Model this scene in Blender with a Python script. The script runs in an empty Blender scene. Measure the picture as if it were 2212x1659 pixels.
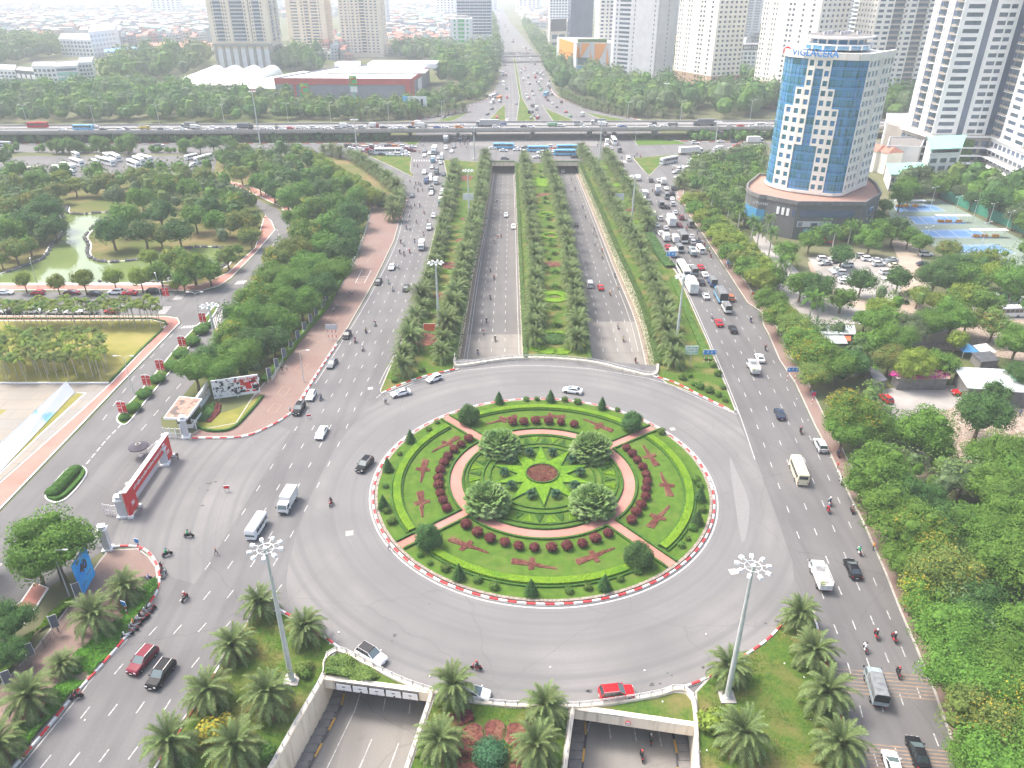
import bpy,math,random
from mathutils import Vector,Matrix
from mathutils.geometry import tessellate_polygon
R=math.radians
rnd=random.Random(7)
S=bpy.context.scene
C=S.collection
CH,TH,FP=83.0,R(28.4),1618.0
cd=bpy.data.cameras.new('camera');cam=bpy.data.objects.new('camera',cd);C.objects.link(cam)
cam.location=(0,0,CH);cam.rotation_euler=(R(90)-TH,0,0)
cd.sensor_width=36;cd.lens=FP/2212*36;cd.clip_start=.5;cd.clip_end=20000
S.camera=cam
SUN_EL,SUN_AZ=R(58),R(-62)
W=bpy.data.worlds.new('World');S.world=W;W.use_nodes=True
nt=W.node_tree;bg=nt.nodes['Background']
sky=nt.nodes.new('ShaderNodeTexSky');sky.sky_type='NISHITA';sky.sun_disc=False
sky.sun_elevation=SUN_EL;sky.sun_rotation=SUN_AZ;sky.air_density=1.0;sky.dust_density=6.0;sky.ozone_density=1.0
nt.links.new(sky.outputs[0],bg.inputs[0]);bg.inputs[1].default_value=.15
sl=bpy.data.lights.new('sun','SUN');sl.energy=1.5;sl.angle=R(13);sl.color=(1,.97,.93)
so=bpy.data.objects.new('sun',sl);C.objects.link(so)
sd=Vector((math.sin(SUN_AZ)*math.cos(SUN_EL),math.cos(SUN_AZ)*math.cos(SUN_EL),math.sin(SUN_EL)))
so.rotation_euler=sd.to_track_quat('Z','Y').to_euler();so.location=(0,0,300)
S.view_settings.view_transform='Standard';S.view_settings.look='None'
S.view_settings.gamma=1;S.view_settings.use_curve_mapping=False
S.view_settings.exposure=1.4
S.render.engine='CYCLES'
S.cycles.max_bounces=6;S.cycles.diffuse_bounces=3;S.cycles.volume_bounces=1
S.cycles.transparent_max_bounces=8
_c,_s=math.cos(TH),math.sin(TH)
def G(x,y,z=0.0):
 u=(x-1106)/FP;v=(y-829.5)/FP
 k=(CH-z)/(_s+v*_c)
 return Vector((u*k,(_c-v*_s)*k,z))
def T(c,r,pts):
 return[(553*c+a/4,414.75*r+b/4)for a,b in pts]
def GP(pts,z=0.0):return[G(a,b,z)for a,b in pts]
def smooth(pts,n=6,closed=False):
 pts=[Vector(p)for p in pts];N=len(pts);out=[]
 rng=range(N if closed else N-1)
 for i in rng:
  if closed:a,b,c,d=pts[i-1],pts[i],pts[(i+1)%N],pts[(i+2)%N]
  else:a,b,c,d=pts[max(i-1,0)],pts[i],pts[i+1],pts[min(i+2,N-1)]
  for k in range(n):
   t=k/n
   out.append(.5*((2*b)+(c-a)*t+(2*a-5*b+4*c-d)*t*t+(3*b-a-3*c+d)*t*t*t))
 if not closed:out.append(pts[-1])
 return out
def resample(pts,step):
 out=[];acc=0;last=pts[0];out.append(last.copy())
 for p in pts[1:]:
  seg=(p-last).length
  while acc+seg>=step:
   t=(step-acc)/seg;last=last.lerp(p,t);out.append(last.copy());seg=(p-last).length;acc=0
  acc+=seg;last=p
 return out
class MB:
 def __init__(s):s.v=[];s.f=[];s.m=[];s.sm=False
 def face(s,idx,m=0):s.f.append(tuple(idx));s.m.append(m)
 def quad(s,a,b,c,d,m=0):
  n=len(s.v);s.v+=[tuple(a),tuple(b),tuple(c),tuple(d)];s.face((n,n+1,n+2,n+3),m)
 def tri(s,a,b,c,m=0):
  n=len(s.v);s.v+=[tuple(a),tuple(b),tuple(c)];s.face((n,n+1,n+2),m)
 def box(s,c,d,m=0,rz=0,top=None,M=None):
  x,y,z=d[0]/2,d[1]/2,d[2]/2;n=len(s.v);t=top or(1,1)
  ca,sa=math.cos(rz),math.sin(rz)
  for k in(-1,1):
   for i,j in((-1,-1),(1,-1),(1,1),(-1,1)):
    fx,fy=(t if k==1 else(1,1))
    px,py=i*x*fx,j*y*fy
    p=(c[0]+px*ca-py*sa,c[1]+px*sa+py*ca,c[2]+k*z)
    if M:p=tuple(M@Vector(p))
    s.v.append(p)
  for q in((3,2,1,0),(4,5,6,7),(0,1,5,4),(1,2,6,5),(2,3,7,6),(3,0,4,7)):
   s.face([n+i for i in q],m)
  return s
 def beam(s,a,b,w,h,m=0):
  a,b=Vector(a),Vector(b);d=(b-a)
  if d.length<1e-6:return s
  d.normalize();up=Vector((0,0,1))if abs(d.z)<.95 else Vector((0,1,0))
  r=d.cross(up).normalized()*(w/2);u=r.cross(d).normalized()*(h/2);n=len(s.v)
  for p in(a,b):
   for q in(-r-u,r-u,r+u,-r+u):s.v.append(tuple(p+q))
  for q in((0,1,2,3),(7,6,5,4),(0,4,5,1),(1,5,6,2),(2,6,7,3),(3,7,4,0)):
   s.face([n+i for i in q],m)
  return s
 def prism(s,pts,z0,z1,m=0,ms=None,holes=()):
  loops=[[Vector((p[0],p[1],0))for p in L]for L in[pts]+list(holes)]
  flat=[p for L in loops for p in L];n=len(s.v)
  tr=tessellate_polygon(loops)
  s.v+=[(p.x,p.y,z1)for p in flat]
  for t in tr:
   a,b,c=[flat[i]for i in t]
   if(b-a).cross(c-a).z<0:t=(t[0],t[2],t[1])
   s.face([n+i for i in t],m)
  if z0 is None:return s
  ms=m if ms is None else ms
  for L in loops:
   k=len(L);n=len(s.v)
   s.v+=[(p.x,p.y,z0)for p in L]+[(p.x,p.y,z1)for p in L]
   for i in range(k):
    j=(i+1)%k;s.face((n+i,n+j,n+k+j,n+k+i),ms)
  return s
 def tube(s,pts,rad,n=8,m=0,cap=True):
  pts=[Vector(p)for p in pts];K=len(pts)
  if not isinstance(rad,(list,tuple)):rad=[rad]*K
  st=len(s.v)
  for i,p in enumerate(pts):
   d=(pts[min(i+1,K-1)]-pts[max(i-1,0)]).normalized()
   up=Vector((0,0,1))if abs(d.z)<.9 else Vector((1,0,0))
   a=d.cross(up).normalized();b=d.cross(a)
   for k in range(n):
    t=2*math.pi*k/n;s.v.append(tuple(p+(a*math.cos(t)+b*math.sin(t))*rad[i]))
  for i in range(K-1):
   for k in range(n):
    a=st+i*n+k;b=st+i*n+(k+1)%n;s.face((a,b,b+n,a+n),m)
  if cap:s.face([st+k for k in range(n)],m);s.face([st+(K-1)*n+k for k in reversed(range(n))],m)
  return s
 def lathe(s,prof,n=12,m=0,c=(0,0,0),sx=1,sy=1):
  st=len(s.v);K=len(prof)
  for r,z in prof:
   for k in range(n):
    t=2*math.pi*k/n;s.v.append((c[0]+r*math.cos(t)*sx,c[1]+r*math.sin(t)*sy,c[2]+z))
  for i in range(K-1):
   for k in range(n):
    a=st+i*n+k;b=st+i*n+(k+1)%n;s.face((a,b,b+n,a+n),m)
  s.face([st+k for k in reversed(range(n))],m);s.face([st+(K-1)*n+k for k in range(n)],m)
  return s
 def ball(s,c,r,n=8,k=6,m=0,jit=0,rg=rnd):
  prof=[];st=len(s.v);rx,ry,rz=(r if isinstance(r,(tuple,list))else(r,r,r))
  for i in range(k+1):
   a=-math.pi/2+math.pi*i/k
   for j in range(n):
    t=2*math.pi*j/n;q=1+rg.uniform(-jit,jit)
    s.v.append((c[0]+rx*q*math.cos(a)*math.cos(t),c[1]+ry*q*math.cos(a)*math.sin(t),c[2]+rz*q*math.sin(a)))
  for i in range(k):
   for j in range(n):
    a=st+i*n+j;b=st+i*n+(j+1)%n;s.face((a,b,b+n,a+n),m)
  return s
 def add(s,o,M,m=None):
  n=len(s.v);s.v+=[tuple(M@Vector(p))for p in o.v]
  s.f+=[tuple(n+i for i in f)for f in o.f];s.m+=(o.m if m is None else[m]*len(o.f));return s
 def mesh(s,name,mats):
  me=bpy.data.meshes.new(name);me.from_pydata(s.v,[],s.f)
  for x in(mats if isinstance(mats,(list,tuple))else[mats]):me.materials.append(x)
  if any(s.m):me.polygons.foreach_set('material_index',s.m)
  if s.sm:me.polygons.foreach_set('use_smooth',[True]*len(s.f))
  me.update();return me
def ob(name,mb,mats=None,parent=None,loc=(0,0,0),rz=0,kind=None,col=None,label=None,cat=None,group=None):
 me=mb if isinstance(mb,bpy.types.Mesh)else mb.mesh(name,mats)
 o=bpy.data.objects.new(name,me);C.objects.link(o);o.location=loc;o.rotation_euler=(0,0,rz)
 if parent:o.parent=parent
 if kind:o['kind']=kind
 if col:o.color=(*col,1)
 if label:o['label']=label
 if cat:o['category']=cat
 if group:o['group']=group
 return o
def thing(name,label,cat,loc=(0,0,0),rz=0,group=None):
 o=bpy.data.objects.new(name,None);C.objects.link(o);o.location=loc;o.rotation_euler=(0,0,rz)
 o.empty_display_size=.3;o['label']=label;o['category']=cat
 if group:o['group']=group
 return o
def dup(root,loc,rz=0,label=None,group=None,sc=None,col=None):
 def cp(o,par):
  c=o.copy();C.objects.link(c)
  if par:c.parent=par
  if col is not None and o.get('paint'):c.color=(*col,1)
  for h in kids.get(o.name,()):cp(h,c)
  return c
 r=cp(root,None);r.location=loc;r.rotation_euler=(0,0,rz)
 if label:r['label']=label
 if group:r['group']=group
 if sc:r.scale=(sc,sc,sc)if not isinstance(sc,(tuple,list))else sc
 return r
kids={}
def reg(root):
 def go(o):
  ch=[c for c in C.objects if c.parent==o]
  if ch:kids[o.name]=ch
  for c in ch:go(c)
 go(root);return root
def M_(name,c1,c2=None,scale=3.0,rough=.85,bump=0,metal=0,c3=None,scale3=.2,fac=(.35,.65),stretch=None,objcol=False,var=0,spec=.3,sat=0,f3=(.4,.7),transl=0,coat=0,gen=False):
 m=bpy.data.materials.new(name);m.use_nodes=True;n=m.node_tree;N=n.nodes;L=n.links
 p=N['Principled BSDF'];p.inputs['Roughness'].default_value=rough;p.inputs['Metallic'].default_value=metal
 p.inputs['Specular IOR Level'].default_value=spec
 if coat:p.inputs['Coat Weight'].default_value=coat;p.inputs['Coat Roughness'].default_value=.08
 tc=N.new('ShaderNodeTexCoord');src=tc.outputs['Object']
 if gen:src=tc.outputs['Generated']
 mp=N.new('ShaderNodeMapping');L.new(src,mp.inputs[0])
 if stretch:mp.inputs['Scale'].default_value=stretch
 out=None
 def rgb(c):
  r=N.new('ShaderNodeRGB');r.outputs[0].default_value=(*c,1);return r.outputs[0]
 def mixc(fac,a,b,mode='MIX'):
  x=N.new('ShaderNodeMix');x.data_type='RGBA';x.blend_type=mode
  if isinstance(fac,float):x.inputs[0].default_value=fac
  else:L.new(fac,x.inputs[0])
  L.new(a,x.inputs[6]);L.new(b,x.inputs[7]);return x.outputs[2]
 def noise(sc,det=4,lo=.35,hi=.65):
  t=N.new('ShaderNodeTexNoise');t.inputs['Scale'].default_value=sc;t.inputs['Detail'].default_value=det;L.new(mp.outputs[0],t.inputs[0])
  r=N.new('ShaderNodeMapRange');r.inputs[1].default_value=lo;r.inputs[2].default_value=hi;L.new(t.outputs[0],r.inputs[0]);return r.outputs[0],t
 a=rgb(c1)
 if objcol:
  oi=N.new('ShaderNodeObjectInfo');a=oi.outputs['Color']
  if c2:a=mixc(1.0,a,mixc(noise(scale)[0],rgb((1,1,1)),rgb(c2)),'MULTIPLY')
 elif c2:
  f,t=noise(scale,6,*fac);a=mixc(f,a,rgb(c2))
 if c3:
  f3_,t3=noise(scale3,5,*f3);a=mixc(f3_,a,rgb(c3))
 if var:
  oi=N.new('ShaderNodeObjectInfo');hs=N.new('ShaderNodeHueSaturation')
  r1=N.new('ShaderNodeMapRange');r1.inputs[3].default_value=1-var;r1.inputs[4].default_value=1+var;L.new(oi.outputs['Random'],r1.inputs[0])
  r2=N.new('ShaderNodeMapRange');r2.inputs[3].default_value=.5-var*.09;r2.inputs[4].default_value=.5+var*.07;L.new(oi.outputs['Random'],r2.inputs[0])
  L.new(r1.outputs[0],hs.inputs['Value']);L.new(r2.outputs[0],hs.inputs['Hue']);L.new(a,hs.inputs['Color']);a=hs.outputs[0]
 L.new(a,p.inputs['Base Color'])
 if bump:
  t=N.new('ShaderNodeTexNoise');t.inputs['Scale'].default_value=scale*4;L.new(mp.outputs[0],t.inputs[0])
  b=N.new('ShaderNodeBump');b.inputs['Strength'].default_value=bump;L.new(t.outputs[0],b.inputs['Height']);L.new(b.outputs[0],p.inputs['Normal'])
 if transl:
  tr=N.new('ShaderNodeBsdfTranslucent');L.new(a,tr.inputs[0]);mx=N.new('ShaderNodeMixShader');mx.inputs[0].default_value=transl
  L.new(p.outputs[0],mx.inputs[1]);L.new(tr.outputs[0],mx.inputs[2]);L.new(mx.outputs[0],N['Material Output'].inputs[0])
 return m
def M_road(name,base,light,dark,st=(.5,.02,1),polar=False):
 m=M_(name,base,light,scale=.08,rough=.9,c3=None)
 n=m.node_tree;N=n.nodes;L=n.links;p=N['Principled BSDF']
 cur=p.inputs['Base Color'].links[0].from_socket
 tc=N['Texture Coordinate']
 def layer(cur,st,sc,col,lo,hi,amt,det=4):
  mp=N.new('ShaderNodeMapping');mp.inputs['Scale'].default_value=st;L.new(tc.outputs['Object'],mp.inputs[0])
  t=N.new('ShaderNodeTexNoise');t.inputs['Scale'].default_value=sc;t.inputs['Detail'].default_value=det;L.new(mp.outputs[0],t.inputs[0])
  r=N.new('ShaderNodeMapRange');r.inputs[1].default_value=lo;r.inputs[2].default_value=hi;r.inputs[4].default_value=amt;L.new(t.outputs[0],r.inputs[0])
  x=N.new('ShaderNodeMix');x.data_type='RGBA';L.new(r.outputs[0],x.inputs[0]);L.new(cur,x.inputs[6]);x.inputs[7].default_value=(*col,1);return x.outputs[2]
 cur=layer(cur,st,1.0,dark,.42,.68,.55)
 cur=layer(cur,(st[0]*.6,st[1]*1.6,1),1.3,light,.5,.72,.45)
 cur=layer(cur,(1,1,1),.33,dark,.66,.74,.5,6)
 cur=layer(cur,(1,1,1),5,dark,.3,.8,.5,3)
 nz=N.new('ShaderNodeTexNoise');nz.inputs['Scale'].default_value=.25;nz.inputs['Detail'].default_value=5;L.new(tc.outputs['Object'],nz.inputs[0])
 mx=N.new('ShaderNodeMix');mx.data_type='RGBA';mx.blend_type='LINEAR_LIGHT';mx.inputs[0].default_value=.9;L.new(tc.outputs['Object'],mx.inputs[6]);L.new(nz.outputs[1],mx.inputs[7])
 vo=N.new('ShaderNodeTexVoronoi');vo.feature='DISTANCE_TO_EDGE';vo.inputs['Scale'].default_value=.045;L.new(mx.outputs[2],vo.inputs[0])
 r=N.new('ShaderNodeMapRange');r.inputs[1].default_value=.0;r.inputs[2].default_value=.005;r.inputs[3].default_value=.28;r.inputs[4].default_value=0;L.new(vo.outputs[0],r.inputs[0])
 x=N.new('ShaderNodeMix');x.data_type='RGBA';L.new(r.outputs[0],x.inputs[0]);L.new(cur,x.inputs[6]);x.inputs[7].default_value=(*[v*.6 for v in dark],1);cur=x.outputs[2]
 if polar:
  vs=N.new('ShaderNodeVectorMath');vs.operation='DISTANCE';vs.inputs[1].default_value=(5.7,114.8,0);L.new(tc.outputs['Object'],vs.inputs[0])
  n2=N.new('ShaderNodeTexNoise');n2.noise_dimensions='1D';n2.inputs['Scale'].default_value=.55;n2.inputs['Detail'].default_value=5;L.new(vs.outputs['Value'],n2.inputs['W'])
  r=N.new('ShaderNodeMapRange');r.inputs[1].default_value=.42;r.inputs[2].default_value=.66;r.inputs[4].default_value=.6;L.new(n2.outputs[0],r.inputs[0])
  x=N.new('ShaderNodeMix');x.data_type='RGBA';L.new(r.outputs[0],x.inputs[0]);L.new(cur,x.inputs[6]);x.inputs[7].default_value=(*dark,1);cur=x.outputs[2]
 L.new(cur,p.inputs['Base Color']);return m
def M_brick(name,c1,c2,mortar,sc=2.0,w=.5,h=.25,rot=0.0,off=.5,rough=.85):
 m=bpy.data.materials.new(name);m.use_nodes=True;N=m.node_tree.nodes;L=m.node_tree.links;p=N['Principled BSDF']
 p.inputs['Roughness'].default_value=rough;p.inputs['Specular IOR Level'].default_value=.2
 tc=N.new('ShaderNodeTexCoord');mp=N.new('ShaderNodeMapping');mp.inputs['Rotation'].default_value=(0,0,rot);L.new(tc.outputs['Object'],mp.inputs[0])
 b=N.new('ShaderNodeTexBrick');L.new(mp.outputs[0],b.inputs[0]);b.inputs['Color1'].default_value=(*c1,1);b.inputs['Color2'].default_value=(*c2,1)
 b.inputs['Mortar'].default_value=(*mortar,1);b.inputs['Scale'].default_value=sc;b.inputs['Brick Width'].default_value=w;b.inputs['Row Height'].default_value=h;b.inputs['Mortar Size'].default_value=.015;b.offset=off
 t=N.new('ShaderNodeTexNoise');t.inputs['Scale'].default_value=.15;t.inputs['Detail'].default_value=8;L.new(mp.outputs[0],t.inputs[0])
 r=N.new('ShaderNodeMapRange');r.inputs[1].default_value=.35;r.inputs[2].default_value=.7;r.inputs[4].default_value=.6;L.new(t.outputs[0],r.inputs[0])
 x=N.new('ShaderNodeMix');x.data_type='RGBA';L.new(r.outputs[0],x.inputs[0]);L.new(b.outputs[0],x.inputs[6]);x.inputs[7].default_value=(*mortar,1)
 L.new(x.outputs[2],p.inputs['Base Color']);return m
m_asph=M_road('asphalt',(.128,.125,.124),(.169,.166,.162),(.095,.093,.094))
m_asph_far=M_road('asphalt_far',(.119,.116,.114),(.153,.149,.146),(.088,.086,.087))
m_ring=M_road('asphalt_ring',(.161,.158,.156),(.191,.188,.182),(.136,.133,.133),(.06,.06,1),True)
m_conc_road=M_road('concrete_road',(.207,.195,.179),(.240,.229,.209),(.149,.140,.130))
m_plaza_road=M_road('worn_asphalt',(.166,.162,.157),(.215,.207,.197),(.124,.123,.123),(.08,.05,1),True)
m_paint=M_('white_road_paint',(.522,.513,.495),(.270,.270,.261),scale=2.5,rough=.7)
m_paint_old=M_('faded_road_paint',(.45,.45,.44),(.25,.25,.25),scale=2.5,rough=.8)
m_ypaint=M_('yellow_road_paint',(.55,.33,.08),(.25,.2,.13),scale=2.0,rough=.8)
m_tanpaint=M_('rumble_paint',(.306,.204,.126),(.170,.145,.126),scale=1.2,rough=.8)
m_kred=M_('kerb_red',(.62,.035,.04),(.45,.05,.05),scale=3,rough=.6)
m_kwhite=M_('kerb_white',(.80,.79,.77),(.6,.58,.55),scale=3,rough=.6)
m_kblack=M_('kerb_black',(.05,.05,.055),rough=.7)
m_kyel=M_('kerb_yellow',(.6,.32,.03),(.4,.25,.05),scale=3,rough=.6)
m_kgrey=M_('kerb_grey',(.42,.40,.37),(.3,.28,.25),scale=2,rough=.8)
m_grass=M_('grass',(.105,.175,.022),(.065,.13,.018),scale=.5,rough=1,c3=(.19,.145,.06),scale3=.11,bump=.4,spec=.05,f3=(.52,.8))
m_lawn=M_('garden_lawn',(.081,.152,.021),(.059,.115,.017),scale=.8,rough=1,c3=(.123,.156,.038),scale3=.35,bump=.4,spec=.05,f3=(.5,.85))
m_drygrass=M_('dry_grass',(.225,.21,.052),(.15,.165,.04),scale=.3,rough=1,c3=(.27,.24,.085),scale3=.07,bump=.3,spec=.05)
m_medgrass=M_('median_grass',(.085,.135,.022),(.045,.10,.018),scale=2.2,rough=1,c3=(.20,.15,.065),scale3=.22,bump=.4,spec=.05,f3=(.46,.78))
m_earth=M_('earth',(.30,.20,.13),(.20,.14,.09),scale=.6,rough=1,c3=(.11,.13,.04),scale3=.1,bump=.3,spec=.05)
m_sand=M_('sandy_lot',(.425,.365,.306),(.340,.281,.221),scale=.25,rough=1,c3=(.289,.221,.170),scale3=.06,bump=.2,spec=.05)
m_lot=M_('concrete_lot',(.374,.357,.332),(.306,.289,.264),scale=.2,rough=.95,c3=(.238,.221,.204),scale3=.09,spec=.1)
m_rubble=M_('rubble_ground',(.336,.272,.216),(.200,.144,.104),scale=1.2,rough=1,c3=(.440,.400,.360),scale3=3.0,bump=.6,spec=.05,f3=(.55,.62))
m_ground=M_('ground',(.075,.10,.035),(.11,.12,.05),scale=.03,rough=1,c3=(.17,.16,.11),scale3=.01,spec=.05)
m_pbrick=M_brick('red_paving',(.34,.13,.095),(.28,.105,.08),(.30,.20,.16),sc=1.0,w=.4,h=.2)
m_pink=M_brick('pink_paving',(.42,.165,.125),(.37,.145,.115),(.38,.24,.20),sc=1.0,w=.4,h=.4)
m_oldbrick=M_brick('worn_brown_paving',(.215,.13,.11),(.18,.11,.095),(.23,.185,.155),sc=1.0,w=.4,h=.2)
m_plaza=M_brick('plaza_tiles',(.274,.238,.190),(.226,.220,.202),(.190,.178,.156),sc=.12,w=1.0,h=.5,rough=.6)
m_conc=M_('concrete',(.40,.385,.355),(.33,.315,.29),scale=.7,rough=.85,c3=(.24,.225,.2),scale3=.25,f3=(.55,.8))
m_conc_dk=M_('dark_concrete',(.21,.20,.19),(.15,.145,.14),scale=.7,rough=.9)
m_cream=M_('cream_wall',(.80,.72,.58),(.74,.66,.53),scale=.6,rough=.8,c3=(.40,.34,.27),scale3=.9,f3=(.52,.8),stretch=(1,1,.1))
m_railw=M_('rail_metal',(.62,.61,.58),(.45,.44,.42),scale=5,rough=.5)
m_stone=M_('grey_rock',(.23,.22,.21),(.10,.10,.10),scale=2.5,rough=.9,bump=.6)
m_water=M_('pond_water',(.16,.21,.07),(.13,.18,.06),scale=.05,rough=.06,spec=.6,bump=0)
TXM={}
for s_ in['0869-115-600','30','4.5m','40','A TOWER','Big','C','HANOI','KHU VỰC CẤM','KỶ NIỆM 30 NĂM TRƯỜNG MARIE CURIE','NATIONAL CONVENTION CENTER','OPEN FOR ENROLMENT','QUAY PHIM','QUÀ TẶNG','SCHOOL','SITC','TORONTO','TRUNG TÂM HỘI NGHỊ QUỐC GIA','VIGLACERA','VIỆT NAM','\u2191 \u2191','\u2191 \u2191 \u2197','\u2191 \u2197','\u2191 \u2197 \u2197 \u2191','lettering','rooftop_sign']:
 cu=bpy.data.curves.new('lettering','FONT');cu.body=s_;cu.size=1;cu.extrude=.03;cu.align_x='CENTER';cu.align_y='CENTER';cu.offset=.012;cu.resolution_u=2
 o=bpy.data.objects.new('lettering',cu);C.objects.link(o);dg=bpy.context.evaluated_depsgraph_get()
 TXM[s_]=bpy.data.meshes.new_from_object(o.evaluated_get(dg));bpy.data.objects.remove(o);bpy.data.curves.remove(cu)
def txt(s,size,mat,ext=0,bold=0):
 me=TXM[s].copy();me.name='lettering';me.transform(Matrix.Scale(size,4));me.materials.clear();me.materials.append(mat);return me
m_skin=M_('skin',(.42,.26,.18),rough=.6);m_trou=M_('trousers',(.035,.04,.055),rough=.9);m_shirt=M_('shirt',(1,1,1),rough=.9,objcol=True);m_helm=M_('helmet',(1,1,1),rough=.3,objcol=True,spec=.5);m_hair=M_('hair',(.02,.015,.012),rough=.8)
def body(J,E,root,name,ztr,zhead,hands):
 import bmesh
 bm=bmesh.new();lay=bm.verts.layers.skin.verify();V={}
 for k,(p,r)in J.items():v=bm.verts.new(p);v[lay].radius=(r,r);V[k]=v
 for a,b in E:bm.edges.new((V[a],V[b]))
 for h,e in hands:
  d=(V[h].co-V[e].co).normalized();s=Vector((0,1,0))if abs(d.y)<.8 else Vector((1,0,0))
  for i in range(5):
   o=(i-2)*.019;L=(.055,.08,.088,.08,.06)[i];a=bm.verts.new(V[h].co+d*.05+s*o);b=bm.verts.new(V[h].co+d*(.05+L*.6)+s*o*1.2+Vector((0,0,-.012)));c=bm.verts.new(V[h].co+d*(.05+L)+s*o*1.25+Vector((0,0,-.04)))
   for q in(a,b,c):q[lay].radius=(.009,.009)
   bm.edges.new((V[h],a));bm.edges.new((a,b));bm.edges.new((b,c))
 V[root][lay].use_root=True;me=bpy.data.meshes.new(name);bm.to_mesh(me);bm.free();o=bpy.data.objects.new(name,me);C.objects.link(o)
 o.modifiers.new('skin','SKIN');s=o.modifiers.new('sub','SUBSURF');s.levels=1;dg=bpy.context.evaluated_depsgraph_get();dg.update()
 r=bpy.data.meshes.new_from_object(o.evaluated_get(dg));bpy.data.objects.remove(o);r.name=name
 for m in(m_shirt,m_trou,m_skin,m_hair):r.materials.append(m)
 hp=[Vector(J[h][0])for h,_ in hands]
 for f in r.polygons:
  c=f.center;f.use_smooth=True
  f.material_index=2 if any((c-h).length<.16 for h in hp)else 3 if c.z>zhead+.12 or(c.z>zhead and c.x<J['head'][0][0]-.03)else 2 if c.z>zhead-.13 else 1 if ztr(c)else 0
 return r
RJ={'pel':((-.22,0,.84),.15),'che':((-.10,0,1.22),.155),'nec':((-.06,0,1.40),.06),'head':((-.03,0,1.56),.105)}
RE=[('pel','che'),('che','nec'),('nec','head')];hh=[]
for s,n in((-1,'r'),(1,'l')):
 RJ.update({'sh'+n:((-.09,s*.20,1.32),.065),'el'+n:((.10,s*.30,1.08),.045),'ha'+n:((.36,s*.27,1.03),.03),'hi'+n:((-.16,s*.11,.82),.10),'kn'+n:((.22,s*.17,.76),.07),'an'+n:((.16,s*.16,.36),.045),'to'+n:((.32,s*.16,.33),.04)})
 RE+=[('che','sh'+n),('sh'+n,'el'+n),('el'+n,'ha'+n),('pel','hi'+n),('hi'+n,'kn'+n),('kn'+n,'an'+n),('an'+n,'to'+n)];hh.append(('ha'+n,'el'+n))
me_rider=body(RJ,RE,'pel','person',lambda c:c.z<.93 and(c.x>-.14 or c.z<.8),1.5,hh)
def stand(walk):
 J={'pel':((0,0,.93),.14),'che':((.01,0,1.28),.15),'nec':((.01,0,1.46),.055),'head':((.03,0,1.62),.105)};E=[('pel','che'),('che','nec'),('nec','head')];h=[]
 for s,n in((-1,'r'),(1,'l')):
  a=walk*s;J.update({'sh'+n:((0,s*.19,1.38),.065),'el'+n:((-.12*a,s*.25,1.12),.045),'ha'+n:((-.2*a+.06,s*.25,.87),.03),'hi'+n:((0,s*.09,.90),.09),'kn'+n:((.16*a+.03,s*.10,.49),.062),'an'+n:((.22*a-(.08 if a<0 else 0),s*.10,.08),.042),'to'+n:((.22*a+.12,s*.11,.04),.04)})
  E+=[('che','sh'+n),('sh'+n,'el'+n),('el'+n,'ha'+n),('pel','hi'+n),('hi'+n,'kn'+n),('kn'+n,'an'+n),('an'+n,'to'+n)];h.append(('ha'+n,'el'+n))
 return body(J,E,'pel','person',lambda c:c.z<.93,1.56,h)
me_st,me_wk=stand(0.15),stand(1.0)
def flat(name,pts,z,mat,holes=(),kind='structure',z0=None,ms=None,mats=None,parent=None):
 mb=MB();mb.prism(pts,z0,z,0,ms,holes)
 return ob(name,mb,mats or[mat],kind=(None if parent else kind),parent=parent)
def strip_pts(path,w,side=0.0):
 n=len(path);L=[];Rr=[]
 for i,p in enumerate(path):
  d=(path[min(i+1,n-1)]-path[max(i-1,0)]);d.z=0
  d.normalize();q=Vector((-d.y,d.x,0))
  L.append(p+q*(side+w/2));Rr.append(p+q*(side-w/2))
 return L,Rr
def ribbon(mb,path,w,z,m=0,side=0.0,z0=None):
 L,Rr=strip_pts(path,w,side)
 for i in range(len(path)-1):
  mb.quad((Rr[i].x,Rr[i].y,z),(Rr[i+1].x,Rr[i+1].y,z),(L[i+1].x,L[i+1].y,z),(L[i].x,L[i].y,z),m)
  if z0 is not None:
   mb.quad((L[i].x,L[i].y,z),(L[i+1].x,L[i+1].y,z),(L[i+1].x,L[i+1].y,z0),(L[i].x,L[i].y,z0),m)
   mb.quad((Rr[i+1].x,Rr[i+1].y,z),(Rr[i].x,Rr[i].y,z),(Rr[i].x,Rr[i].y,z0),(Rr[i+1].x,Rr[i+1].y,z0),m)
def line(name,path,w,z,mat,kind='structure',z0=None):
 mb=MB();ribbon(mb,path,w,z,0,0,z0);return ob(name,mb,mat,kind=kind)
CX,CY=5.7,114.8
def ringpt(r,a,z=0.0,cy=CY):return Vector((CX+r*math.cos(a),cy+r*math.sin(a),z))
def circ(r,n=120,cy=CY,z=0.0):return[ringpt(r,2*math.pi*i/n,z,cy)for i in range(n)]
NL_W=smooth(GP([(1062,352),(1046,440),(1022,560),(1001,680),(984,776)]))
NL_E=smooth(GP([(1112,352),(1116,440),(1121,560),(1126,680),(1131,777)]))
NR_W=smooth(GP([(1199,352),(1220,450),(1246,570),(1265,680),(1279,778)]))
NR_E=smooth(GP([(1251,352),(1290,440),(1335,545),(1378,640),(1400,710),(1419,790)]))
SL_W=GP([(698,1467),(590,1659),(470,1870)]);SL_E=GP([(934,1498),(880,1659),(815,1870)])
SR_W=GP([(1238,1530),(1221,1659),(1198,1870)]);SR_E=GP([(1501,1569),(1506,1659),(1516,1870)])
holes=[NL_W+NL_E[::-1],NR_W+NR_E[::-1],SL_W+SL_E[::-1],SR_W+SR_E[::-1]]
big=[Vector(p)for p in((-2600,-60,0),(2600,-60,0),(5200,6500,0),(-5200,6500,0))]
flat('ground',big,-.03,m_ground,holes)
ZR=-5.4
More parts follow.
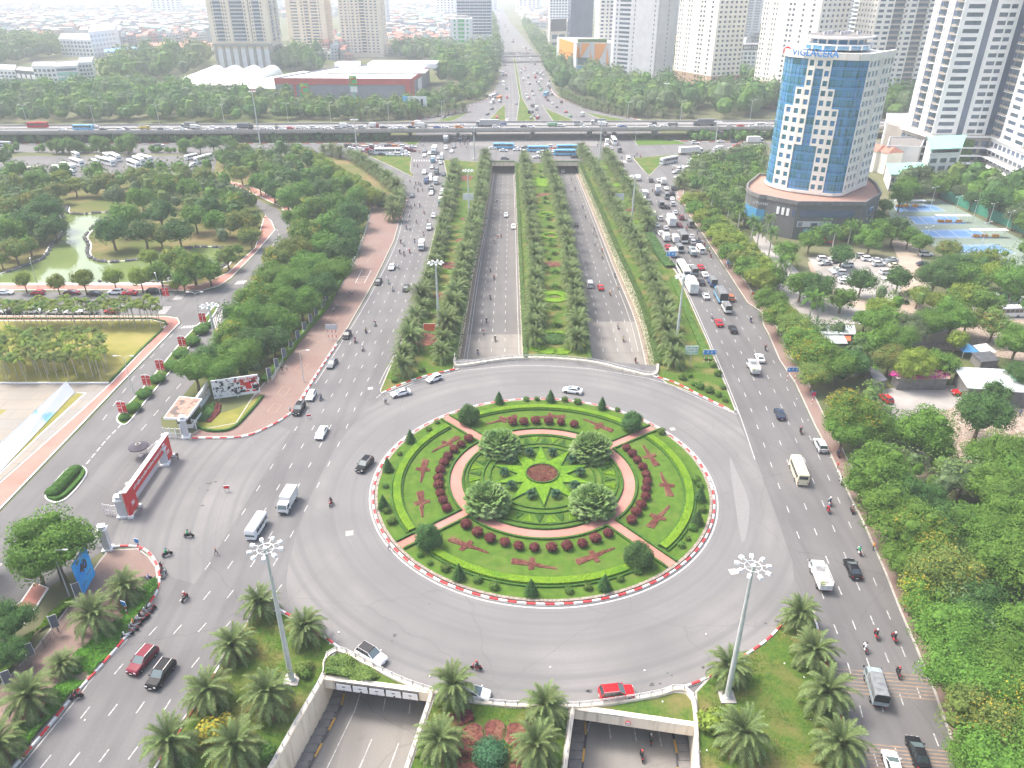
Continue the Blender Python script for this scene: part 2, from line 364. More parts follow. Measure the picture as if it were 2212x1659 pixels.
A_out=T(0,3,[(-420,2200),(-120,1900),(120,1650)])+[(155,1509),(215,1444),(270,1380),(327,1300),(342,1270),(345,1244),(342,1224),(328,1202),(300,1182),(232,1184),(60,1300),(-150,1450),(-260,1300),(-60,1160),(0,1107),(200,899),(265,829),(392,697),(386,686),(360,680),(-60,679),(-60,631),(325,631),(435,632),(475,622),(500,605),(553,550),(585,507),(597,492),(560,448),(500,412),(468,400),(462,392),(520,412),(600,452),(640,492),(628,520),(560,630),(520,700),(470,760),(400,850),(347,904),(350,925),(405,950),(512,948),(553,938),(603,914),(633,892),(653,862),(673,829),(728,745),(753,710),(793,640),(815,600),(853,520),(868,460),(879,430),(869,415),(845,385),(790,350),(700,335),(0,329),(-300,329),(-300,299),(0,311),(300,311),(853,309),(905,300),(880,262),(895,259),(1053,213),(1076,180),(1082,150),(1082,120),(1074,75),(1064,40),(1056,10),(1054,-8),(1074,-8),(1086,20),(1104,50),(1135,85),(1166,125),(1181,155),(1206,209),(1281,235),(1385,260),(1440,295),(1490,298),(1660,295),(1900,292),(2300,290),(2300,322),(1900,322),(1659,318),(1581,322),(1531,347),(1468,385),(1463,415),(1458,430),(1481,447),(1486,465),(1516,507),(1561,575),(1613,655),(1643,675),(1646,702),(1659,725),(1681,777),(1716,829),(1759,922),(1789,977),(1834,1074),(1866,1137),(1909,1235),(1941,1317),(1976,1399),(2014,1489),(2049,1587),(2085,1670),(2170,1870),(1100,1880),(400,1870)]
flat('road',GP(A_out),0,m_asph,[[p for p in h]for h in holes])
flat('road',GP([(330,955),(405,952),(512,950),(553,941),(600,918),(628,930),(560,1040),(480,1170),(420,1262),(352,1240),(330,1198),(300,1180),(240,1178),(262,1120)]),.004,m_plaza_road)
def arcband(r0,r1,a0,a1,cy=CY,n=60,w=0.0):
 return[ringpt(r0,a0+(a1-a0)*i/n,0,cy)for i in range(n+1)]+[ringpt(r1+w*math.sin(math.pi*i/n),a1+(a0-a1)*i/n,0,cy)for i in range(n+1)]
flat('road',circ(38.3),.006,m_ring,[circ(30.5)])
flat('road',smooth(GP([(812,868),(905,829),(1000,800),(1180,782),(1350,812),(1480,852),(1586,900),(1660,1010),(1700,1140),(1716,1290),(1693,1342),(1640,1400),(1530,1462),(1470,1478),(1400,1492),(1240,1519),(1100,1516),(1015,1507),(930,1486),(865,1462),(790,1424),(732,1398),(640,1330),(620,1240),(660,1100),(730,960)]),4,True),.003,m_plaza_road,[circ(37,60)])
flat('road',smooth(GP([(1467,930),(1478,900),(1586,892),(1640,960),(1618,990),(1570,960),(1520,985)]),4,True),.009,m_plaza_road)
flat('road',smooth(GP([(1576,993),(1592,1020),(1614,1070),(1619,1110),(1608,1170),(1596,1140)]),4,True),.011,M_('pale_new_asphalt',(.205,.20,.195),(.185,.18,.178),scale=2))
flat('road',GP([(1566,829),(1588,893),(1640,1010),(1700,1180),(1762,1345),(1819,1564),(1870,1760),(2130,1760),(2049,1587),(1976,1399),(1909,1235),(1834,1074),(1759,922),(1716,829),(1659,725),(1646,702),(1643,675),(1613,655),(1561,575),(1516,507),(1486,465),(1400,430),(1412,500),(1481,632),(1528,737)]),.012,m_asph_far)
def trench(wl,el,name):
 pass
def wall_face(mb,path,z0,z1,m=0,inward=1):
 for a,b in zip(path[:-1],path[1:]):
  q=[(a.x,a.y,z0),(b.x,b.y,z0),(b.x,b.y,z1),(a.x,a.y,z1)]
  mb.quad(*(q if inward>0 else q[::-1]))
for nm,w,e,sw,se in(('L',NL_W,NL_E,SL_W,SL_E),('R',NR_W,NR_E,SR_W,SR_E)):
 ex=Vector((0,26,0));W_=[w[0]+ex]+w+sw;E_=[e[0]+ex]+e+se
 floor_pts=W_+E_[::-1]
 flat('road',floor_pts,ZR,m_conc_road)
 mid=[i for i,p in enumerate(w)if G(1100,665).y<p.y]
 ycut=193 if nm=='L' else 202
 wi=[p for p in[w[0]+ex]+w if p.y>ycut];ei=[p for p in[e[0]+ex]+e if p.y>ycut]
 def cut(path):
  for a,b in zip(path[:-1],path[1:]):
   if(a.y-ycut)*(b.y-ycut)<=0:return a.lerp(b,(a.y-ycut)/(a.y-b.y))
 flat('road',wi+[cut(w)]+[cut(e)]+ei[::-1],ZR+.004,m_asph_far)
 for side,path in((1,W_),(-1,E_)):
  mb=MB();L,Rr=strip_pts(path,.5,.25*(-side))
  for i in range(len(path)-1):
   for A,B in((L,Rr),):
    mb.quad(L[i]+Vector((0,0,ZR-.3)),L[i+1]+Vector((0,0,ZR-.3)),L[i+1]+Vector((0,0,-.05)),L[i]+Vector((0,0,-.05)))
    mb.quad(Rr[i+1]+Vector((0,0,ZR-.3)),Rr[i]+Vector((0,0,ZR-.3)),Rr[i]+Vector((0,0,-.05)),Rr[i+1]+Vector((0,0,-.05)))
  ob('retaining_wall',mb,m_cream,label=('cream concrete retaining wall along the %s side of the %s sunken carriageway'%('left' if side==1 else 'right','left' if nm=='L' else 'right')),cat='wall')
def island(name,pts,mat,z=.13,kerbmat=None,sm=0,kw=.28,closed=True,kind='structure'):
 P=smooth(pts,sm,True)if sm else pts
 k=kerbmat or m_kgrey
 mb=MB();mb.prism(P,-.02,z,0,1);o=ob(name,mb,[mat,k],kind=kind)
 km=MB();ribbon(km,P+[P[0]],kw,z+.02,0,0,-.02);ob('kerb',km,k,kind='structure')
 return P
WM=GP([(958,345),(970,400),(960,440),(940,497),(915,600),(885,690),(863,752),(840,800),(822,843),(824,852),(873,832),(928,812),(980,799)])+[p.copy()for p in NL_W[::-1]]
WM[-1]=NL_W[0]+Vector((-.3,0,0))
island('median',[p+Vector((-.3,0,0))if i>12 else p for i,p in enumerate(WM)],m_medgrass)
CM=[p+Vector((.3,0,0))for p in NL_E]+GP([(1181,777)])+[p+Vector((-.3,0,0))for p in NR_W[::-1]]
island('median',CM,m_medgrass)
EM=[p+Vector((.3,0,0))for p in NR_E]+GP([(1420,812),(1441,829),(1516,857),(1584,890),(1588,886),(1566,829),(1528,737),(1481,632),(1458,585),(1433,560),(1405,510),(1380,460),(1368,415),(1345,370),(1318,342)])
island('median',EM,m_medgrass)
for pts in([(984,777),(1000,795),(1050,787),(1106,780),(1131,778)],[(1279,779),(1281,787),(1356,805),(1408,814),(1420,806),(1419,791)]):
 pass
SWI=GP([(545,1322),(560,1316),(603,1322),(640,1342),(700,1378),(728,1400)])
SWI+=[G(698,1463)+Vector((-.25,0,0))]+[p+Vector((-.3,0,0))for p in SL_W[1:]]+GP([(130,1990),(262,1780),(350,1640),(412,1544),(475,1439),(535,1344)])
island('planted_island',SWI,m_medgrass)
SCI=[G(935,1500)+Vector((.3,0,0))]+GP([(1015,1519),(1106,1530),(1180,1531)])+[G(1236,1532)+Vector((-.3,0,0))]+[p+Vector((-.3,0,0))for p in SR_W[1:]]+[p+Vector((.3,0,0))for p in SL_E[:0:-1]]
island('planted_island',SCI,m_medgrass)
SEI=GP([(1503,1496),(1531,1466),(1606,1421),(1659,1384),(1694,1346),(1722,1318),(1745,1312),(1758,1325),(1766,1369),(1790,1460),(1819,1564),(1845,1659),(1900,1870)])+[p+Vector((.3,0,0))for p in SR_E[::-1]]
island('planted_island',SEI,m_medgrass)
for pts in([(728,1408),(760,1420),(788,1434),(865,1474),(934,1497)],):
 island('planted_island',GP(pts+[(698,1466),(706,1430)]),m_medgrass,z=.10)
island('planted_island',GP([(1240,1533),(1318,1524),(1418,1507),(1456,1496),(1481,1498),(1497,1517),(1500,1567)]),m_medgrass,z=.10)
PV=[(405,945),(512,944),(553,934),(603,910),(631,889),(650,860),(671,826),(726,742),(751,708),(791,638),(813,598),(851,519),(863,474),(867,455),(840,430),(800,450),(797,480),(770,560),(738,616),(705,660),(640,745),(580,818),(545,860),(510,915),(430,930)]
island('pavement',GP(PV),m_oldbrick,z=.14)
island('pavement',GP([(235,1190),(298,1187),(322,1205),(337,1226),(340,1245),(337,1268),(322,1298),(266,1378),(210,1443),(150,1508),(88,1584),(-20,1710),(-110,1640),(0,1485),(80,1400),(150,1310),(215,1215)]),m_oldbrick,z=.14)
RP=[(1463,415),(1461,430),(1484,447),(1489,465),(1519,507),(1564,575),(1616,655),(1646,675),(1649,702),(1662,725),(1684,777),(1719,829),(1762,922),(1792,977),(1837,1074),(1869,1137),(1912,1235),(1944,1317),(1979,1399),(2017,1489),(2052,1587),(2088,1670),(2170,1870)]
RPo=[(x+14+(y-415)*.022,y-8)for x,y in RP][::-1]
island('pavement',GP(RP+RPo),m_oldbrick,z=.14)
island('traffic_island',GP([(793,335),(889,339),(886,368),(895,384),(855,364)]),m_medgrass,z=.15)
island('traffic_island',GP([(1368,342),(1470,333),(1442,350),(1424,358),(1403,380),(1390,368)]),m_medgrass,z=.15)
island('traffic_island',GP([(1358,290),(1378,314),(1484,312),(1440,296),(1400,288)]),m_lawn,z=.15)
island('traffic_island',GP([(838,293),(916,295),(900,313),(885,313),(860,305)]),m_medgrass,z=.15)
island('paved_median',GP([(1018,287),(1016,315),(1060,318),(1200,317),(1293,316),(1280,286)]),m_conc_dk,z=.15)
island('planted_strip',GP([(-60,296),(840,290),(856,302),(830,309),(-60,313)]),m_ground,z=.15)
island('planted_strip',GP([(1450,302),(1480,295),(1900,292),(2300,292),(2300,306),(1500,307)]),m_ground,z=.15)
island('planted_strip',GP([(1116,262),(1157,262),(1128,212),(1112,120),(1108,120),(1122,212)]),m_medgrass,z=.15)
island('planted_strip',GP([(1053,262),(1092,260),(1090,225)]),m_medgrass,z=.15)
island('planted_strip',GP([(1240,261),(1180,235),(1170,225),(1195,262)]),m_medgrass,z=.15)
island('planted_strip',GP([(938,262),(1010,242),(1000,250),(975,262)]),m_medgrass,z=.12)
island('planted_strip',GP([(1262,243),(1300,249),(1365,262),(1310,262)]),m_medgrass,z=.12)
island('median',smooth(GP([(253,908),(262,890),(300,850),(350,790),(400,730),(440,690),(462,662),(472,662),(455,690),(420,735),(370,800),(320,860),(285,905),(268,918)]),3,True),m_medgrass,z=.15,kerbmat=m_kwhite)
island('planted_bed',smooth(GP([(104,1080),(99,1072),(108,1058),(130,1030),(150,1012),(170,1007),(185,1014),(186,1026),(170,1050),(145,1076),(122,1086)]),4,True),m_lawn,z=.15,kerbmat=m_kwhite)
island('pavement',GP([(-60,1150),(0,1100),(200,892),(262,827),(388,698),(383,688),(358,684),(-60,683),(-60,694),(330,692),(362,700),(240,829),(175,889),(0,1044),(-60,1095)]),m_pink,z=.14,kerbmat=m_kwhite)
flat('lawn',GP([(-60,694),(330,692),(360,701),(352,712),(236,829),(-60,829)]),.10,m_drygrass)
island('pavement',GP([(-60,627),(325,627),(435,628),(473,618),(498,601),(553,545),(594,497),(586,478),(572,465),(552,535),(493,590),(470,600),(435,616),(-60,616)]),m_pink,z=.14,kerbmat=m_kwhite)
island('pavement',GP([(472,394),(524,408),(606,446),(624,470),(636,488),(650,480),(618,440),(540,402),(480,388)]),m_pink,z=.14,kerbmat=m_kwhite)
island('pavement',GP([(-60,1345),(45,1303),(75,1259),(104,1272),(80,1310),(50,1350),(-40,1400)]),m_pink,z=.14,kerbmat=m_kwhite)
flat('plaza',GP([(-260,829),(236,831),(172,890),(0,1040),(-250,1260)]),.12,m_plaza)
flat('lawn',GP([(-40,1060),(0,1022),(90,935),(178,852),(168,849),(150,861),(0,995),(-40,1035)]),.125,m_drygrass)
flat('lawn',GP([(-60,886),(16,886),(0,897),(-60,935)]),.125,m_drygrass)
line('kerb',GP([(-40,1062),(0,1024),(90,937),(186,850),(168,849)]),.25,.16,m_kwhite,z0=.1)
line('kerb',GP([(-60,829.5),(236,829.5)]),.4,.45,m_kwhite,z0=.1)
flat('park_ground',GP([(-400,330),(470,345),(640,330),(870,345),(880,430),(700,640),(640,745),(560,830),(470,760),(560,630),(640,490),(560,440),(470,393),(462,400),(550,445),(590,490),(552,540),(490,592),(435,614),(-400,616)]),-.02,M_('park_soil',(.20,.15,.075),(.12,.13,.045),scale=.1,rough=1,c3=(.09,.12,.035),scale3=.04,spec=.05))
flat('coach_park',GP([(-60,345),(60,337),(470,336),(462,372),(300,386),(100,386),(-60,376)]),-.01,m_asph_far)
pond=smooth(T(0,1,[(-300,760),(0,705),(190,640),(330,590),(395,520),(440,440),(525,365),(530,250),(500,180),(500,140),(600,130),(600,175),(700,190),(900,175),(1060,180),(900,250),(760,380),(790,450),(785,540),(860,590),(1000,600),(1200,580),(1330,540),(1500,500),(1680,475),(1900,475),(1990,520),(2000,600),(1930,660),(1700,720),(1400,780),(1100,790),(-300,790)]),3,True)
pw=[G(p.x,p.y)for p in pond]
flat('water',pw,.01,m_water)
mb=MB();ribbon(mb,pw+[pw[0]],.5,.12,0,-.1,-.02);ob('kerb',mb,m_kwhite,kind='structure')
mb=MB();mb.v=[];nrm=pw+[pw[0]]
L_,R_=strip_pts(nrm,1.0,-1.0)
for i in range(len(nrm)-1):
 for k in range(3):
  t=rnd.random();p=L_[i].lerp(R_[i],rnd.random()).lerp(L_[i+1].lerp(R_[i+1],.5),t)
  mb.ball((p.x,p.y,.3),(.7,.6,.5+rnd.random()*.3),6,3,0,.25)
ob('bank_stones',mb,m_stone,kind='stuff',label='rough grey rocks lining the bank of the green pond',cat='rocks')
flat('promenade',GP([(-60,612),(-60,616),(350,616),(350,613)]),.15,m_kwhite)
flat('yard',GP([(1745,566),(1800,555),(1940,560),(1925,520),(1990,520),(1990,580),(2010,640),(2050,700),(1990,700),(1880,680),(1800,660),(1760,620)]),.02,m_sand)
flat('yard',GP([(1745,556),(1850,552),(1930,566),(1950,620),(1930,655),(1840,640),(1770,600)]),.03,m_lot)
flat('lane',GP([(1640,500),(1625,510),(1690,640),(1745,700),(1860,700),(1870,672),(1800,650),(1750,615),(1700,560)]),.025,m_lot)
flat('yard',GP([(1905,840),(1915,905),(1985,905),(2060,880),(2090,850),(2060,832)]),.03,m_lot)
flat('yard',GP([(1920,715),(1945,745),(2090,760),(2330,800),(2330,640),(2200,650),(1950,700)]),.01,m_rubble)
flat('yard',GP([(1985,905),(1930,960),(2000,1060),(2080,1060),(2330,980),(2330,820),(2150,840),(2060,880)]),.015,m_rubble)
flat('lane',GP([(2060,655),(2330,640),(2330,690),(2080,690)]),.03,m_lot)
m_court=M_('court_green',(.20,.25,.20),(.17,.22,.18),scale=.4,rough=.8)
m_blue=M_('court_blue',(.10,.22,.42),(.13,.25,.43),scale=.6,rough=.7)
flat('tennis_ground',GP([(1915,432),(2030,430),(2212,520),(2320,580),(2120,580),(1990,520),(1925,480)]),.03,m_court)
for q in([(1930,444),(2013,442),(2043,456),(1938,458)],[(1960,468),(2063,467),(2088,484),(1980,485)],[(1987,497),(2110,496),(2140,515),(2010,513)],[(2030,530),(2155,528),(2195,548),(2050,545)]):
 a,b,c,d=GP(q,0);flat('tennis_court',[a,b,c,d],.036,m_blue)
 for u in((a,b),(b,c),(c,d),(d,a),(a.lerp(b,.5),d.lerp(c,.5)),(a.lerp(d,.15),b.lerp(c,.15)),(a.lerp(d,.85),b.lerp(c,.85)),(a.lerp(b,.22),d.lerp(c,.22)),(a.lerp(b,.78),d.lerp(c,.78))):
  line('court_line',list(u),.14,.041,m_kwhite)
def leaf(mb,p,nrm,s,rg,m=0,asp=1.0):
 nrm=nrm.normalized();t=nrm.orthogonal().normalized();b=nrm.cross(t)
 a=rg.uniform(0,6.283);u=(t*math.cos(a)+b*math.sin(a))*s*.5;w=nrm.cross(u).normalized()*s*.5*asp
 n=len(mb.v);mb.v+=[tuple(p-u),tuple(p-w*.8),tuple(p+u),tuple(p+w*.8)];mb.face((n,n+1,n+2,n+3),m)
def leafball(mb,c,r,n,s,rg,ms=(0,),low=-.5,depth=.25,tilt=.7,up=.25):
 c=Vector(c);r=r if isinstance(r,(tuple,list))else(r,r,r)
 for _ in range(n):
  while True:
   d=Vector((rg.gauss(0,1),rg.gauss(0,1),rg.gauss(0,1))).normalized()
   if d.z>low:break
  q=1-depth*rg.random()**1.6
  p=c+Vector((d.x*r[0],d.y*r[1],d.z*r[2]))*q
  nn=d+Vector((rg.gauss(0,1),rg.gauss(0,1),rg.gauss(0,1)))*tilt*.6+Vector((0,0,up))
  leaf(mb,p,nn,s*rg.uniform(.65,1.25),rg,rg.choice(ms),rg.uniform(.6,1.1))
def foliage(name,c1,c2,c3=None,f3=(.5,.75),var=.15,sc=2.0,tr=.2):
 return M_(name,c1,c2,scale=sc,rough=.75,c3=c3,scale3=.35,var=var,spec=.2,transl=tr,f3=f3,fac=(.38,.62))
m_hedge=foliage('clipped_hedge_leaf',(.045,.12,.018),(.07,.17,.025),var=.05)
m_hedge_y=foliage('lime_hedge_leaf',(.132,.258,.011),(.191,.331,.018),c3=(.085,.221,.013),var=.05,sc=5)
m_star=foliage('star_hedge_leaf',(.132,.276,.013),(.187,.350,.018),c3=(.076,.202,.013),var=.0,sc=1.5)
m_redleaf=foliage('burgundy_leaf',(.17,.04,.04),(.10,.028,.03),c3=(.23,.08,.06),var=.12)
m_redbed=foliage('brown_red_bed_leaf',(.24,.085,.06),(.15,.055,.045),c3=(.30,.17,.10),var=.0,sc=2.5)
m_conifer=foliage('juniper_leaf',(.035,.095,.022),(.055,.13,.03),var=.12)
m_bush=foliage('bush_leaf',(.07,.15,.025),(.11,.19,.03),c3=(.05,.11,.02),var=.2)
m_fan=foliage('fan_palm_leaf',(.105,.200,.050),(.158,.260,.075),c3=(.252,.340,.150),var=.06,sc=1.2)
m_cycad=foliage('cycad_leaf',(.03,.085,.045),(.05,.12,.05),var=.1)
m_trunk=M_('bark',(.20,.15,.10),(.11,.085,.06),scale=5,rough=.95,bump=.5)
m_yflower=foliage('yellow_flower',(.62,.36,.02),(.5,.28,.02),var=.1)
def hedge(name,path,w,h,mat,dens,s,rg=rnd,label=None,z=.0,closed=False,parent=None,cat='hedge',group=None,kind=None):
 mb=MB();P=path+[path[0]]if closed else path
 ribbon(mb,P,w,z+h,0,0,z)
 acc=0
 for a,b in zip(P[:-1],P[1:]):
  L=(b-a).length;d=(b-a).normalized()if L>0 else Vector((1,0,0));q=Vector((-d.y,d.x,0))
  acc+=L*dens*(w+2*h)
  while acc>=1:
   acc-=1;t=rg.random();k=rg.uniform(-.5-h/w,.5+h/w)
   if abs(k)<=.5:p=a.lerp(b,t)+q*k*w;p=Vector((p.x,p.y,z+h+rg.uniform(-.02,.08)*min(1,h*2)));nn=Vector((rg.gauss(0,.35),rg.gauss(0,.35),1))
   else:
    sg=1 if k>0 else-1;p=a.lerp(b,t)+q*sg*(w/2+.03);p=Vector((p.x,p.y,z+h-(abs(k)-.5)*w));nn=q*sg+Vector((rg.gauss(0,.4),rg.gauss(0,.4),rg.gauss(0,.4)+.3))
   leaf(mb,p,nn,s*rg.uniform(.7,1.3),rg,0,.8)
 return ob(name,mb,mat,parent=parent,label=None if parent else label,cat=None if parent else cat,group=None if parent else group,kind=kind)
def bed(name,pts,z,mat,n,s,zh=.12,rg=rnd,parent=None,**kw):
 mb=MB();mb.prism(pts,z-.1,z+zh*.5,0)
 xs=[p[0]for p in pts];ys=[p[1]for p in pts];k=0
 def inside(x,y):
  c=False;j=len(pts)-1
  for i in range(len(pts)):
   if(pts[i][1]>y)!=(pts[j][1]>y)and x<(pts[j][0]-pts[i][0])*(y-pts[i][1])/(pts[j][1]-pts[i][1])+pts[i][0]:c=not c
   j=i
  return c
 tries=0
 while k<n and tries<n*6:
  tries+=1;x,y=rg.uniform(min(xs),max(xs)),rg.uniform(min(ys),max(ys))
  if inside(x,y):
   leaf(mb,Vector((x,y,z+zh*rg.uniform(.3,1.1))),Vector((rg.gauss(0,.5),rg.gauss(0,.5),1)),s*rg.uniform(.6,1.3),rg,0,.8);k+=1
 return ob(name,mb,mat,parent=parent,**kw)
def stone_mesh(mat,nm,L=1.38,w=.34,h=.34):
 mb=MB();mb.box((0,0,h/2),(L,w,h),top=(.98,.8));me=mb.mesh(nm,mat);return me
st_r,st_w=stone_mesh(m_kred,'kerb_stone'),stone_mesh(m_kwhite,'kerb_stone')
st_y,st_b=stone_mesh(m_kyel,'kerb_stone',2.0,.3,.2),stone_mesh(m_kblack,'kerb_stone',2.0,.3,.2)
def kerb_blocks(path,step=1.44,a=st_r,b=st_w,z=-.03,closed=False,base=True,matb=None):
 P=path+[path[0]]if closed else path
 mb=MB();ribbon(mb,P,.5,z+.14,0,0,z);root=ob('kerb',mb,matb or m_kgrey,kind='structure')
 pts=resample(P,step)
 for i,(p,q)in enumerate(zip(pts[:-1],pts[1:])):
  o=ob('kerb_stone',a if i%2 else b,parent=root,loc=((p.x+q.x)/2+rnd.uniform(-.015,.015),(p.y+q.y)/2,z+.01),rz=math.atan2(q.y-p.y,q.x-p.x)+rnd.uniform(-.012,.012))
  o.scale.x=(q-p).length/1.44*(1 if a is st_r else .72)
 return root
kerb_blocks(circ(31.35,220),closed=True,step=2*math.pi*31.35/138)
mbx=MB();
for i in range(300):
 a=2*math.pi*i/300;mbx.box((CX+30.75*math.cos(a),CY+30.75*math.sin(a),.18+rnd.uniform(0,.06)),(.5,.6,.36),0,a+rnd.uniform(-.08,.08))
ob('edging_stones',mbx,M_('edging_stone',(.34,.29,.24),(.2,.17,.14),scale=2,rough=.95,bump=.4),kind='stuff',label='ring of weathered grey edging stones behind the red and white kerb',cat='edging')
line('road_marking',circ(31.95,160)+[ringpt(31.95,0)],.28,.012,m_paint)
kerb_blocks(resample(smooth(GP([(728,745),(700,786),(673,829),(653,862),(633,889),(603,911),(553,936),(512,946),(405,948)])),.5))
kerb_blocks(resample(smooth(GP([(240,1183),(270,1181),(300,1183),(322,1195),(338,1218),(345,1244),(342,1270),(327,1300),(270,1380),(215,1444),(155,1509),(95,1584),(20,1672)])),.5))
kerb_blocks(resample(smooth(GP([(824,851),(873,829),(928,811),(993,797)])),.5))
kerb_blocks(resample(smooth(GP([(1408,813),(1456,827),(1516,857),(1586,892)])),.5))
kerb_blocks(resample(smooth(GP([(603,1318),(650,1345),(700,1376),(738,1406)])),.5))
kerb_blocks(resample(smooth(GP([(1473,1487),(1531,1464),(1606,1419),(1659,1382),(1694,1344),(1716,1320)])),.5))
kerb_blocks(resample(GP([(475,1439),(412,1544),(350,1640),(310,1700)]),.5))
kerb_blocks(resample(GP([(1762,1347),(1768,1369),(1819,1564),(1848,1670)]),.5))
kerb_blocks(resample(smooth(GP([(869,415),(879,432),(868,462),(862,480)])),.5),step=2.4)
kerb_blocks(resample(smooth(GP([(1464,425),(1481,446),(1487,465)])),.5),step=2.4)
kerb_blocks(resample(smooth(GP([(-60,312),(300,311),(600,311),(840,310),(862,304),(855,297)])),1),step=4.0)
kerb_blocks(resample(smooth(GP([(895,261),(975,243),(1053,214),(1070,196)])),1),step=4.0)
kerb_blocks(resample(smooth(GP([(1385,260),(1281,236),(1206,210),(1190,190)])),1),step=4.0)
kerb_blocks(resample(smooth(GP([(1455,304),(1530,307),(1650,307)])),1),step=4.0)
flat('roundabout_lawn',circ(30.6),.36,m_lawn,z0=0)
PY,SY=115.6,116.6
flat('garden_path',circ(17.3,100,PY),.372,m_pink,[circ(15.2,100,PY)])
spokes=[R(38),R(131),R(217),R(311)]
for a in spokes:
 p,q=ringpt(17.1,a,0,PY),ringpt(30.4,a);d=(q-p).normalized();n=Vector((-d.y,d.x,0))*.95
 flat('garden_path',[p-n,q-n,q+n,p+n],.378,m_pink)
 for sg in(-1,1):
  hedge('hedge',[p+n*1.25*sg+d*.3,q+n*1.25*sg],.35,.38,m_hedge,22,.2,z=.34,label='low clipped green hedge edging a pink garden path on the roundabout',group='low hedges edging the garden paths')
for r in(14.95,17.6):
 for k in range(4):
  a0,a1=spokes[k],spokes[(k+1)%4]+(2*math.pi if k==3 else 0)
  g=.075 if r>17 else 0
  hedge('hedge',[ringpt(r,a0+g+(a1-a0-2*g)*i/26,0,PY)for i in range(27)],.34,.38,m_hedge,22,.2,z=.34,label='low clipped green hedge edging a pink garden path on the roundabout',group='low hedges edging the garden paths')
nmq={0:'far side',1:'left side',2:'near side',3:'right side'}
for k in range(4):
 a0,a1=spokes[k],spokes[(k+1)%4]+(2*math.pi if k==3 else 0)
 hedge('hedge',[ringpt(27.0,a0+.07+(a1-a0-.14)*i/40)for i in range(41)],1.35,.62,m_hedge_y,30,.24,z=.34,label='broad curved lime green hedge on the %s of the roundabout garden'%nmq[k])
 for rr in(26.1,28.0):
  hedge('hedge',[ringpt(rr,a0+.07+(a1-a0-.14)*i/40)for i in range(41)],.28,.32,m_hedge,20,.18,z=.34,label='thin dark green hedge line beside the broad lime hedge of the roundabout',group='thin dark hedge lines')
bird=[(-3.6,-.75),(-3.4,-1.1),(-.5,-.55),(-.4,-1.6),(.5,-1.55),(.55,-.4),(2.2,.15),(4.4,.5),(4.5,.85),(2.2,.75),(.55,.55),(.6,1.35),(-.35,1.5),(-.45,.5),(-3.5,.4)]
for i,(a,r)in enumerate([(20.5,22.9),(-4,23),(-29,22.6),(-70,22.3),(-96.5,22.9),(-126,22.6),(146,22.6),(171,23),(197,22.9),(84,23.3),(57,23.2),(109,23.3)]):
 a=R(a);c=ringpt(r,a);th=a+math.pi/2;f=1 if i%2 else-1
 pts=[Vector((c.x+.92*(x*math.cos(th)-y*f*math.sin(th)),c.y+.92*(x*math.sin(th)+y*f*math.cos(th)),0))for x,y in(bird if f>0 else bird)]
 if f<0:pts=pts[::-1]
 o=bed('flower_bed',pts,.37,m_redbed,900,.2,.2)
 o['label']='brown red planted bed shaped like a flying bird on the roundabout lawn';o['category']='flower bed';o['group']='bird shaped beds'
 mbb=MB();ribbon(mbb,pts+[pts[0]],.16,.385,0);ob('border',mbb,m_earth,parent=o)
star=[]
for i in range(20):
 a=math.pi/2+math.pi*i/10;r=9.7 if i%2==0 else 4.5
 star.append(Vector((CX+r*math.cos(a),SY+r*math.sin(a),0)))
o=bed('star_hedge',star,.4,m_star,9000,.24,.3);o['label']='large ten pointed lime green star hedge at the centre of the roundabout';o['category']='hedge'
sb=MB();sb.prism(star,.34,.66,0);ob('hedge_side',sb,m_star,parent=o)
hedge('hedge_rim',star,.25,.34,m_hedge,25,.16,z=.34,closed=True,parent=o)
o=bed('flower_bed',circ(3.0,40,SY),.5,m_redbed,1800,.22,.42);o['label']='round brown red flower bed inside the lime green star';o['category']='flower bed'
ob('flower_bed_flowers',(lambda mb:(leafball(mb,(CX,SY,.8),(2.9,2.9,.18),700,.2,rnd,low=0,depth=.05),mb)[1])(MB()),m_redleaf,parent=o,kind='stuff')
hedge('hedge',circ(3.05,40,SY),.22,.62,m_hedge,25,.18,z=.34,closed=True,label='small round hedge around the centre bed of the star')
for r in(9.9,11.2,14.2):
 hedge('hedge',circ(r,90,(PY+SY)/2),.26,.3,m_hedge,20,.18,z=.34,closed=True,label='thin circular hedge ring around the lime star, radius %s'%{9.9:'smallest of three',11.2:'middle of three',14.2:'largest of three'}[r])
for cdeg in(0,90,180,270):
 for k in range(-3,3):
  a0=R(cdeg+k*8.6+.6);a1=R(cdeg+(k+1)*8.6-.6);am=(a0+a1)/2;yy=(PY+SY)/2
  up=k%2==0
  tri=[ringpt(11.7,am,0,yy),ringpt(13.8,a1,0,yy),ringpt(13.8,a0,0,yy)]if up else[ringpt(11.7,a0,0,yy),ringpt(13.8,am,0,yy),ringpt(11.7,a1,0,yy)]
  if not up:tri=tri[::-1]
  o=bed('hedge',tri,.4,m_hedge_y if up else m_hedge,130,.22,.2);o['label']='small triangular clipped hedge in the inner ring of the garden';o['category']='hedge';o['group']='triangular hedges of the inner ring'
def shrub_proto(name,label,cat,mat,fn,n=1,group=None):
 out=[]
 for i in range(n):
  mb=MB();fn(mb,random.Random(hash((name,i))%1000 if False else len(name)*31+i));out.append(mb.mesh(name,mat))
 return out
def redball(mb,rg):
 mb.ball((0,0,.72),(.88,.88,.62),10,6,0,.05);leafball(mb,(0,0,.75),(1.0,1.0,.75),420,.26,rg,low=-.75)
def smallbush(mb,rg):
 mb.ball((0,0,.45),(.55,.55,.42),8,5,0,.1);leafball(mb,(0,0,.48),(.75,.75,.55),220,.24,rg,low=-.6,depth=.3)
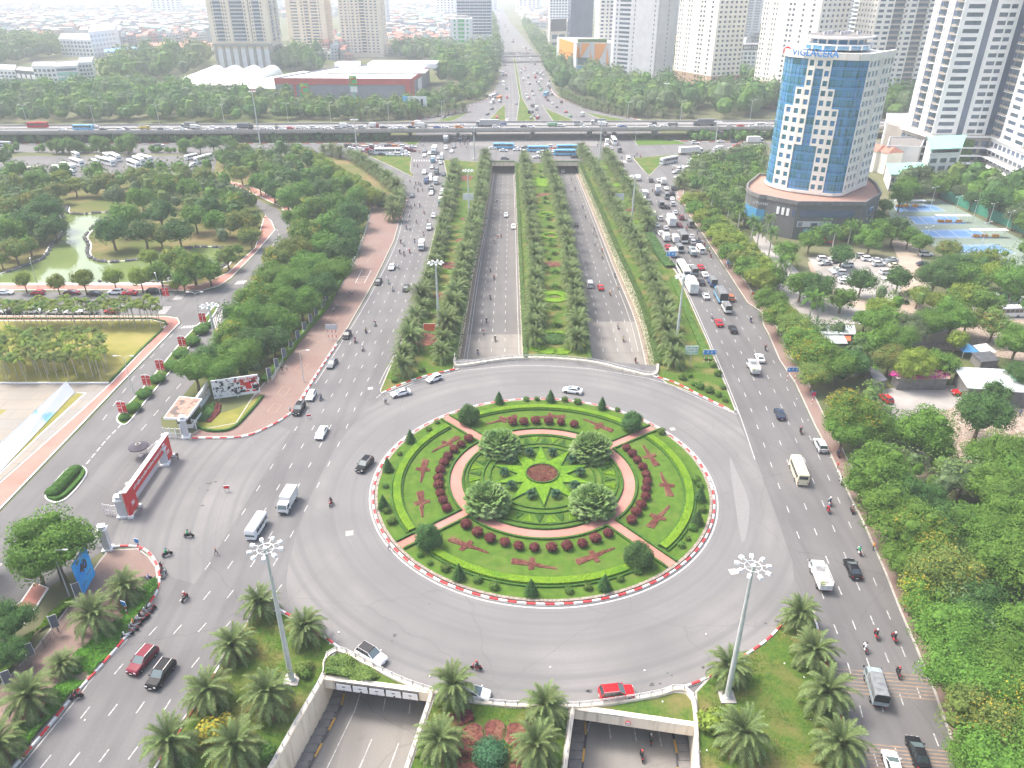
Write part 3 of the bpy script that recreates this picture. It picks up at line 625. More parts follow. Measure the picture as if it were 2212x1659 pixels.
def smallconi(mb,rg):
 for k in range(9):
  t=k/8;r=1.1*(1-t)**.8+.14;mb.ball((0,0,.4+2.3*t),(r*.7,r*.7,.4),8,4)
  leafball(mb,(0,0,.4+2.3*t),(r,r,.42),int(40+130*(1-t)),.22,rg,low=-.3,up=.9)
def bigconi(mb,rg):
 for k in range(30):
  a=rg.uniform(0,6.28);d=1.6*math.sqrt(rg.random());h=rg.uniform(1.2,3.9-d*.8);c=(d*math.cos(a),d*math.sin(a),h)
  mb.ball(c,(.7,.7,.8),6,4);leafball(mb,c,(.95,.95,1.15),170,.26,rg,low=-.3,up=.9)
 mb.ball((0,0,1.7),(2.0,2.0,1.6),10,6);leafball(mb,(0,0,1.7),(2.45,2.45,2.0),900,.27,rg,low=-.7,up=.8)
me_red=shrub_proto('red_shrub','','',m_redleaf,redball,2)
me_sb=shrub_proto('bush','','',m_bush,smallbush,3)
me_sc=shrub_proto('conifer','','',m_conifer,smallconi,2)
me_bc=shrub_proto('big_conifer','','',m_conifer,bigconi,2)
ba=T(1,2,[(1838,505),(1775,553),(1713,597),(1662,655),(1627,712),(1595,778),(1578,846),(1580,910),(1595,980),(1618,1040),(1652,1108),(1818,1250),(1915,1317),(2024,1368),(2150,1402)])+T(2,2,[(58,1435),(193,1448),(342,1448),(475,1435),(607,1414),(718,1370),(828,1325),(985,583),(1035,633),(1078,688),(1127,750),(1155,815),(1165,876),(1155,938),(1152,1008),(1113,1078),(1072,1140),(1030,1210),(101,358),(203,350),(316,353),(421,361),(535,378),(6,360)])
for i,(x,y)in enumerate(ba):
 g=G(x,y);side='left arc' if i<11 else 'near arc' if i<22 else 'right arc' if i<33 else 'far arc'
 o=ob('red_shrub',me_red[i%2],loc=(g.x,g.y,.33),rz=i*1.3,label='burgundy ball shaped shrub in the %s around the pink ring path'%side,cat='shrub',group='burgundy ball shrubs, '+side);q=rnd.uniform(.9,1.08);o.scale=(q,q,q)
for x,y,w in[(1012,916,'at the far left of the ring'),(1363,932,'at the far right of the ring'),(927,1182,'at the near left, beside the lower left path'),(1376,1222,'at the near right, beside the lower right path')]:
 g=G(x,y);ob('big_conifer',me_bc[x%2],loc=(g.x,g.y,.3),rz=x,label='big rounded dark green conifer bush '+w,cat='shrub')
for x,y in[(1078,874),(1189,870),(1300,886),(887,958),(838,1020),(829,1102),(992,1253),(1147,1287),(1305,1276),(1505,1135)]+T(2,2,[(1620,1020)]):
 g=G(x,y);ob('conifer',me_sc[x%2>.5],loc=(g.x,g.y,.3),rz=x,label='small pointed dark conifer on the outer lawn of the roundabout',cat='shrub',group='small pointed conifers of the outer lawn')
for x,y in T(1,2,[(1495,415),(1243,625),(1120,905),(1175,1215),(1505,1570),(1565,350),(1640,1620),(1420,1500),(1135,1120)])+T(2,2,[(122,155),(565,180),(455,160),(910,245),(1290,440),(1585,860),(1620,900),(1555,1270),(1515,1360),(1460,1420),(1220,1600),(1080,1640),(215,150),(1640,1110)])+T(1,3,[(1915,60),(2060,120)])+T(2,3,[(490,155),(655,125),(930,50)]):
 g=G(x,y);o=ob('bush',rnd.choice(me_sb),loc=(g.x,g.y,.3),rz=x,label='small round garden bush on the outer lawn of the roundabout',cat='bush',group='small bushes of the outer lawn');q=rnd.uniform(.7,1.35);o.scale=(q,q,q)
def fanleaf(mb,base,tip,up,rad,m=0,n=9):
 d=(tip-base).normalized();s=d.cross(up).normalized();k=len(mb.v);mb.v.append(tuple(tip));
 for i in range(n+1):
  a=R(-115+230*i/n);rr=rad*(1 if i%2==0 else .86)
  droop=-up*rad*(.18+.32*abs(math.sin(a)))-(Vector((0,0,1))*rad*.25)
  mb.v.append(tuple(tip+(d*math.cos(a)+s*math.sin(a))*rr+droop+up*(.09*rad if i%2 else 0)))
 for i in range(n):mb.face((k,k+1+i,k+2+i),m)
def fanpalm_mesh(seed):
 rg=random.Random(seed);mb=MB()
 for i in range(420):
  el=math.asin(rg.uniform(-.45,1));az=rg.uniform(0,6.283);L=rg.uniform(2.5,4.1)
  d=Vector((math.cos(el)*math.cos(az),math.cos(el)*math.sin(az),math.sin(el)))
  c=Vector((0,0,1.9));tip=c+Vector((d.x*L,d.y*L,d.z*L*.72))
  mb.beam(c,tip,.05,.05,1);fanleaf(mb,c,tip,(d*.4+Vector((0,0,1))*.9).normalized(),rg.uniform(.5,.75))
 mb.ball((0,0,2.0),(2.1,2.1,1.5),10,6,0,.1);return mb.mesh('crown',[m_fan,m_hedge])
me_fan=[fanpalm_mesh(3),fanpalm_mesh(5)]
tmb=MB();tmb.lathe([(.55,0),(.42,.6),(.36,2.0)],10);me_ftr=tmb.mesh('trunk',m_trunk)
for i,(x,y,w)in enumerate([(1079,979,'far left'),(1277,986,'far right'),(1053,1102,'near left'),(1278,1106,'near right')]):
 g=G(x,y);t=thing('fan_palm','bushy grey green fan palm at the %s of the inner garden circle'%w,'palm',(g.x,g.y,.3),i*1.7,'four big fan palms around the star')
 ob('crown',me_fan[i%2],parent=t);ob('trunk',me_ftr,parent=t)
def cycad_mesh():
 rg=random.Random(4);mb=MB();mb.lathe([(.28,0),(.24,.9)],8,1)
 for i in range(46):
  az=i*2.4;el=R(rg.uniform(-5,70));pts=[]
  for k in range(6):
   t=k/5;L=1.25*t;pts.append(Vector((math.cos(az)*L*math.cos(el),math.sin(az)*L*math.cos(el),.9+L*math.sin(el)-t*t*.55)))
  s=Vector((-math.sin(az),math.cos(az),0))
  for k in range(5):
   w0=.20*math.sin(math.pi*(k/5*.9+.1));w1=.20*math.sin(math.pi*((k+1)/5*.9+.1))if k<4 else .02
   dz=Vector((0,0,.05));mb.quad(pts[k],pts[k]+s*w0+dz,pts[k+1]+s*w1+dz,pts[k+1]);mb.quad(pts[k],pts[k+1],pts[k+1]-s*w1+dz,pts[k]-s*w0+dz)
 return mb.mesh('cycad',[m_cycad,m_trunk])
me_cy=cycad_mesh()
for k in range(10):
 a=R(36*k);ob('cycad',me_cy,loc=(CX+7.2*math.cos(a),SY+7.2*math.sin(a),.35),rz=k,label='small dark cycad between two arms of the green star',cat='cycad',group='cycads between the star arms')
def dashes(name,path,w=.16,L=1.9,per=7.1,off=0.0,mat=None,z=.02):
 pts=resample(path,.1);mb=MB();n=int(L/.1);p=int(per/.1);i=int(off/.1)
 while i+n<len(pts):
  ribbon(mb,[pts[i],pts[i+n//2],pts[i+n]],w,z);i+=p
 return ob(name,mb,mat or m_paint,kind='structure')
def lerpath(a,b,t):return[p.lerp(q,t)for p,q in zip(a,b)]
Lk=smooth([G(30,1660),G(155,1509),G(215,1444)+Vector((-.5,0,0)),Vector((-52.3,92,0)),Vector((-49.6,125,0)),G(673,829),G(728,745),G(793,640),G(853,520),G(872,430)])
Rk=smooth([G(330,1660),G(412,1544),G(475,1439),Vector((-34.4,92,0)),Vector((-31.2,125,0)),G(825,829),G(863,752),G(905,640),G(940,497),G(962,420)])
for k,t in enumerate((.19,.385,.58,.775)):
 dashes('lane_marking',lerpath(Lk,Rk,t),off=k*.4)
def sub(path,y0,y1):return[p for p in path if y0<=p.y<=y1]
line('edge_marking',lerpath(sub(Lk,0,82),[p for p in Lk if p.y<=82],0),.15,.021,m_paint_old)if False else None
line('edge_marking',[p+Vector((.7,0,0))for p in sub(Lk,0,80)],.15,.021,m_paint)
line('edge_marking',[p+Vector((.8,0,0))for p in sub(Lk,152,340)],.16,.021,m_paint)
line('edge_marking',[p+Vector((-.6,0,0))for p in sub(Rk,0,90)],.15,.021,m_paint)
line('edge_marking',[p+Vector((-.6,0,0))for p in sub(Rk,150,172)]+[],.16,.021,m_paint)
Rl=smooth([G(1870,1800),G(1845,1659),G(1819,1564),G(1766,1369),Vector((46.2,112,0)),G(1586,880),G(1528,737),G(1481,632),G(1440,560),G(1400,500),G(1372,420),G(1350,370)])
Rr=smooth([G(2150,1800),G(2085,1670),G(2049,1587),G(1976,1399),G(1880,1170),G(1716,829),G(1659,725),G(1613,655),G(1561,575),G(1516,507),G(1470,430),G(1462,395)])
for k,t in enumerate((.22,.44,.66,.86)):
 dashes('lane_marking',lerpath(Rl,Rr,t),off=1+k*.9,mat=m_paint if k<2 else m_paint_old)
line('edge_marking',[p+Vector((.6,0,0))for p in sub(Rl,120,330)],.18,.021,m_paint)
line('edge_marking',GP([(813,860),(822,852),(852,845),(905,823),(1000,800),(1106,790),(1181,790),(1281,797),(1400,817),(1450,832),(1516,863),(1590,895),(1596,893),(1588,880)]),.16,.021,m_paint)
for w,e,s_,f in((NL_W,NL_E,(.28,.50,.72),1),(NR_W,NR_E,(.26,.5,.74),0)):
 for t in s_:
  dashes('lane_marking',lerpath(w,e,t),z=ZR+.02,L=2.2,per=6.5)
 for t in((.12,.95)if f else(.05,.84)):line('edge_marking',lerpath(w,e,t),.15,ZR+.02,m_paint)
for w,e,s_ in((SL_W,SL_E,(.52,.76)),(SR_W,SR_E,(.34,.56,.77))):
 for t in s_:dashes('lane_marking',[w[0]+(e[0]-w[0])*t+Vector((0,8,0))]+lerpath(w,e,t),z=ZR+.02,L=4.5,per=9,off=3)
 line('edge_marking',[w[0]+(e[0]-w[0])*.3+Vector((0,8,0))]+lerpath(w,e,.26 if w is SL_W else .12),.15,ZR+.02,m_paint)
 for t,dx in((0,1.9),(1,-1.7)):
  if w is SL_W and t:continue
  pth=[w[0]+(e[0]-w[0])*t+Vector((dx,12,0))]+[p+Vector((dx,0,0))for p in lerpath(w,e,t)]
  kerb_blocks(pth,2.0,st_y,st_b,ZR+.01,matb=m_conc_dk)
  sw=MB()
  for i,p in enumerate(resample(pth,1.25)):sw.box((p.x-dx*.55,p.y,ZR+.12),(1.5,1.17,.24),0)
  ob('walkway_slabs',sw,m_conc_dk,kind='structure')
m_walk=M_('walkway_slab',(.27,.225,.18),(.18,.15,.125),scale=1.2,rough=.95)
for w,e,dx in((NR_W,NR_E,-1.2),(NL_W,NL_E,1.1)):
 pth=[p+Vector((dx,0,0))for p in(e if w is NR_W else w)]
 mbk=MB();ribbon(mbk,pth,.3,ZR+.2,0,0,ZR);kb=ob('kerb',mbk,m_kgrey,kind='structure')
 sw=MB()
 for i,p in enumerate(resample(pth,1.6)):sw.box((p.x-dx*.5,p.y,ZR+.1),(1.0,1.5,.2+rnd.uniform(0,.05)),0)
 ob('walkway_slabs',sw,m_walk,kind='structure')
def cross_line(path_w,path_e,y,w,z,mat,name='road_joint'):
 f=lambda P:next((a.lerp(b,(a.y-y)/(a.y-b.y))for a,b in zip(P[:-1],P[1:])if(a.y-y)*(b.y-y)<=0),None)
 a,b=f(path_w),f(path_e)
 if a and b:line(name,[a,b],w,z,mat)
m_joint=M_('joint_seal',(.07,.06,.06),rough=.9)
for y in(76.5,80.0,84):cross_line([SL_W[0]+Vector((0,20,0))]+SL_W,[SL_E[0]+Vector((0,20,0))]+SL_E,y,.1 if y!=76.5 else .5,ZR+.015,m_joint)
for y in(67.5,71.2,75):cross_line([SR_W[0]+Vector((0,20,0))]+SR_W,[SR_E[0]+Vector((0,20,0))]+SR_E,y,.09 if y!=67.5 else .5,ZR+.015,m_joint)
for y in(171,181):cross_line(NR_W,NR_E,y,.09,ZR+.015,m_joint);cross_line(NL_W,NL_E,y+3,.09,ZR+.015,m_joint)
for x0,y0,dx,n in((1806,1445,203,7),(1862,1606,180,7)):
 for k in range(n):
  a,b=G(x0+k*3,y0+k*8.3),G(x0+k*3+dx+8,y0+k*8.3+18)
  line('rumble_strip',[a,b],.2,.024,m_tanpaint)
def zebra(p0,p1,q0,n,w=.45):
 a,b,c=G(*p0),G(*p1),G(*q0)
 for i in range(n):
  s_=a.lerp(b,(i+.5)/n);line('crossing_stripe',[s_,s_+(c-a)],w,.03,m_paint)
zebra((388,710),(435,707),(397,704),8)
zebra((353,662),(338,679),(371,662),7)
zebra((383,636),(372,648),(402,635),6)
zebra((505,615),(527,613),(514,607),5)
for pts in([(468,716),(484,667),(461,689)],):
 P=GP(pts);line('road_marking',P+[P[0]],.25,.03,m_paint)
 for t in(.15,.3,.45,.6,.75):line('road_marking',[P[0].lerp(P[1],t),P[2].lerp(P[1],t)],.2,.03,m_paint)
zebra((827,352),(845,345),(831,348),6,.6);zebra((892,349),(957,349),(892,345),12,.5);zebra((1330,352),(1356,352),(1330,346),7,.5);zebra((1430,352),(1465,362),(1434,349),7,.6)
dashes('lane_marking',GP([(262,917),(230,950),(182,1008)]),w=.3,L=1.5,per=2.2,z=.03)
dashes('lane_marking',GP([(112,1090),(60,1150),(0,1222),(-30,1260)]),w=.3,L=1.5,per=2.2,z=.03)
dashes('lane_marking',GP([(222,908),(300,800),(404,690)]),w=.18,L=2.5,per=6,z=.03)
dashes('lane_marking',GP([(305,930),(390,830),(440,760)]),w=.18,L=2.5,per=6,z=.03)
line('road_marking',GP([(0,1297),(60,1230),(110,1180)]),.2,.03,m_paint)if False else None
dashes('lane_marking',smooth(GP([(578,478),(601,500),(596,520),(560,570)])),w=.18,L=3,per=6,z=.03)
line('road_marking',GP([(-60,661),(340,661)]),.2,.03,m_paint)
for k,y in enumerate((302,320,332)):
 dashes('lane_marking',GP([(1500,y),(2200,y-1)]),w=.3,L=3,per=9)
for xs in([(1098,262),(1098,160),(1082,75),(1070,30)],[(1108,262),(1104,160),(1086,75)],[(1148,250),(1134,170),(1110,100)],[(1164,262),(1145,190),(1120,120)]):
 dashes('lane_marking',smooth(GP(xs)),w=.3,L=4,per=12)
m_bay=M_('faded_bay_paint',(.42,.30,.17),(.30,.2,.14),scale=3,rough=.9)
for x,y in((592,882),(612,845),(650,793),(674,743),(700,706),(715,690),(742,660),(790,555),(800,500)):
 P=GP([(x-14,y+8),(x+2,y+12),(x+16,y-5),(x,y-10)])
 line('bay_marking',P+[P[0]],.12,.165,m_bay)
P=GP([(768,612),(787,612),(802,585),(782,584)]);line('bay_marking',P+[P[0]],.13,.165,m_kwhite)
line('bay_marking',[P[0].lerp(P[3],.5),P[1].lerp(P[2],.5)],.13,.165,m_kwhite)
for x,y,s_ in((1010,958-0,1.3),(1453,927,1.1),(1584,1235,1.3),(755,1152,1.3),(487,1412,1.4),(800,839,1.2)):
 g=G(x,y);mb=MB();mb.box((0,0,.02),(s_,s_,.03));mb.box((0,0,.04),(s_*.6,s_*.6,.02));ob('manhole_cover',mb,m_kgrey,loc=g,rz=.2,label='square pale manhole cover set in the roundabout road',cat='manhole',group='square manhole covers')
spots=MB();rs=random.Random(5)
for x,y in T(0,2,[(1790,860),(1815,858),(1860,845),(1940,855),(1795,920),(1720,900),(1750,1050),(1075,1200)])+T(2,3,[(1280,930),(1210,940),(1215,1003),(1345,840),(1650,790),(1700,770),(1105,1075),(130,1095),(650,995),(670,995),(1980,540),(2100,430),(2190,410),(1380,860)])+T(3,2,[(780,1205),(725,1180),(850,1500)])+T(1,3,[(1175,560),(1200,515),(1500,240)]):
 g=G(x,y);k=9;r=rs.uniform(.12,.4);spots.prism([(g.x+r*math.cos(6.28*i/k)*rs.uniform(.6,1.3),g.y+r*math.sin(6.28*i/k)*rs.uniform(.6,1.1))for i in range(k)],None,.016)
ob('oil_stains',spots,M_('oil_stain',(.06,.06,.062),(.09,.09,.09),rough=.7),kind='stuff',label='dark oil stains and tar spots on the road',cat='stain')
m_green=foliage('green_leaf',(.075,.166,.023),(.130,.247,.037),c3=(.040,.105,.019),var=.1,sc=9,f3=(.5,.7))
m_dark=foliage('dark_leaf',(.042,.105,.027),(.075,.160,.037),c3=(.090,.185,.043),var=.12,sc=9)
m_light=foliage('yellow_green_leaf',(.145,.218,.029),(.223,.281,.039),c3=(.068,.145,.024),var=.15,sc=9)
m_olive=foliage('olive_leaf',(.110,.179,.037),(.165,.234,.052),c3=(.060,.136,.031),var=.2,sc=9)
m_pale=foliage('grey_green_leaf',(.10,.155,.065),(.13,.18,.08),c3=(.06,.10,.04),var=.15,sc=9)
m_gold=foliage('golden_blossom',(.42,.33,.03),(.30,.28,.04),var=.15,sc=3)
m_pod=foliage('rusty_seed_pods',(.30,.17,.06),(.22,.15,.05),var=.15,sc=3)
m_date=foliage('date_palm_leaf',(.097,.150,.049),(.184,.242,.087),c3=(.223,.262,.097),var=.14,sc=4,f3=(.6,.85))
m_boot=M_('palm_trunk',(.17,.12,.08),(.09,.07,.05),scale=6,rough=1,bump=.6)
m_wtrunk=M_('pale_trunk',(.55,.52,.46),(.38,.36,.31),scale=4,rough=.9)
def crown_mesh(seed,mats,nleaf,s,fl=.0,squash=.82,tall=False):
 rg=random.Random(seed);mb=MB();c0=Vector((0,0,1.22));lobes=[]
 for k in range(30):
  d=Vector((rg.gauss(0,1),rg.gauss(0,1),rg.gauss(.25,.9))).normalized()
  if d.z<-.45:d.z*=-.5
  q=rg.uniform(.5,.74);lobes.append((c0+Vector((d.x*q,d.y*q,d.z*q*squash*(1.25 if tall else 1))),rg.uniform(.24,.40)))
 for c,r in lobes:
  mb.ball(c,(r*.5,r*.5,r*.4),6,4,0,.12,rg)
  nn=int(nleaf/30*(r/.32)**2);isf=rg.random()<fl
  for _ in range(nn):
   d=Vector((rg.gauss(0,1),rg.gauss(0,1),rg.gauss(.3,1))).normalized();q=rg.uniform(.78,1.08)
   p=c+Vector((d.x*r,d.y*r,d.z*r*.85))*q
   m=0
   if fl and d.z>.1 and rg.random()<(.5 if isf else .06):m=1
   leaf(mb,p,d+Vector((rg.gauss(0,.45),rg.gauss(0,.45),rg.gauss(.3,.45))),s*rg.uniform(.6,1.3),rg,m,rg.uniform(.55,1))
 mb.ball(c0,(.5,.5,.42),9,5,0,.12,rg)
 return mb.mesh('crown',mats)
def trunk_mesh(seed):
 rg=random.Random(seed);mb=MB();mb.tube([(0,0,-.02),(.02,.01,.35),(.0,.02,.75)],[.075,.055,.045],7)
 for k in range(5):
  a=k*1.256+rg.uniform(-.3,.3);mb.tube([(0,.01,rg.uniform(.42,.65)),(.28*math.cos(a),.28*math.sin(a),.9),(.52*math.cos(a),.52*math.sin(a),1.25)],[.034,.024,.01],5)
 return mb.mesh('trunk',m_trunk)
me_trunks=[trunk_mesh(1),trunk_mesh(2)]
SPEC={'g':[m_green,m_gold],'d':[m_dark,m_gold],'l':[m_light,m_gold],'o':[m_olive,m_pod],'p':[m_pale,m_gold],'y':[m_green,m_gold],'r':[m_olive,m_gold]}
DESC={'g':'mid green','d':'dark green','l':'yellow green','o':'olive green rusty tipped','p':'grey green','y':'green golden flowering','r':'olive tree flecked with gold; olive'}
base_geo={}
def crown_geo(kind,q):
 key=(kind,q)
 if key not in base_geo:
  n,s={0:(700,.19),1:(2800,.10),2:(9500,.054)}[q]
  base_geo[key]=[crown_mesh(ord(kind)*7+q*3+v,SPEC[kind],n,s,fl={'y':.3,'r':.2,'o':.2}.get(kind,0))for v in range(2 if q!=1 else 3)]
 return base_geo[key]
def pxm(x,y,z=0):
 v=(y-829.5)/FP;return FP*(_s+v*_c)/(CH-z)
ntree=0
far_list=[]
def tree(x,y,rpx,kind,label=None,group=None,fz=1.0,place=None):
 global ntree
 r=1.12*rpx/pxm(x,y,4);g=G(x,y,1.02*r*fz)
 q=2 if rpx>36 else 1 if rpx>12 else 0
 lab=label or('%s broadleaf tree %s'%(DESC[kind].split(';')[-1].strip()if kind!='r' else 'olive gold flecked',place or 'in the park'))
 t=thing('broadleaf_tree',lab,'tree',(g.x,g.y,0),rnd.uniform(0,6.28),group or('trees '+(place or 'in the park')))
 t.scale=(r,r,r*fz);c=ob('crown',rnd.choice(crown_geo(kind,q)),parent=t,loc=(0,0,-.2));ob('trunk',rnd.choice(me_trunks),parent=t);ntree+=1
 return t
def pip(x,y,pts):
 c=False;j=len(pts)-1
 for i in range(len(pts)):
  if(pts[i][1]>y)!=(pts[j][1]>y)and x<(pts[j][0]-pts[i][0])*(y-pts[i][1])/(pts[j][1]-pts[i][1])+pts[i][0]:c=not c
  j=i
 return c
def scatter(poly,r,kinds,place,seed,far=False,gap=1.25,avoid=()):
 rg=random.Random(seed);W_=[G(x,y)for x,y in poly];pts=[(p.x,p.y)for p in W_]
 xs,ys=[p[0]for p in pts],[p[1]for p in pts];got=[]
 av=[[(p.x,p.y)for p in GP(a)]for a in avoid]
 for _ in range(int(9*(max(xs)-min(xs))*(max(ys)-min(ys))/(r*r))):
  X,Y=rg.uniform(min(xs),max(xs)),rg.uniform(min(ys),max(ys));rr=r*rg.uniform(.72,1.25)
  if not pip(X,Y,pts)or any(pip(X,Y,a)for a in av):continue
  if any((X-a)**2+(Y-b)**2<((rr+c)*gap*.5)**2 for a,b,c in got):continue
  got.append((X,Y,rr));k=rg.choice(kinds)
  if far:far_list.append((X,Y,rr,k));continue
  d=math.hypot(X,Y);ppx=1000/d*rr*1.6
  lab='%s broadleaf tree %s'%({'r':'olive gold flecked','y':'green golden flowering'}.get(k,DESC[k]),place)
  t=thing('broadleaf_tree',lab,'tree',(X,Y,0),rg.uniform(0,6.28),'trees '+place);z=rg.uniform(.85,1.15)
  t.scale=(rr,rr,rr*z);ob('crown',rg.choice(crown_geo(k,2 if ppx>36 else 1 if ppx>12 else 0)),parent=t);ob('trunk',me_trunks[0],parent=t)
 return len(got)
for x,y,r,k in[(1492,432,17,'l'),(1503,452,17,'g'),(1520,470,18,'l'),(1537,487,19,'g'),(1553,505,20,'l'),(1570,524,21,'l'),(1586,545,22,'g'),(1603,563,23,'r'),(1622,582,25,'g'),(1643,604,26,'l')]:
 tree(x-2,y,r*1.4,k,place='in the dense row beside the congested right road',fz=.85)
 tree(x+r*1.05,y-r*.1,r*1.35,rnd.choice('glr'),place='in the second line of the dense row beside the right road',fz=.85)
for x,y,r,k in[(1669,652,30,'g'),(1690,685,33,'y'),(1718,708,34,'r'),(1738,738,36,'y'),(1768,768,42,'y'),(1808,790,36,'g'),(1842,784,33,'d'),(1760,812,30,'r')]:
 tree(x-3,y,r*1.25,k,place='at the kerb below the office podium',fz=.9)
for x,y,r,k in[(1838,893,62,'y'),(1822,935,48,'g'),(1880,925,48,'g'),(1899,1018,68,'g'),(1862,1050,42,'g'),(1945,1062,56,'d'),(1938,1115,72,'g'),(1985,1165,78,'y'),(1952,1215,56,'g'),(2040,1245,82,'r'),(1995,1290,60,'y'),(2085,1300,72,'d'),(2062,1372,80,'g'),(2140,1350,70,'d'),(2085,1465,88,'g'),(2160,1440,80,'g'),(2120,1565,92,'r'),(2205,1530,85,'y'),(2170,1660,100,'g'),(2100,1640,62,'g'),(2230,1240,80,'g'),(2230,1400,90,'g'),(2260,1640,100,'g')]:
 tree(x,y,r,k,place='along the brown pavement of the right road, lower right',fz=.92)
for x,y,r,k in[(1993,935,62,'g'),(2026,975,40,'g'),(1952,955,30,'p'),(1905,905,30,'p'),(1940,860,0,'g'),(2122,895,60,'d'),(2150,848,30,'d'),(2130,995,52,'g'),(2175,985,60,'g'),(2085,1030,52,'p'),(2150,1060,66,'g'),(2210,1040,66,'g'),(2060,1130,50,'d'),(2010,1085,42,'d'),(2120,1140,62,'g'),(2190,1140,70,'g'),(2050,1190,50,'d'),(2160,1215,70,'g')]:
 if r:tree(x,y,r,k,place='beside the rubble yard on the right')
for x,y,r,k in[(1732,615,34,'g'),(1767,622,40,'d'),(1820,645,30,'g'),(1862,608,31,'d'),(1942,602,30,'d'),(2023,598,42,'d'),(2062,578,38,'d'),(2090,600,36,'g'),(2143,592,32,'l'),(2130,560,26,'l'),(2188,610,44,'g'),(2090,640,36,'l'),(2130,655,36,'g'),(2060,690,44,'g'),(2010,700,40,'g'),(1960,710,42,'p'),(1910,700,42,'g'),(1900,665,30,'l'),(1870,690,26,'g'),(1985,640,26,'l'),(2020,650,26,'l'),(1940,735,42,'g'),(1880,740,34,'g'),(2090,690,34,'o'),(2150,700,36,'o'),(1925,775,38,'o'),(1980,790,44,'l'),(2035,785,34,'g'),(2067,735,26,'l'),(2200,740,44,'g'),(2212,810,40,'d'),(1820,550,28,'d'),(1905,500,30,'g'),(1880,520,30,'g'),(1932,495,32,'d'),(1895,470,22,'d'),(1965,510,26,'g'),(1990,525,24,'g'),(2050,540,28,'o'),(1750,520,26,'g'),(1700,545,28,'g')]:
 tree(x,y,r,k,place='around the car park on the right')
tree(113,1183,88,'g','large round bright green tree beside the gate pillar at the lower left','trees of the lower left',.95)
tree(75,1215,55,'g','smaller green tree pressed against the large round tree','trees of the lower left')
tree(18,1345,55,'d','dark green tree at the left edge above the iron fence','trees of the lower left')
tree(22,1410,45,'d','dark lower tree at the left edge above the iron fence','trees of the lower left')
for x,y,r,k in[(420,800,44,'g'),(452,775,40,'d'),(478,800,42,'g'),(515,770,48,'g'),(550,740,42,'d'),(500,730,42,'y'),(540,690,46,'g'),(590,735,36,'d'),(575,690,42,'g'),(610,700,36,'g'),(560,645,46,'y'),(605,650,44,'g'),(650,655,40,'g'),(640,610,44,'g'),(590,600,42,'g'),(690,620,40,'d'),(720,590,42,'g'),(670,575,42,'g'),(735,545,36,'d'),(640,545,40,'r'),(600,560,36,'r'),(700,535,36,'g'),(750,500,34,'d'),(660,505,36,'y'),(710,490,36,'g'),(640,470,30,'g'),(760,460,32,'d'),(680,450,32,'y'),(725,445,32,'g'),(620,430,28,'g'),(770,425,26,'g'),(655,415,28,'g'),(700,410,28,'d'),(590,410,26,'d'),(740,400,26,'g'),(560,395,24,'g'),(630,385,25,'d'),(675,380,24,'g'),(520,375,22,'r'),(590,370,24,'g'),(545,350,22,'g'),(500,345,20,'d'),(630,350,20,'g'),(530,322,16,'r'),(505,318,16,'g')]:
 tree(x,y,r,k,place='between the campus road and the brown pavement')
for x,y,r in[(645,325,10),(665,335,12),(685,345,13),(703,358,14),(722,370,14),(742,385,15),(762,398,15),(782,412,16),(800,425,16)]:
 tree(x,y,r*1.5,'l',place='in the bright yellow green row across the park corner')
for x,y,r,k in[(95,455,40,'d'),(60,480,36,'d'),(115,490,30,'d'),(60,440,30,'r'),(20,500,34,'g'),(30,540,30,'o'),(62,530,22,'o'),(10,450,30,'o'),(0,560,20,'o'),(240,500,36,'d'),(270,470,34,'g'),(310,500,34,'d'),(345,460,34,'d'),(385,500,34,'d'),(345,510,28,'o'),(322,555,22,'l'),(420,470,30,'g'),(450,450,30,'d'),(500,440,30,'y'),(470,480,30,'g'),(520,480,34,'r'),(540,510,26,'r'),(345,590,30,'g'),(375,560,34,'r'),(415,575,38,'y'),(450,585,32,'g'),(490,555,26,'o'),(395,605,24,'g'),(515,540,14,'g'),(305,430,30,'g'),(250,425,26,'p'),(225,395,26,'o'),(300,385,28,'o'),(360,400,28,'y'),(410,410,28,'g'),(440,385,26,'o'),(480,420,18,'g'),(400,375,20,'o'),(330,378,18,'r'),(130,385,22,'l'),(80,390,26,'g'),(30,395,24,'l'),(120,415,24,'o'),(0,410,24,'g'),(30,420,22,'d'),(160,400,22,'l'),(5,340,20,'d')]:
 tree(x,y,r,k,place='around the green pond')
for x,y,r in[(50,605,20),(122,610,20),(178,603,23),(245,600,21),(302,600,23),(380,615,14)]:
 tree(x,y,r,'l',place='in the row of yellow green street trees by the pond promenade',fz=1.25)
for x,y,r,k in[(118,313,16,'g'),(145,312,17,'g'),(165,315,14,'g'),(216,310,20,'g'),(272,308,22,'g'),(400,312,16,'g'),(430,312,17,'g'),(460,310,17,'d'),(490,305,15,'g')]:
 tree(x,y,r,k,place='in the row in front of the flyover')
for x,y,r,k in[(1560,370,20,'g'),(1590,350,24,'d'),(1620,345,22,'d'),(1640,380,20,'g'),(1500,385,16,'l'),(1520,400,16,'g'),(1600,400,20,'g')]:
 tree(x,y,r,k,place='between the office tower and the right road')
scatter([(1900,470),(1985,400),(2212,470),(2330,520),(2330,560),(2170,500),(2040,430)],5.5,'dgpg','behind the tennis courts',11)
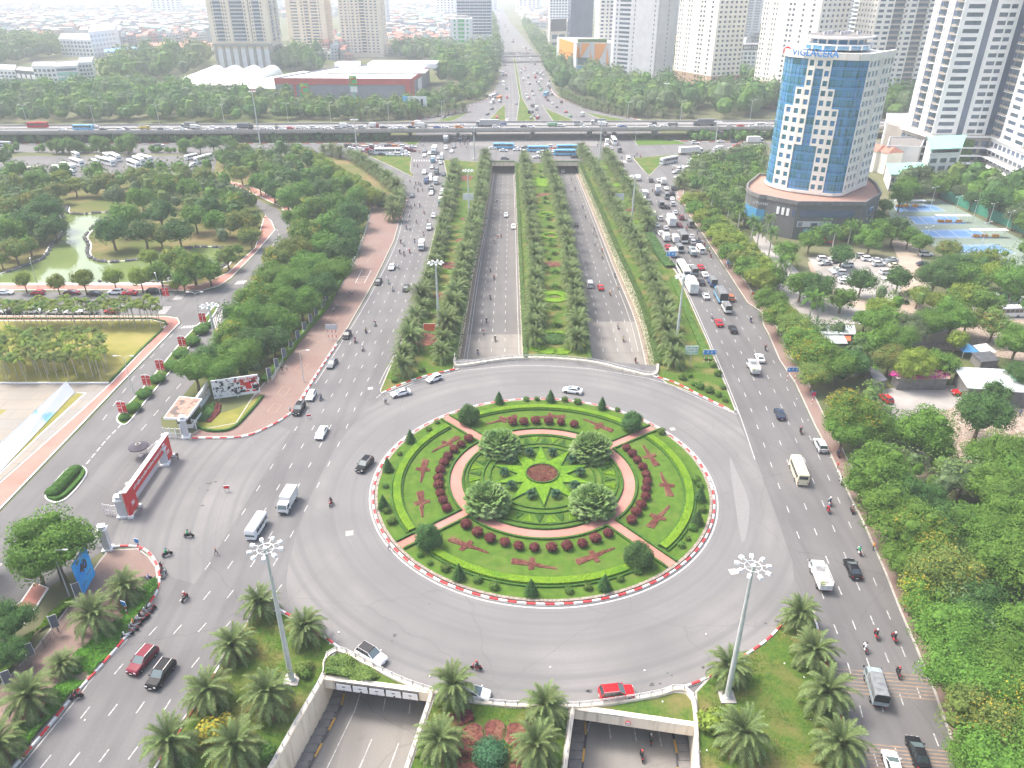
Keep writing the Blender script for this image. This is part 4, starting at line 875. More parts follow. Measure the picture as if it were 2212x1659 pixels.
def frond_mesh(seed,L=3.4,el0=60,n=15,wd=.55,droop=1.0):
 rg=random.Random(seed);mb=MB();P=[];a=R(el0);p=Vector((.12,0,0));st=L/n
 for i in range(n+1):
  P.append(p.copy());p=p+Vector((math.cos(a),0,math.sin(a)))*st;a-=R(120*droop/n)*(.5+i/n)*(.6+.4*math.cos(R(min(el0,80))))
 mb.tube([P[0],P[n//2],P[n]],[.05,.03,.008],3,0,False)
 for i in range(1,n+1):
  t=i/n;w=wd*(math.sin(math.pi*min(.93,.12+t*.85)))**.7;f=(P[min(i+1,n)]-P[i-1]).normalized()
  for sg in(-1,1):
   tip=P[i]+f*w*.75+Vector((0,sg*w,rg.uniform(-.12,.1)*w-.1*w));b0,b1=P[i]-f*.07,P[i]+f*.09
   mb.tri(b0,b1,tip)
   tip2=P[i]+f*w*.95+Vector((0,sg*w*.7,.25*w));mb.tri(b0+f*.1,b1+f*.1,tip2)
 return mb
def frond_variants():return[frond_mesh(i,3.2+.25*(i%3),el,droop=d)for i,(el,d)in enumerate([(82,.9),(68,1.0),(50,1.0),(30,.9),(8,.8),(-18,.5)])]
fv=frond_variants();me_frond=[f.mesh('frond',m_date)for f in fv]
m_deadf=foliage('dead_frond',(.26,.17,.08),(.18,.12,.06),var=.2)
fdead=frond_mesh(9,2.7,-42,droop=.25,wd=.35);me_dead=fdead.mesh('frond',m_deadf)
def frond_layout(seed,n=44):
 rg=random.Random(seed);out=[]
 for i in range(n):
  t=i/n;k=min(5,int(t*6.0));out.append((k,i*2.39996+rg.uniform(-.2,.2),rg.uniform(.85,1.1),rg.uniform(-.15,.15)))
 return out
def palm_crown(seed,n=44):
 mb=MB()
 for k,az,s,tw in frond_layout(seed,n):mb.add(fv[k],Matrix.Translation((0,0,.0))@Matrix.Rotation(az,4,'Z')@Matrix.Rotation(tw,4,'X')@Matrix.Scale(s,4))
 for k in range(6):mb.add(fdead,Matrix.Rotation(seed+k*1.1,4,'Z'),1)
 return mb.mesh('crown',[m_date,m_deadf])
me_pc=[palm_crown(i,52)for i in(1,2,3)]
tm=MB();tm.lathe([(.42,0),(.34,.5),(.30,1.6),(.36,2.1),(.22,2.5)],9)
for k in range(40):
 a=k*2.4;z=.25+k*.05;tm.beam((.28*math.cos(a),.28*math.sin(a),z),(.46*math.cos(a),.46*math.sin(a),z+.22),.12,.05)
me_pt=tm.mesh('trunk',m_boot)
def date_palm(x,y,label,group,near=False,s=1.0,zc=2.7):
 g=G(x,y,zc*s);t=thing('date_palm',label,'palm',(g.x,g.y,.1),rnd.uniform(0,6.28),group);t.scale=(s,s,s)
 if near:
  for k,az,q,tw in frond_layout(rnd.randrange(99),58):
   f=ob('frond',me_frond[k],parent=t,loc=(0,0,2.35));f.rotation_euler=(tw,0,az);f.rotation_mode='XYZ';f.scale=(q,q,q)
  for k in range(rnd.randrange(3,8)):ob('frond',me_dead,parent=t,loc=(0,0,2.3),rz=rnd.uniform(0,6.28),label='brown dead hanging frond')
  t.rotation_euler[0]=rnd.uniform(-.07,.07);t.rotation_euler[1]=rnd.uniform(-.07,.07);t.scale[2]*=rnd.uniform(.88,1.15)
 else:ob('crown',rnd.choice(me_pc),parent=t,loc=(0,0,2.35),rz=rnd.uniform(0,6))
 ob('trunk',me_pt,parent=t);return t
for x,y,s,w in[(270,1268,1,'top of the row left of the left road, by the kerb tip'),(200,1335,1.12,'left of the row of parked scooters'),(136,1432,.75,'small one on the brown pavement, lower left'),(57,1507,1.1,'on the brown pavement left of the two dark cars'),(-4,1610,.95,'cut by the left edge of the picture'),(563,1302,.95,'at the left tip of the left south island'),(502,1390,1.05,'second along the left road edge of the left south island'),(445,1492,1.1,'third along the left road edge of the left south island, beside yellow shrub'),(370,1605,1.12,'fourth along the left road edge, at the bottom'),(663,1355,.95,'by the kerb left of the white car with black roof'),(578,1505,1.08,'beside the foot of the left light mast'),(507,1612,1.08,'beside the orange yellow shrubs at the bottom'),(980,1487,1.0,'hiding part of the white car by the railing'),(948,1600,1.0,'right of the left underpass mouth, lower one'),(1182,1525,.98,'left of the right underpass mouth, by the railing'),(1158,1618,1.0,'left of the right underpass mouth, lower one'),(1576,1438,1.0,'behind the foot of the right light mast'),(1601,1588,1.1,'on the right south island below the mast'),(1726,1324,.98,'at the tip of the right south island'),(1761,1402,1.05,'second along the right edge of the right south island'),(1789,1500,1.1,'third along the right edge, beside the rumble strips'),(1814,1610,1.1,'lowest along the right edge of the right south island')]:
 date_palm(x,y,'date palm, '+w,'date palms south of the roundabout',True,s)
def palm_row(px,step,what,s=1.0,y1=1e9,near_n=0,zc=2.7):
 P=resample(smooth([G(x,y,zc)for x,y in px]),step*.88)
 for i,p in enumerate(P):
  t=thing('date_palm','date palm in the '+what,'palm',(p.x+rnd.uniform(-.5,.5),p.y+rnd.uniform(-.7,.7),.1),rnd.uniform(0,6.28),'date palms, '+what)
  q=s*rnd.uniform(1.0,1.4);t.scale=(q,q,q)
  if i<near_n:
   t['label']='%s date palm of the %s, counted from the roundabout'%(['nearest','second','third'][i],what)
   for k,az,qq,tw in frond_layout(rnd.randrange(99),50):
    f=ob('frond',me_frond[k],parent=t,loc=(0,0,2.35));f.rotation_euler=(tw,0,az);f.scale=(qq,qq,qq)
  else:ob('crown',rnd.choice(me_pc),parent=t,loc=(0,0,2.35),rz=rnd.uniform(0,6))
  ob('trunk',me_pt,parent=t)
palm_row([(866,790),(885,728),(915,640),(945,540),(970,430),(984,348)],8.2,'west row of the left median',.98,near_n=2)
palm_row([(950,757),(975,668),(1000,570),(1020,500),(1038,415),(1047,332)],8.2,'east row of the left median',1.0,near_n=2)
palm_row([(1152,728),(1157,640),(1158,545),(1150,490),(1142,420),(1132,330)],8.0,'left row between the underpass roads',.9,near_n=2)
palm_row([(1249,735),(1242,645),(1232,580),(1218,480),(1204,410),(1176,330)],8.0,'right row between the underpass roads',.95,near_n=2)
palm_row([(1459,772),(1442,712),(1427,650),(1401,575),(1368,512),(1316,425),(1290,370),(1254,322)],8.4,'west row of the right median',.98,near_n=2)
palm_row([(1403,485),(1378,435),(1350,390),(1306,328)],8.2,'east row of the right median',.95)
palm_row([(852,462),(862,415),(840,390),(815,372),(785,350),(755,335),(690,322)],8.0,'row at the north east corner of the park',1.05)
palm_row([(805,428),(828,432),(850,442)],7.0,'short row beside the slip road',1.0)
palm_row([(1468,395),(1500,365),(1560,340),(1650,325)],9.0,'row along the right slip road',1.05)
palm_row([(1000,233),(960,240),(900,247),(840,250),(760,252)],9.0,'row beyond the flyover, left of the ramp',1.1)
palm_row([(1215,203),(1260,222),(1310,235),(1370,246)],8.0,'row beyond the flyover, right of the ramp',1.1)
palm_row([(1300,215),(1350,232),(1420,245),(1500,247)],10.0,'second row beyond the flyover, right of the ramp',1.1)
def areca_mesh(seed):
 rg=random.Random(seed);mb=MB()
 for i in range(13):
  az=i*2.4+rg.uniform(-.2,.2);el=R(rg.uniform(20,75));P=[];p=Vector((0,0,6.4));a=el
  for k in range(6):P.append(p.copy());p=p+Vector((math.cos(a)*math.cos(az),math.cos(a)*math.sin(az),math.sin(a)))*.36;a-=R(24)
  s=Vector((-math.sin(az),math.cos(az),0))
  for k in range(1,6):
   f=(P[k]-P[k-1]).normalized()
   for sg in(-1,1):mb.tri(P[k-1],P[k]+f*.12,P[k]+s*sg*.42+f*.1-Vector((0,0,.15)));mb.tri(P[k-1],P[k],P[k]+s*sg*.3+f*.25+Vector((0,0,.05)))
 return mb
am=[areca_mesh(i).mesh('crown',m_light if i==2 else m_olive)for i in(1,2,3)]
tb=MB();tb.tube([(0,0,0),(.05,.03,3),(0,0,6.0)],[.09,.07,.06],6);tb2=tb.mesh('trunk',m_wtrunk)
tb=MB();tb.tube([(0,0,0),(0,0,.8)],[.075,.05],6);tb3=tb.mesh('crownshaft',m_light)
rg=random.Random(8)
for gname,quad,n in(('slender white stemmed areca palm in the back rows beside the street with parked cars',[(10,694),(345,694),(352,712),(10,712)],75),('slender white stemmed areca palm in the front block on the dry lawn',[(-20,765),(225,760),(250,800),(230,826),(-20,826)],80)):
 P=[(p.x,p.y)for p in GP(quad)];xs=[p[0]for p in P];ys=[p[1]for p in P];got=[]
 for _ in range(4000):
  if len(got)>=n:break
  X,Y=rg.uniform(min(xs),max(xs)),rg.uniform(min(ys),max(ys))
  if pip(X,Y,P)and all((X-a)**2+(Y-b)**2>3 for a,b in got):
   got.append((X,Y));t=thing('areca_palm',gname,'palm',(X,Y,0),rg.uniform(0,6),'areca palms, '+gname[35:55].strip());q=rg.uniform(.85,1.1);t.scale=(q,q,q)
   ob('crown',rg.choice(am),parent=t);ob('trunk',tb2,parent=t);ob('crownshaft',tb3,parent=t,loc=(0,0,5.9))
def royal(seed):
 mb=MB()
 for i in range(17):
  k=min(4,i//4);mb.add(frond_mesh(seed*20+i,3.6,[78,58,36,12,-10][k],13,.85,1.15),Matrix.Translation((0,0,9.2))@Matrix.Rotation(i*2.4,4,'Z'))
 return mb.mesh('crown',[m_green])
rm=[royal(1),royal(2)];tb=MB();tb.tube([(0,0,0),(.1,0,3),(0,0,8.0)],[.30,.24,.2],8);rt=tb.mesh('trunk',m_wtrunk)
tb=MB();tb.tube([(0,0,0),(0,0,1.4)],[.18,.12],8);rs_=tb.mesh('crownshaft',m_light)
for x,y,s in[(1575,448,.9),(1600,452,.95),(1628,480,.95),(1640,500,.95),(1668,505,.9),(1690,540,.95),(1688,570,1.0),(1712,565,.9),(1755,650,1.0),(1772,655,.95),(1805,500,.8),(1840,490,.75),(1662,475,.9),(1540,420,.9),(1560,400,.85),(1520,392,.85),(1585,425,.9),(1612,420,.9),(1598,390,.85),(1630,440,.9),(1575,370,.8),(1548,385,.85)]:
 g=G(x,y,9*s);t=thing('royal_palm','tall feathery royal palm beside the office podium lane','palm',(g.x,g.y,0),rnd.uniform(0,6),'royal palms by the office podium');t.scale=(s,s,s)
 ob('crown',rnd.choice(rm),parent=t);ob('trunk',rt,parent=t);ob('crownshaft',rs_,parent=t,loc=(0,0,8))
def dome(mb,rg):
 mb.ball((0,0,.5),(.93,.93,.52),10,5,0,.03);leafball(mb,(0,0,.45),(1,1,.65),420,.15,rg,low=-.2,depth=.08)
me_dome=shrub_proto('bush','','',m_hedge,dome,2)
for i,(x,y,r)in enumerate(T(0,1,[])+[]):pass
for x,y,r in[(164,1018,1.25),(152,1030,1.3),(141,1042,1.3),(130,1054,1.35),(117,1066,1.4)]:
 g=G(x,y+3);ob('clipped_bush',me_dome[0],loc=(g.x,g.y,.15),label='clipped dome bush in the oblong bed of the drive',cat='bush',group='dome bushes of the oblong bed').scale=(r,r,r)
for x,y,r in[(436,716,2.2),(418,740,2.1),(392,767,2.1),(370,793,2.0),(343,821,1.9),(314,853,1.9),(290,883,1.8),(270,902,1.2),(450,703,1.3)]:
 g=G(x,y+4);ob('clipped_bush',me_dome[1],loc=(g.x,g.y,.15),rz=x,label='big clipped dome bush on the campus road median between red banners',cat='bush',group='dome bushes of the campus median').scale=(r,r,r*.9)
hedge('hedge',[G(x,y)for x,y in[(106,1082),(104,1072),(112,1058),(134,1032)]]+[G(183,1026)],.01,.01,m_hedge,0,.1,label='x',z=0)if False else None
bo=smooth(GP([(104,1078),(110,1062),(132,1036),(152,1016),(170,1010),(182,1017),(180,1030),(164,1050),(142,1072),(122,1083)]),4,True)
hedge('hedge',[p.lerp(sum(bo,Vector())/len(bo),.07)for p in bo],.7,.5,m_hedge,22,.22,z=.12,closed=True,label='clipped hedge border of the oblong bed on the drive')
hedge('hedge',resample(smooth(GP([(352,712),(300,762),(236,828)])),2),.5,.45,m_hedge,10,.25,label='low dark hedge along the pink campus pavement')
hedge('hedge',GP([(0,690),(330,690),(356,696),(361,704)]),.5,.5,m_hedge,8,.3,label='low dark hedge behind the areca palm rows')
m_creep=foliage('creeper_leaf',(.08,.145,.035),(.115,.185,.045),c3=(.05,.09,.02),var=.05,sc=.7)
def curtain(path,inw,label,w=1.1,drop=2.6,n=9000,s=.45,top=.75,face=1.0):
 mb=MB();ribbon(mb,path,w,top-.1,0,0,-.02);P=resample(path,.5);rg=random.Random(len(label))
 for _ in range(n):
  i=rg.randrange(len(P)-1);a=P[i].lerp(P[i+1],rg.random());d=(P[i+1]-P[i]).normalized();q=Vector((-d.y,d.x,0))*inw
  if rg.random()<.5:p=a+q*rg.uniform(-w/2-.1,w/2+.1);p.z=top+rg.uniform(-.1,.15);nn=Vector((rg.gauss(0,.5),rg.gauss(0,.5),1))
  else:
   z=rg.random()**1.2;p=a+q*(w/2+.12+rg.uniform(-.05,.12));p.z=top-z*(drop+top)*rg.uniform(.7,1.15);nn=q+Vector((rg.gauss(0,.3),rg.gauss(0,.3),.35))
  leaf(mb,p,nn,s*rg.uniform(.5,1.2),rg,0,.6)
 return ob('creeper_hedge',mb,m_creep,label=label,cat='hedge')
curtain([p+Vector((-.55,0,0))for p in NL_W],1,'trailing creeper hedge along the left wall of the left underpass road',n=17000,drop=4.0)
curtain([p+Vector((.6,0,0))for p in NL_E],-1,'trailing creeper hedge between left underpass road and middle palms',n=6500,w=.9,drop=1.5)
curtain([p+Vector((-.6,0,0))for p in NR_W],1,'trailing creeper hedge between middle palms and right underpass road',n=6500,w=.9,drop=1.5)
curtain([p+Vector((.35,0,0))for p in NR_E],-1,'long curved creeper curtain on the right wall of the right underpass road',n=26000,drop=4.3,w=1.3)
for a,b,w in((NL_W[0],NL_E[0],'left'),(NR_W[0],NR_E[0],'right')):
 curtain([a+Vector((0,1.2,0)),b+Vector((0,1.2,0))],0,'creeper hanging over the far portal of the %s underpass road'%w,n=500,s=.6)
for x,y,rx,ry,m,w in[(1199,735,4.2,2.8,m_dark,'dark round mound with lime petals'),(1198,643,0,0,None,''),]:
 if m:mb=MB();g=G(x,y);mb.ball((0,0,.3),(3.6,3.1,.9),16,6,0,.03);leafball(mb,(0,0,.35),(3.8,3.3,1.1),900,.35,rnd,low=0,depth=.08);ob('shrub_mound',mb,m,loc=g,label='dark green round shrub mound amid lime petals at the south end of the middle median',cat='shrub')
for k,(x,y)in enumerate([(1180,722),(1213,723),(1165,735),(1224,736),(1185,760),(1213,761),(1162,754)]):
 g=G(x,y);a=[Vector((g.x+2.3*math.cos(6.28*i/14),g.y+1.75*math.sin(6.28*i/14),0))for i in range(14)]
 bed('lime_petal',a,.16,m_hedge_y,160,.35,.3,label='lime green petal shaped bed round the dark shrub mound',cat='flower bed',group='lime petal beds')
def ringbed(x,y,r0,r1,mat,lab,sy=1.0,n=500,kk=40):
 g=G(x,y);A=[Vector((g.x+r1*math.cos(6.28319*i/kk),g.y+sy*r1*math.sin(6.28319*i/kk),0))for i in range(kk)]
 hedge('hedge',[g+Vector(((r0+r1)/2*math.cos(6.28319*i/kk),sy*(r0+r1)/2*math.sin(6.28319*i/kk),0))for i in range(kk)],r1-r0,.32,mat,9,.35,z=.12,closed=True,label=lab)
ringbed(1198,643,2.0,4.6,m_hedge_y,'lime oval hedge with dark centre in the middle median, nearest of the ovals',.9)
ringbed(1190,510,2.4,4.0,m_hedge_y,'lime oval hedge in the middle median, second of the ovals',.9)
ringbed(1181,465,2.6,4.4,m_hedge_y,'lime oval hedge in the middle median, third of the ovals',.9)
for x,y,r,m in[(1194,572,3.2,m_redbed),(1172,422,3.0,m_redbed),(1190,512,1.8,m_redbed)]:
 g=G(x,y);bed('flower_bed',[Vector((g.x+r*math.cos(.4488*i),g.y+r*.8*math.sin(.4488*i),0))for i in range(14)],.14,m,140,.35,.2,label='round brown flower bed in the middle median',cat='flower bed',group='brown beds of the middle median')
g=G(1165,395);bed('flower_bed',[g+Vector(p)for p in((-4,-8,0),(4,-8,0),(4.5,10,0),(-3.5,10,0))],.15,m_hedge_y,700,.4,.25,label='bright lime rectangular bed at the far end of the middle median',cat='flower bed')
for x,y,a,b,m,col in[(1010,474,3,2,m_redbed,'brown'),(1003,500,4,2,m_hedge,'green'),(1005,520,3.5,2.4,m_redbed,'brown'),(975,574,3.4,3.4,m_redbed,'brown'),(965,588,3,1.5,m_hedge_y,'lime'),(958,640,3,3,m_redbed,'brown'),(917,735,3.5,4,m_redbed,'dark brown'),(1380,480,3.2,2,m_hedge_y,'lime'),(1330,400,3.5,3,m_hedge_y,'lime'),(1305,362,4,4,m_hedge_y,'lime'),(1365,455,3,2,m_redbed,'brown'),(1008,385,3,5,m_redbed,'brown'),(1008,410,3,3,m_hedge,'green')]:
 g=G(x,y);bed('flower_bed',[Vector((g.x+a*math.cos(.4488*i),g.y+b*math.sin(.4488*i),0))for i in range(14)],.15,m,int(14*a*b),.35,.22,label='%s planted bed between the palm rows of a side median'%col,cat='flower bed',group='%s beds of the side medians'%col)
for k in range(17):
 t=k/16;x=952+(1024-952)*t;y=715+(475-715)*t;a=G(x,y);b=a+Vector((5.2,1.4,0))
 hedge('hedge',[a,b],.35,.35,m_hedge,9,.3,z=.12,label='short low hedge strip slanting across the west median',group='slanting hedge strips')
hedge('hedge',smooth(GP([(1402,508),(1415,530),(1428,555),(1448,580)])),3.2,1.1,m_dark,10,.55,label='thick dark hedge between right median and congested road')
hedge('hedge',smooth(GP([(1452,600),(1478,660),(1495,700),(1530,780)])),1.7,.55,m_medh if False else m_bush,14,.35,label='low clipped green strip hedge along the right median edge')
for x,y,r in T(2,2,[(1620,40,1.0),(1700,75,1.0),(1780,110,.8),(1840,155,.7),(1820,40,.8),(1570,15,.7),(1880,200,.5)])if False else[(1511,839,1.1),(1531,848,1.1),(1551,857,.8),(1566,868,.7),(1561,840,.8),(1498,833,.7),(1540,793,.9),(1550,812,1.0),(1474,820,1.0),(1490,815,.7),(1447,740,.7),(1464,738,.6),(1419,690,.9),(1385,605,.9),(1430,735,.9)]:
 g=G(x,y);ob('bush',me_sb[0],loc=(g.x,g.y,.1),rz=x,label='rounded green bush on the right median near its tip',cat='bush',group='bushes of the right median').scale=(r*1.4,)*3
for x,y,r in[(912,804,.9),(852,826,.8),(1186,562,.8),(1215,582,.9),(1180,580,.8),(1195,590,.7)]:
 g=G(x,y);ob('bush',me_sb[1],loc=(g.x,g.y,.1),rz=x,label='small round bush among the median palms',cat='bush',group='bushes among the median palms').scale=(r*1.4,)*3
def plant_mesh():
 mb=MB()
 for i in range(22):mb.add(frond_mesh(i,1.7,75-(i%5)*16,8,.5,1.2),Matrix.Rotation(i*2.4,4,'Z'))
 return mb.mesh('leafy_palm',m_green)
me_lp=plant_mesh()
for x,y in T(2,1,[(385,1160),(370,1010),(370,830),(370,700),(360,540),(345,470),(340,430),(325,310),(310,240),(310,215),(290,100),(285,60)])+[(1180,415),(1170,385),(1168,372)]:
 g=G(x,y);ob('small_palm',me_lp,loc=(g.x,g.y,.1),rz=x*3,label='small leafy palm down the centre line of the middle median',cat='palm',group='small palms of the middle median').scale=(1.15,)*3
m_tuft=M_('grass_tuft',(.10,.16,.022),(.055,.11,.018),scale=.8,rough=1,c3=(.22,.165,.07),scale3=.16,spec=.05,f3=(.46,.72))
def groundcover(name,poly,n,s,mat,label,zh=.7,seed=1,h0=.1):
 W_=[(p.x,p.y)for p in GP(poly)];rg=random.Random(seed);mb=MB();xs=[p[0]for p in W_];ys=[p[1]for p in W_];k=0
 from mathutils import noise
 while k<n:
  x,y=rg.uniform(min(xs),max(xs)),rg.uniform(min(ys),max(ys))
  if not pip(x,y,W_):continue
  k+=1;hh=max(0,.35+noise.noise(Vector((x*.35,y*.35,seed)))*.9)*zh
  leaf(mb,Vector((x,y,h0+hh*rg.uniform(.6,1.0))),Vector((rg.gauss(0,.6),rg.gauss(0,.6),1)),s*rg.uniform(.5,1.3),rg,0,.7)
 return ob(name,mb,mat,kind='stuff',label=label,cat='ground cover')
groundcover('ground_cover',[(338,1250),(343,1270),(325,1302),(268,1380),(213,1444),(153,1509),(60,1618),(20,1659),(-20,1659),(20,1600),(75,1540),(110,1500),(150,1450),(165,1410),(190,1395),(235,1360),(262,1320),(280,1290),(310,1270)],15000,.34,M_('vivid_ground_cover',(.075,.20,.02),(.10,.25,.03),scale=1,c3=(.045,.12,.02),scale3=.3,rough=.9,spec=.1,f3=(.5,.65)),'vivid green leafy ground cover along the left kerb',1.3,2)
groundcover('ground_cover',[(120,1345),(150,1318),(165,1295),(150,1290),(110,1330),(80,1365),(60,1400),(0,1480),(-20,1520),(-20,1460),(40,1390)],6000,.4,m_creep if False else M_('lime_ground_cover',(.13,.24,.02),(.17,.29,.03),scale=1,c3=(.06,.13,.02),rough=.9,spec=.1),'lime green creeper on the iron fence at the lower left',1.6,3)
groundcover('ground_cover',[(700,1437),(730,1412),(790,1440),(822,1463),(800,1476),(735,1468),(702,1460)],2600,.4,m_olive,'tangled olive bushes on top of the left underpass mouth',1.5,4)
groundcover('red_shrubs',[(968,1548),(1020,1540),(1023,1562),(985,1572)],1300,.3,m_redleaf,'dark burgundy shrubs behind the left palms of the south centre island',1.5,5)
groundcover('red_shrubs',[(1133,1560),(1175,1562),(1200,1585),(1190,1602),(1140,1590)],1300,.3,m_redleaf,'dark burgundy shrubs beside the right palm of the south centre island',1.5,6)
for x,y in[(1022,1590),(1068,1582),(1112,1590),(1005,1622),(1132,1625),(1010,1655),(1125,1660)]:
 g=G(x,y);bed('flower_bed',[Vector((g.x+1.45*math.cos(.3927*i),g.y+1.7*math.sin(.3927*i),0))for i in range(16)],.16,m_redbed,380,.22,.3,label='brown red round bed around the blue green bush at the bottom centre',cat='flower bed',group='round brown beds at the bottom centre')
 hedge('hedge',[Vector((g.x+1.5*math.cos(.3927*i),g.y+1.75*math.sin(.3927*i),0))for i in range(16)],.14,.22,m_hedge,18,.14,z=.12,closed=True,label='thin hedge ring around a brown bed at the bottom centre',group='thin hedge rings at the bottom centre')
mb=MB();mb.ball((0,0,1.0),(1.9,1.9,1.2),10,6,0,.06);leafball(mb,(0,0,1.1),(2.25,2.25,1.5),1500,.28,random.Random(3),low=-.6)
g=G(1058,1640);ob('round_bush',mb,foliage('blue_green_leaf',(.045,.13,.06),(.06,.16,.075)),loc=g,label='round blue green bush ringed by brown beds at the bottom centre',cat='bush')
for x,y,r,lab in[(455,1585,1.9,'orange yellow flowering shrub between two palms at the bottom left, largest'),(487,1560,1.2,'orange yellow flowering shrub, upper one beside the bottom left palms'),(540,1600,1.1,'orange yellow flowering shrub, right one beside the bottom left palms')]:
 mb=MB();mb.ball((0,0,.6),(.7,.7,.5),8,5,0,.1);leafball(mb,(0,0,.65),(1,1,.75),420,.24,rnd,ms=(0,0,1),low=-.6)
 g=G(x,y,.6);ob('flowering_shrub',mb,[m_gold,m_olive],loc=(g.x,g.y,.1),label=lab,cat='shrub').scale=(r,r,r*.9)
for x,y,r,m_,lab in[(650,1447,1.1,m_olive,'round olive bush nearest to the left mast'),(665,1440,.9,m_olive,'round olive bush behind the other two by the left mast'),(660,1457,1.0,m_bush,'bright round bush by the foot of the left mast'),(1535,1565,1.9,m_light,'yellow tipped shrub beside the right underpass mouth'),(573,1630,1.5,m_bush,'leafy bush near the left underpass wall at the bottom')]:
 g=G(x,y,.5);ob('bush',me_sb[0],loc=(g.x,g.y,.1),rz=x,label=lab,cat='bush').scale=(r*1.25,)*3;C.objects[-1].data=me_sb[0].copy();C.objects[-1].data.materials.clear();C.objects[-1].data.materials.append(m_)
for nm_,pl_,n_ in(('left',[(548,1330),(600,1328),(690,1385),(695,1460),(590,1655),(360,1655),(430,1530)],9000),('right',[(1510,1500),(1600,1430),(1700,1345),(1750,1330),(1840,1655),(1510,1655)],9000),('centre',[(940,1510),(1230,1535),(1215,1655),(885,1655)],5000)):
 groundcover('grass_tufts',pl_,n_,.3,m_tuft,'uneven grass tufts over the %s south island'%nm_,.12,7,.1)
flat('lawn',smooth(GP([(430,928),(415,915),(440,905),(520,880),(560,855),(566,862),(540,890),(505,925),(470,932)]),3,True),.15,m_drygrass)
hedge('hedge',smooth(GP([(420,918),(440,930),(470,934),(505,926),(540,892),(568,858)])),.5,.5,m_hedge_y if False else m_hedge,14,.25,z=.14,label='low hedge round the small lawn beside the guard house')
bed('flower_bed',GP([(424,912),(440,880),(465,872),(462,890),(445,912)]),.16,m_dark,500,.35,.4,label='dark green planting bed below the white name wall',cat='flower bed')
bed('flower_bed',GP([(445,914),(463,890),(467,872),(478,875),(474,895),(455,914)]),.16,m_redleaf,300,.3,.3,label='red flower band on the small lawn beside the guard house',cat='flower bed')
def put_txt(name,me,parent,loc,ux,uz=Vector((0,0,1))):
 o=ob(name,me,parent=parent);ux=ux.normalized();uz=uz.normalized();n=ux.cross(uz).normalized()
 o.matrix_local=Matrix(((ux.x,uz.x,n.x,loc[0]),(ux.y,uz.y,n.y,loc[1]),(ux.z,uz.z,n.z,loc[2]),(0,0,0,1)));return o
ZD=6.3
m_deck=M_road('deck_asphalt',(.22,.215,.21),(.27,.265,.255),(.16,.155,.15),(.02,.5,1))
near=GP([(-420,285),(0,283),(553,281),(1106,277),(1660,274),(2350,271)],7.1);farr=GP([(-420,271),(0,270),(553,267),(1106,262),(1660,260),(2350,257)],7.1)
fo=thing('flyover','long grey concrete flyover crossing above the whole junction','bridge',(0,449,0))
def rel(v):return Vector((v.x,v.y-449,v.z))
N_,F_=[rel(p)for p in near],[rel(p)for p in farr]
mb=MB()
for i in range(5):
 a,b,c,d=N_[i],N_[i+1],F_[i+1],F_[i]
 def zz(p,z,dy=0):return(p.x,p.y+dy,z)
 mb.quad(zz(a,ZD),zz(b,ZD),zz(c,ZD),zz(d,ZD),0)
 mb.quad(zz(b,ZD-.5),zz(a,ZD-.5),zz(a,ZD),zz(b,ZD),1);mb.quad(zz(b,ZD-.5,1.5),zz(a,ZD-.5,1.5),zz(a,ZD-.5),zz(b,ZD-.5),1)
 mb.quad(zz(b,4.7,1.7),zz(a,4.7,1.7),zz(a,ZD-.5,1.5),zz(b,ZD-.5,1.5),1);mb.quad(zz(d,4.7),zz(c,4.7),zz(b,4.7,1.7),zz(a,4.7,1.7),1);mb.quad(zz(d,4.7),zz(c,4.7),zz(c,ZD),zz(d,ZD),1)
ob('deck',mb,[m_deck,m_conc],parent=fo)
for P,nm in((N_,'parapet'),(F_,'parapet')):
 mb=MB()
 for a,b in zip(P[:-1],P[1:]):mb.beam((a.x,a.y+.15,ZD+.4),(b.x,b.y+.15,ZD+.4),.3,.85)
 for a,b in zip(P[:-1],P[1:]):mb.beam((a.x,a.y+.1,ZD+.95),(b.x,b.y+.1,ZD+.95),.42,.12)
 ob(nm,mb,m_conc,parent=fo)
mb=MB()
for i in range(5):
 a,b=N_[i].lerp(F_[i],.5),N_[i+1].lerp(F_[i+1],.5);mb.beam((a.x,a.y,ZD+.3),(b.x,b.y,ZD+.3),.5,.6)
ob('central_barrier',mb,m_conc,parent=fo)
pm=MB();pm.prism([(1.1*math.cos(k*.524),1.5*math.sin(k*.524))for k in range(12)],0,3.6,0);pm.box((0,0,4.15),(2.2,17,1.1),0,top=(1,1.15));pme=pm.mesh('pier',m_conc_dk)
for x in(47,186,325,465,607,745,886,1025,1150,1272,1412,1551,1640):
 p=G(x,298);ob('pier',pme,parent=fo,loc=(p.x,14,0))
p,q=G(1078,122,6),G(1200,120,6);mb=MB();mb.beam(p,q,14,1.2);mb.beam(p+Vector((0,-7,1)),q+Vector((0,-7,1)),.4,1)
for x in(1088,1110,1132,1165):g=G(x,124);mb.box((g.x,g.y+4,2.7),(2,2,5.4))
ob('flyover',mb,m_conc,label='small far flyover crossing the highway in the haze',cat='bridge')
m_win=M_('window_glass',(.10,.15,.20),(.05,.08,.12),scale=.35,rough=.12,spec=.7,var=.3)
m_winb=M_('blue_curtain_glass',(.08,.29,.40),(.03,.13,.22),scale=.25,rough=.1,spec=.8,var=.5)
m_winl=M_('blue_spandrel_glass',(.08,.28,.50),rough=.15,spec=.7,var=.1)
m_wall_c=M_('ivory_wall',(.84,.79,.70),(.78,.73,.64),scale=.3,rough=.75)
m_wall_w=M_('white_wall',(.84,.83,.81),(.76,.75,.73),scale=.2,rough=.75)
m_wall_y=M_('beige_wall',(.864,.734,.562),(.799,.670,.518),scale=.15,rough=.8)
m_wall_t=M_('tan_wall',(.42,.29,.19),(.38,.26,.17),scale=.2,rough=.8)
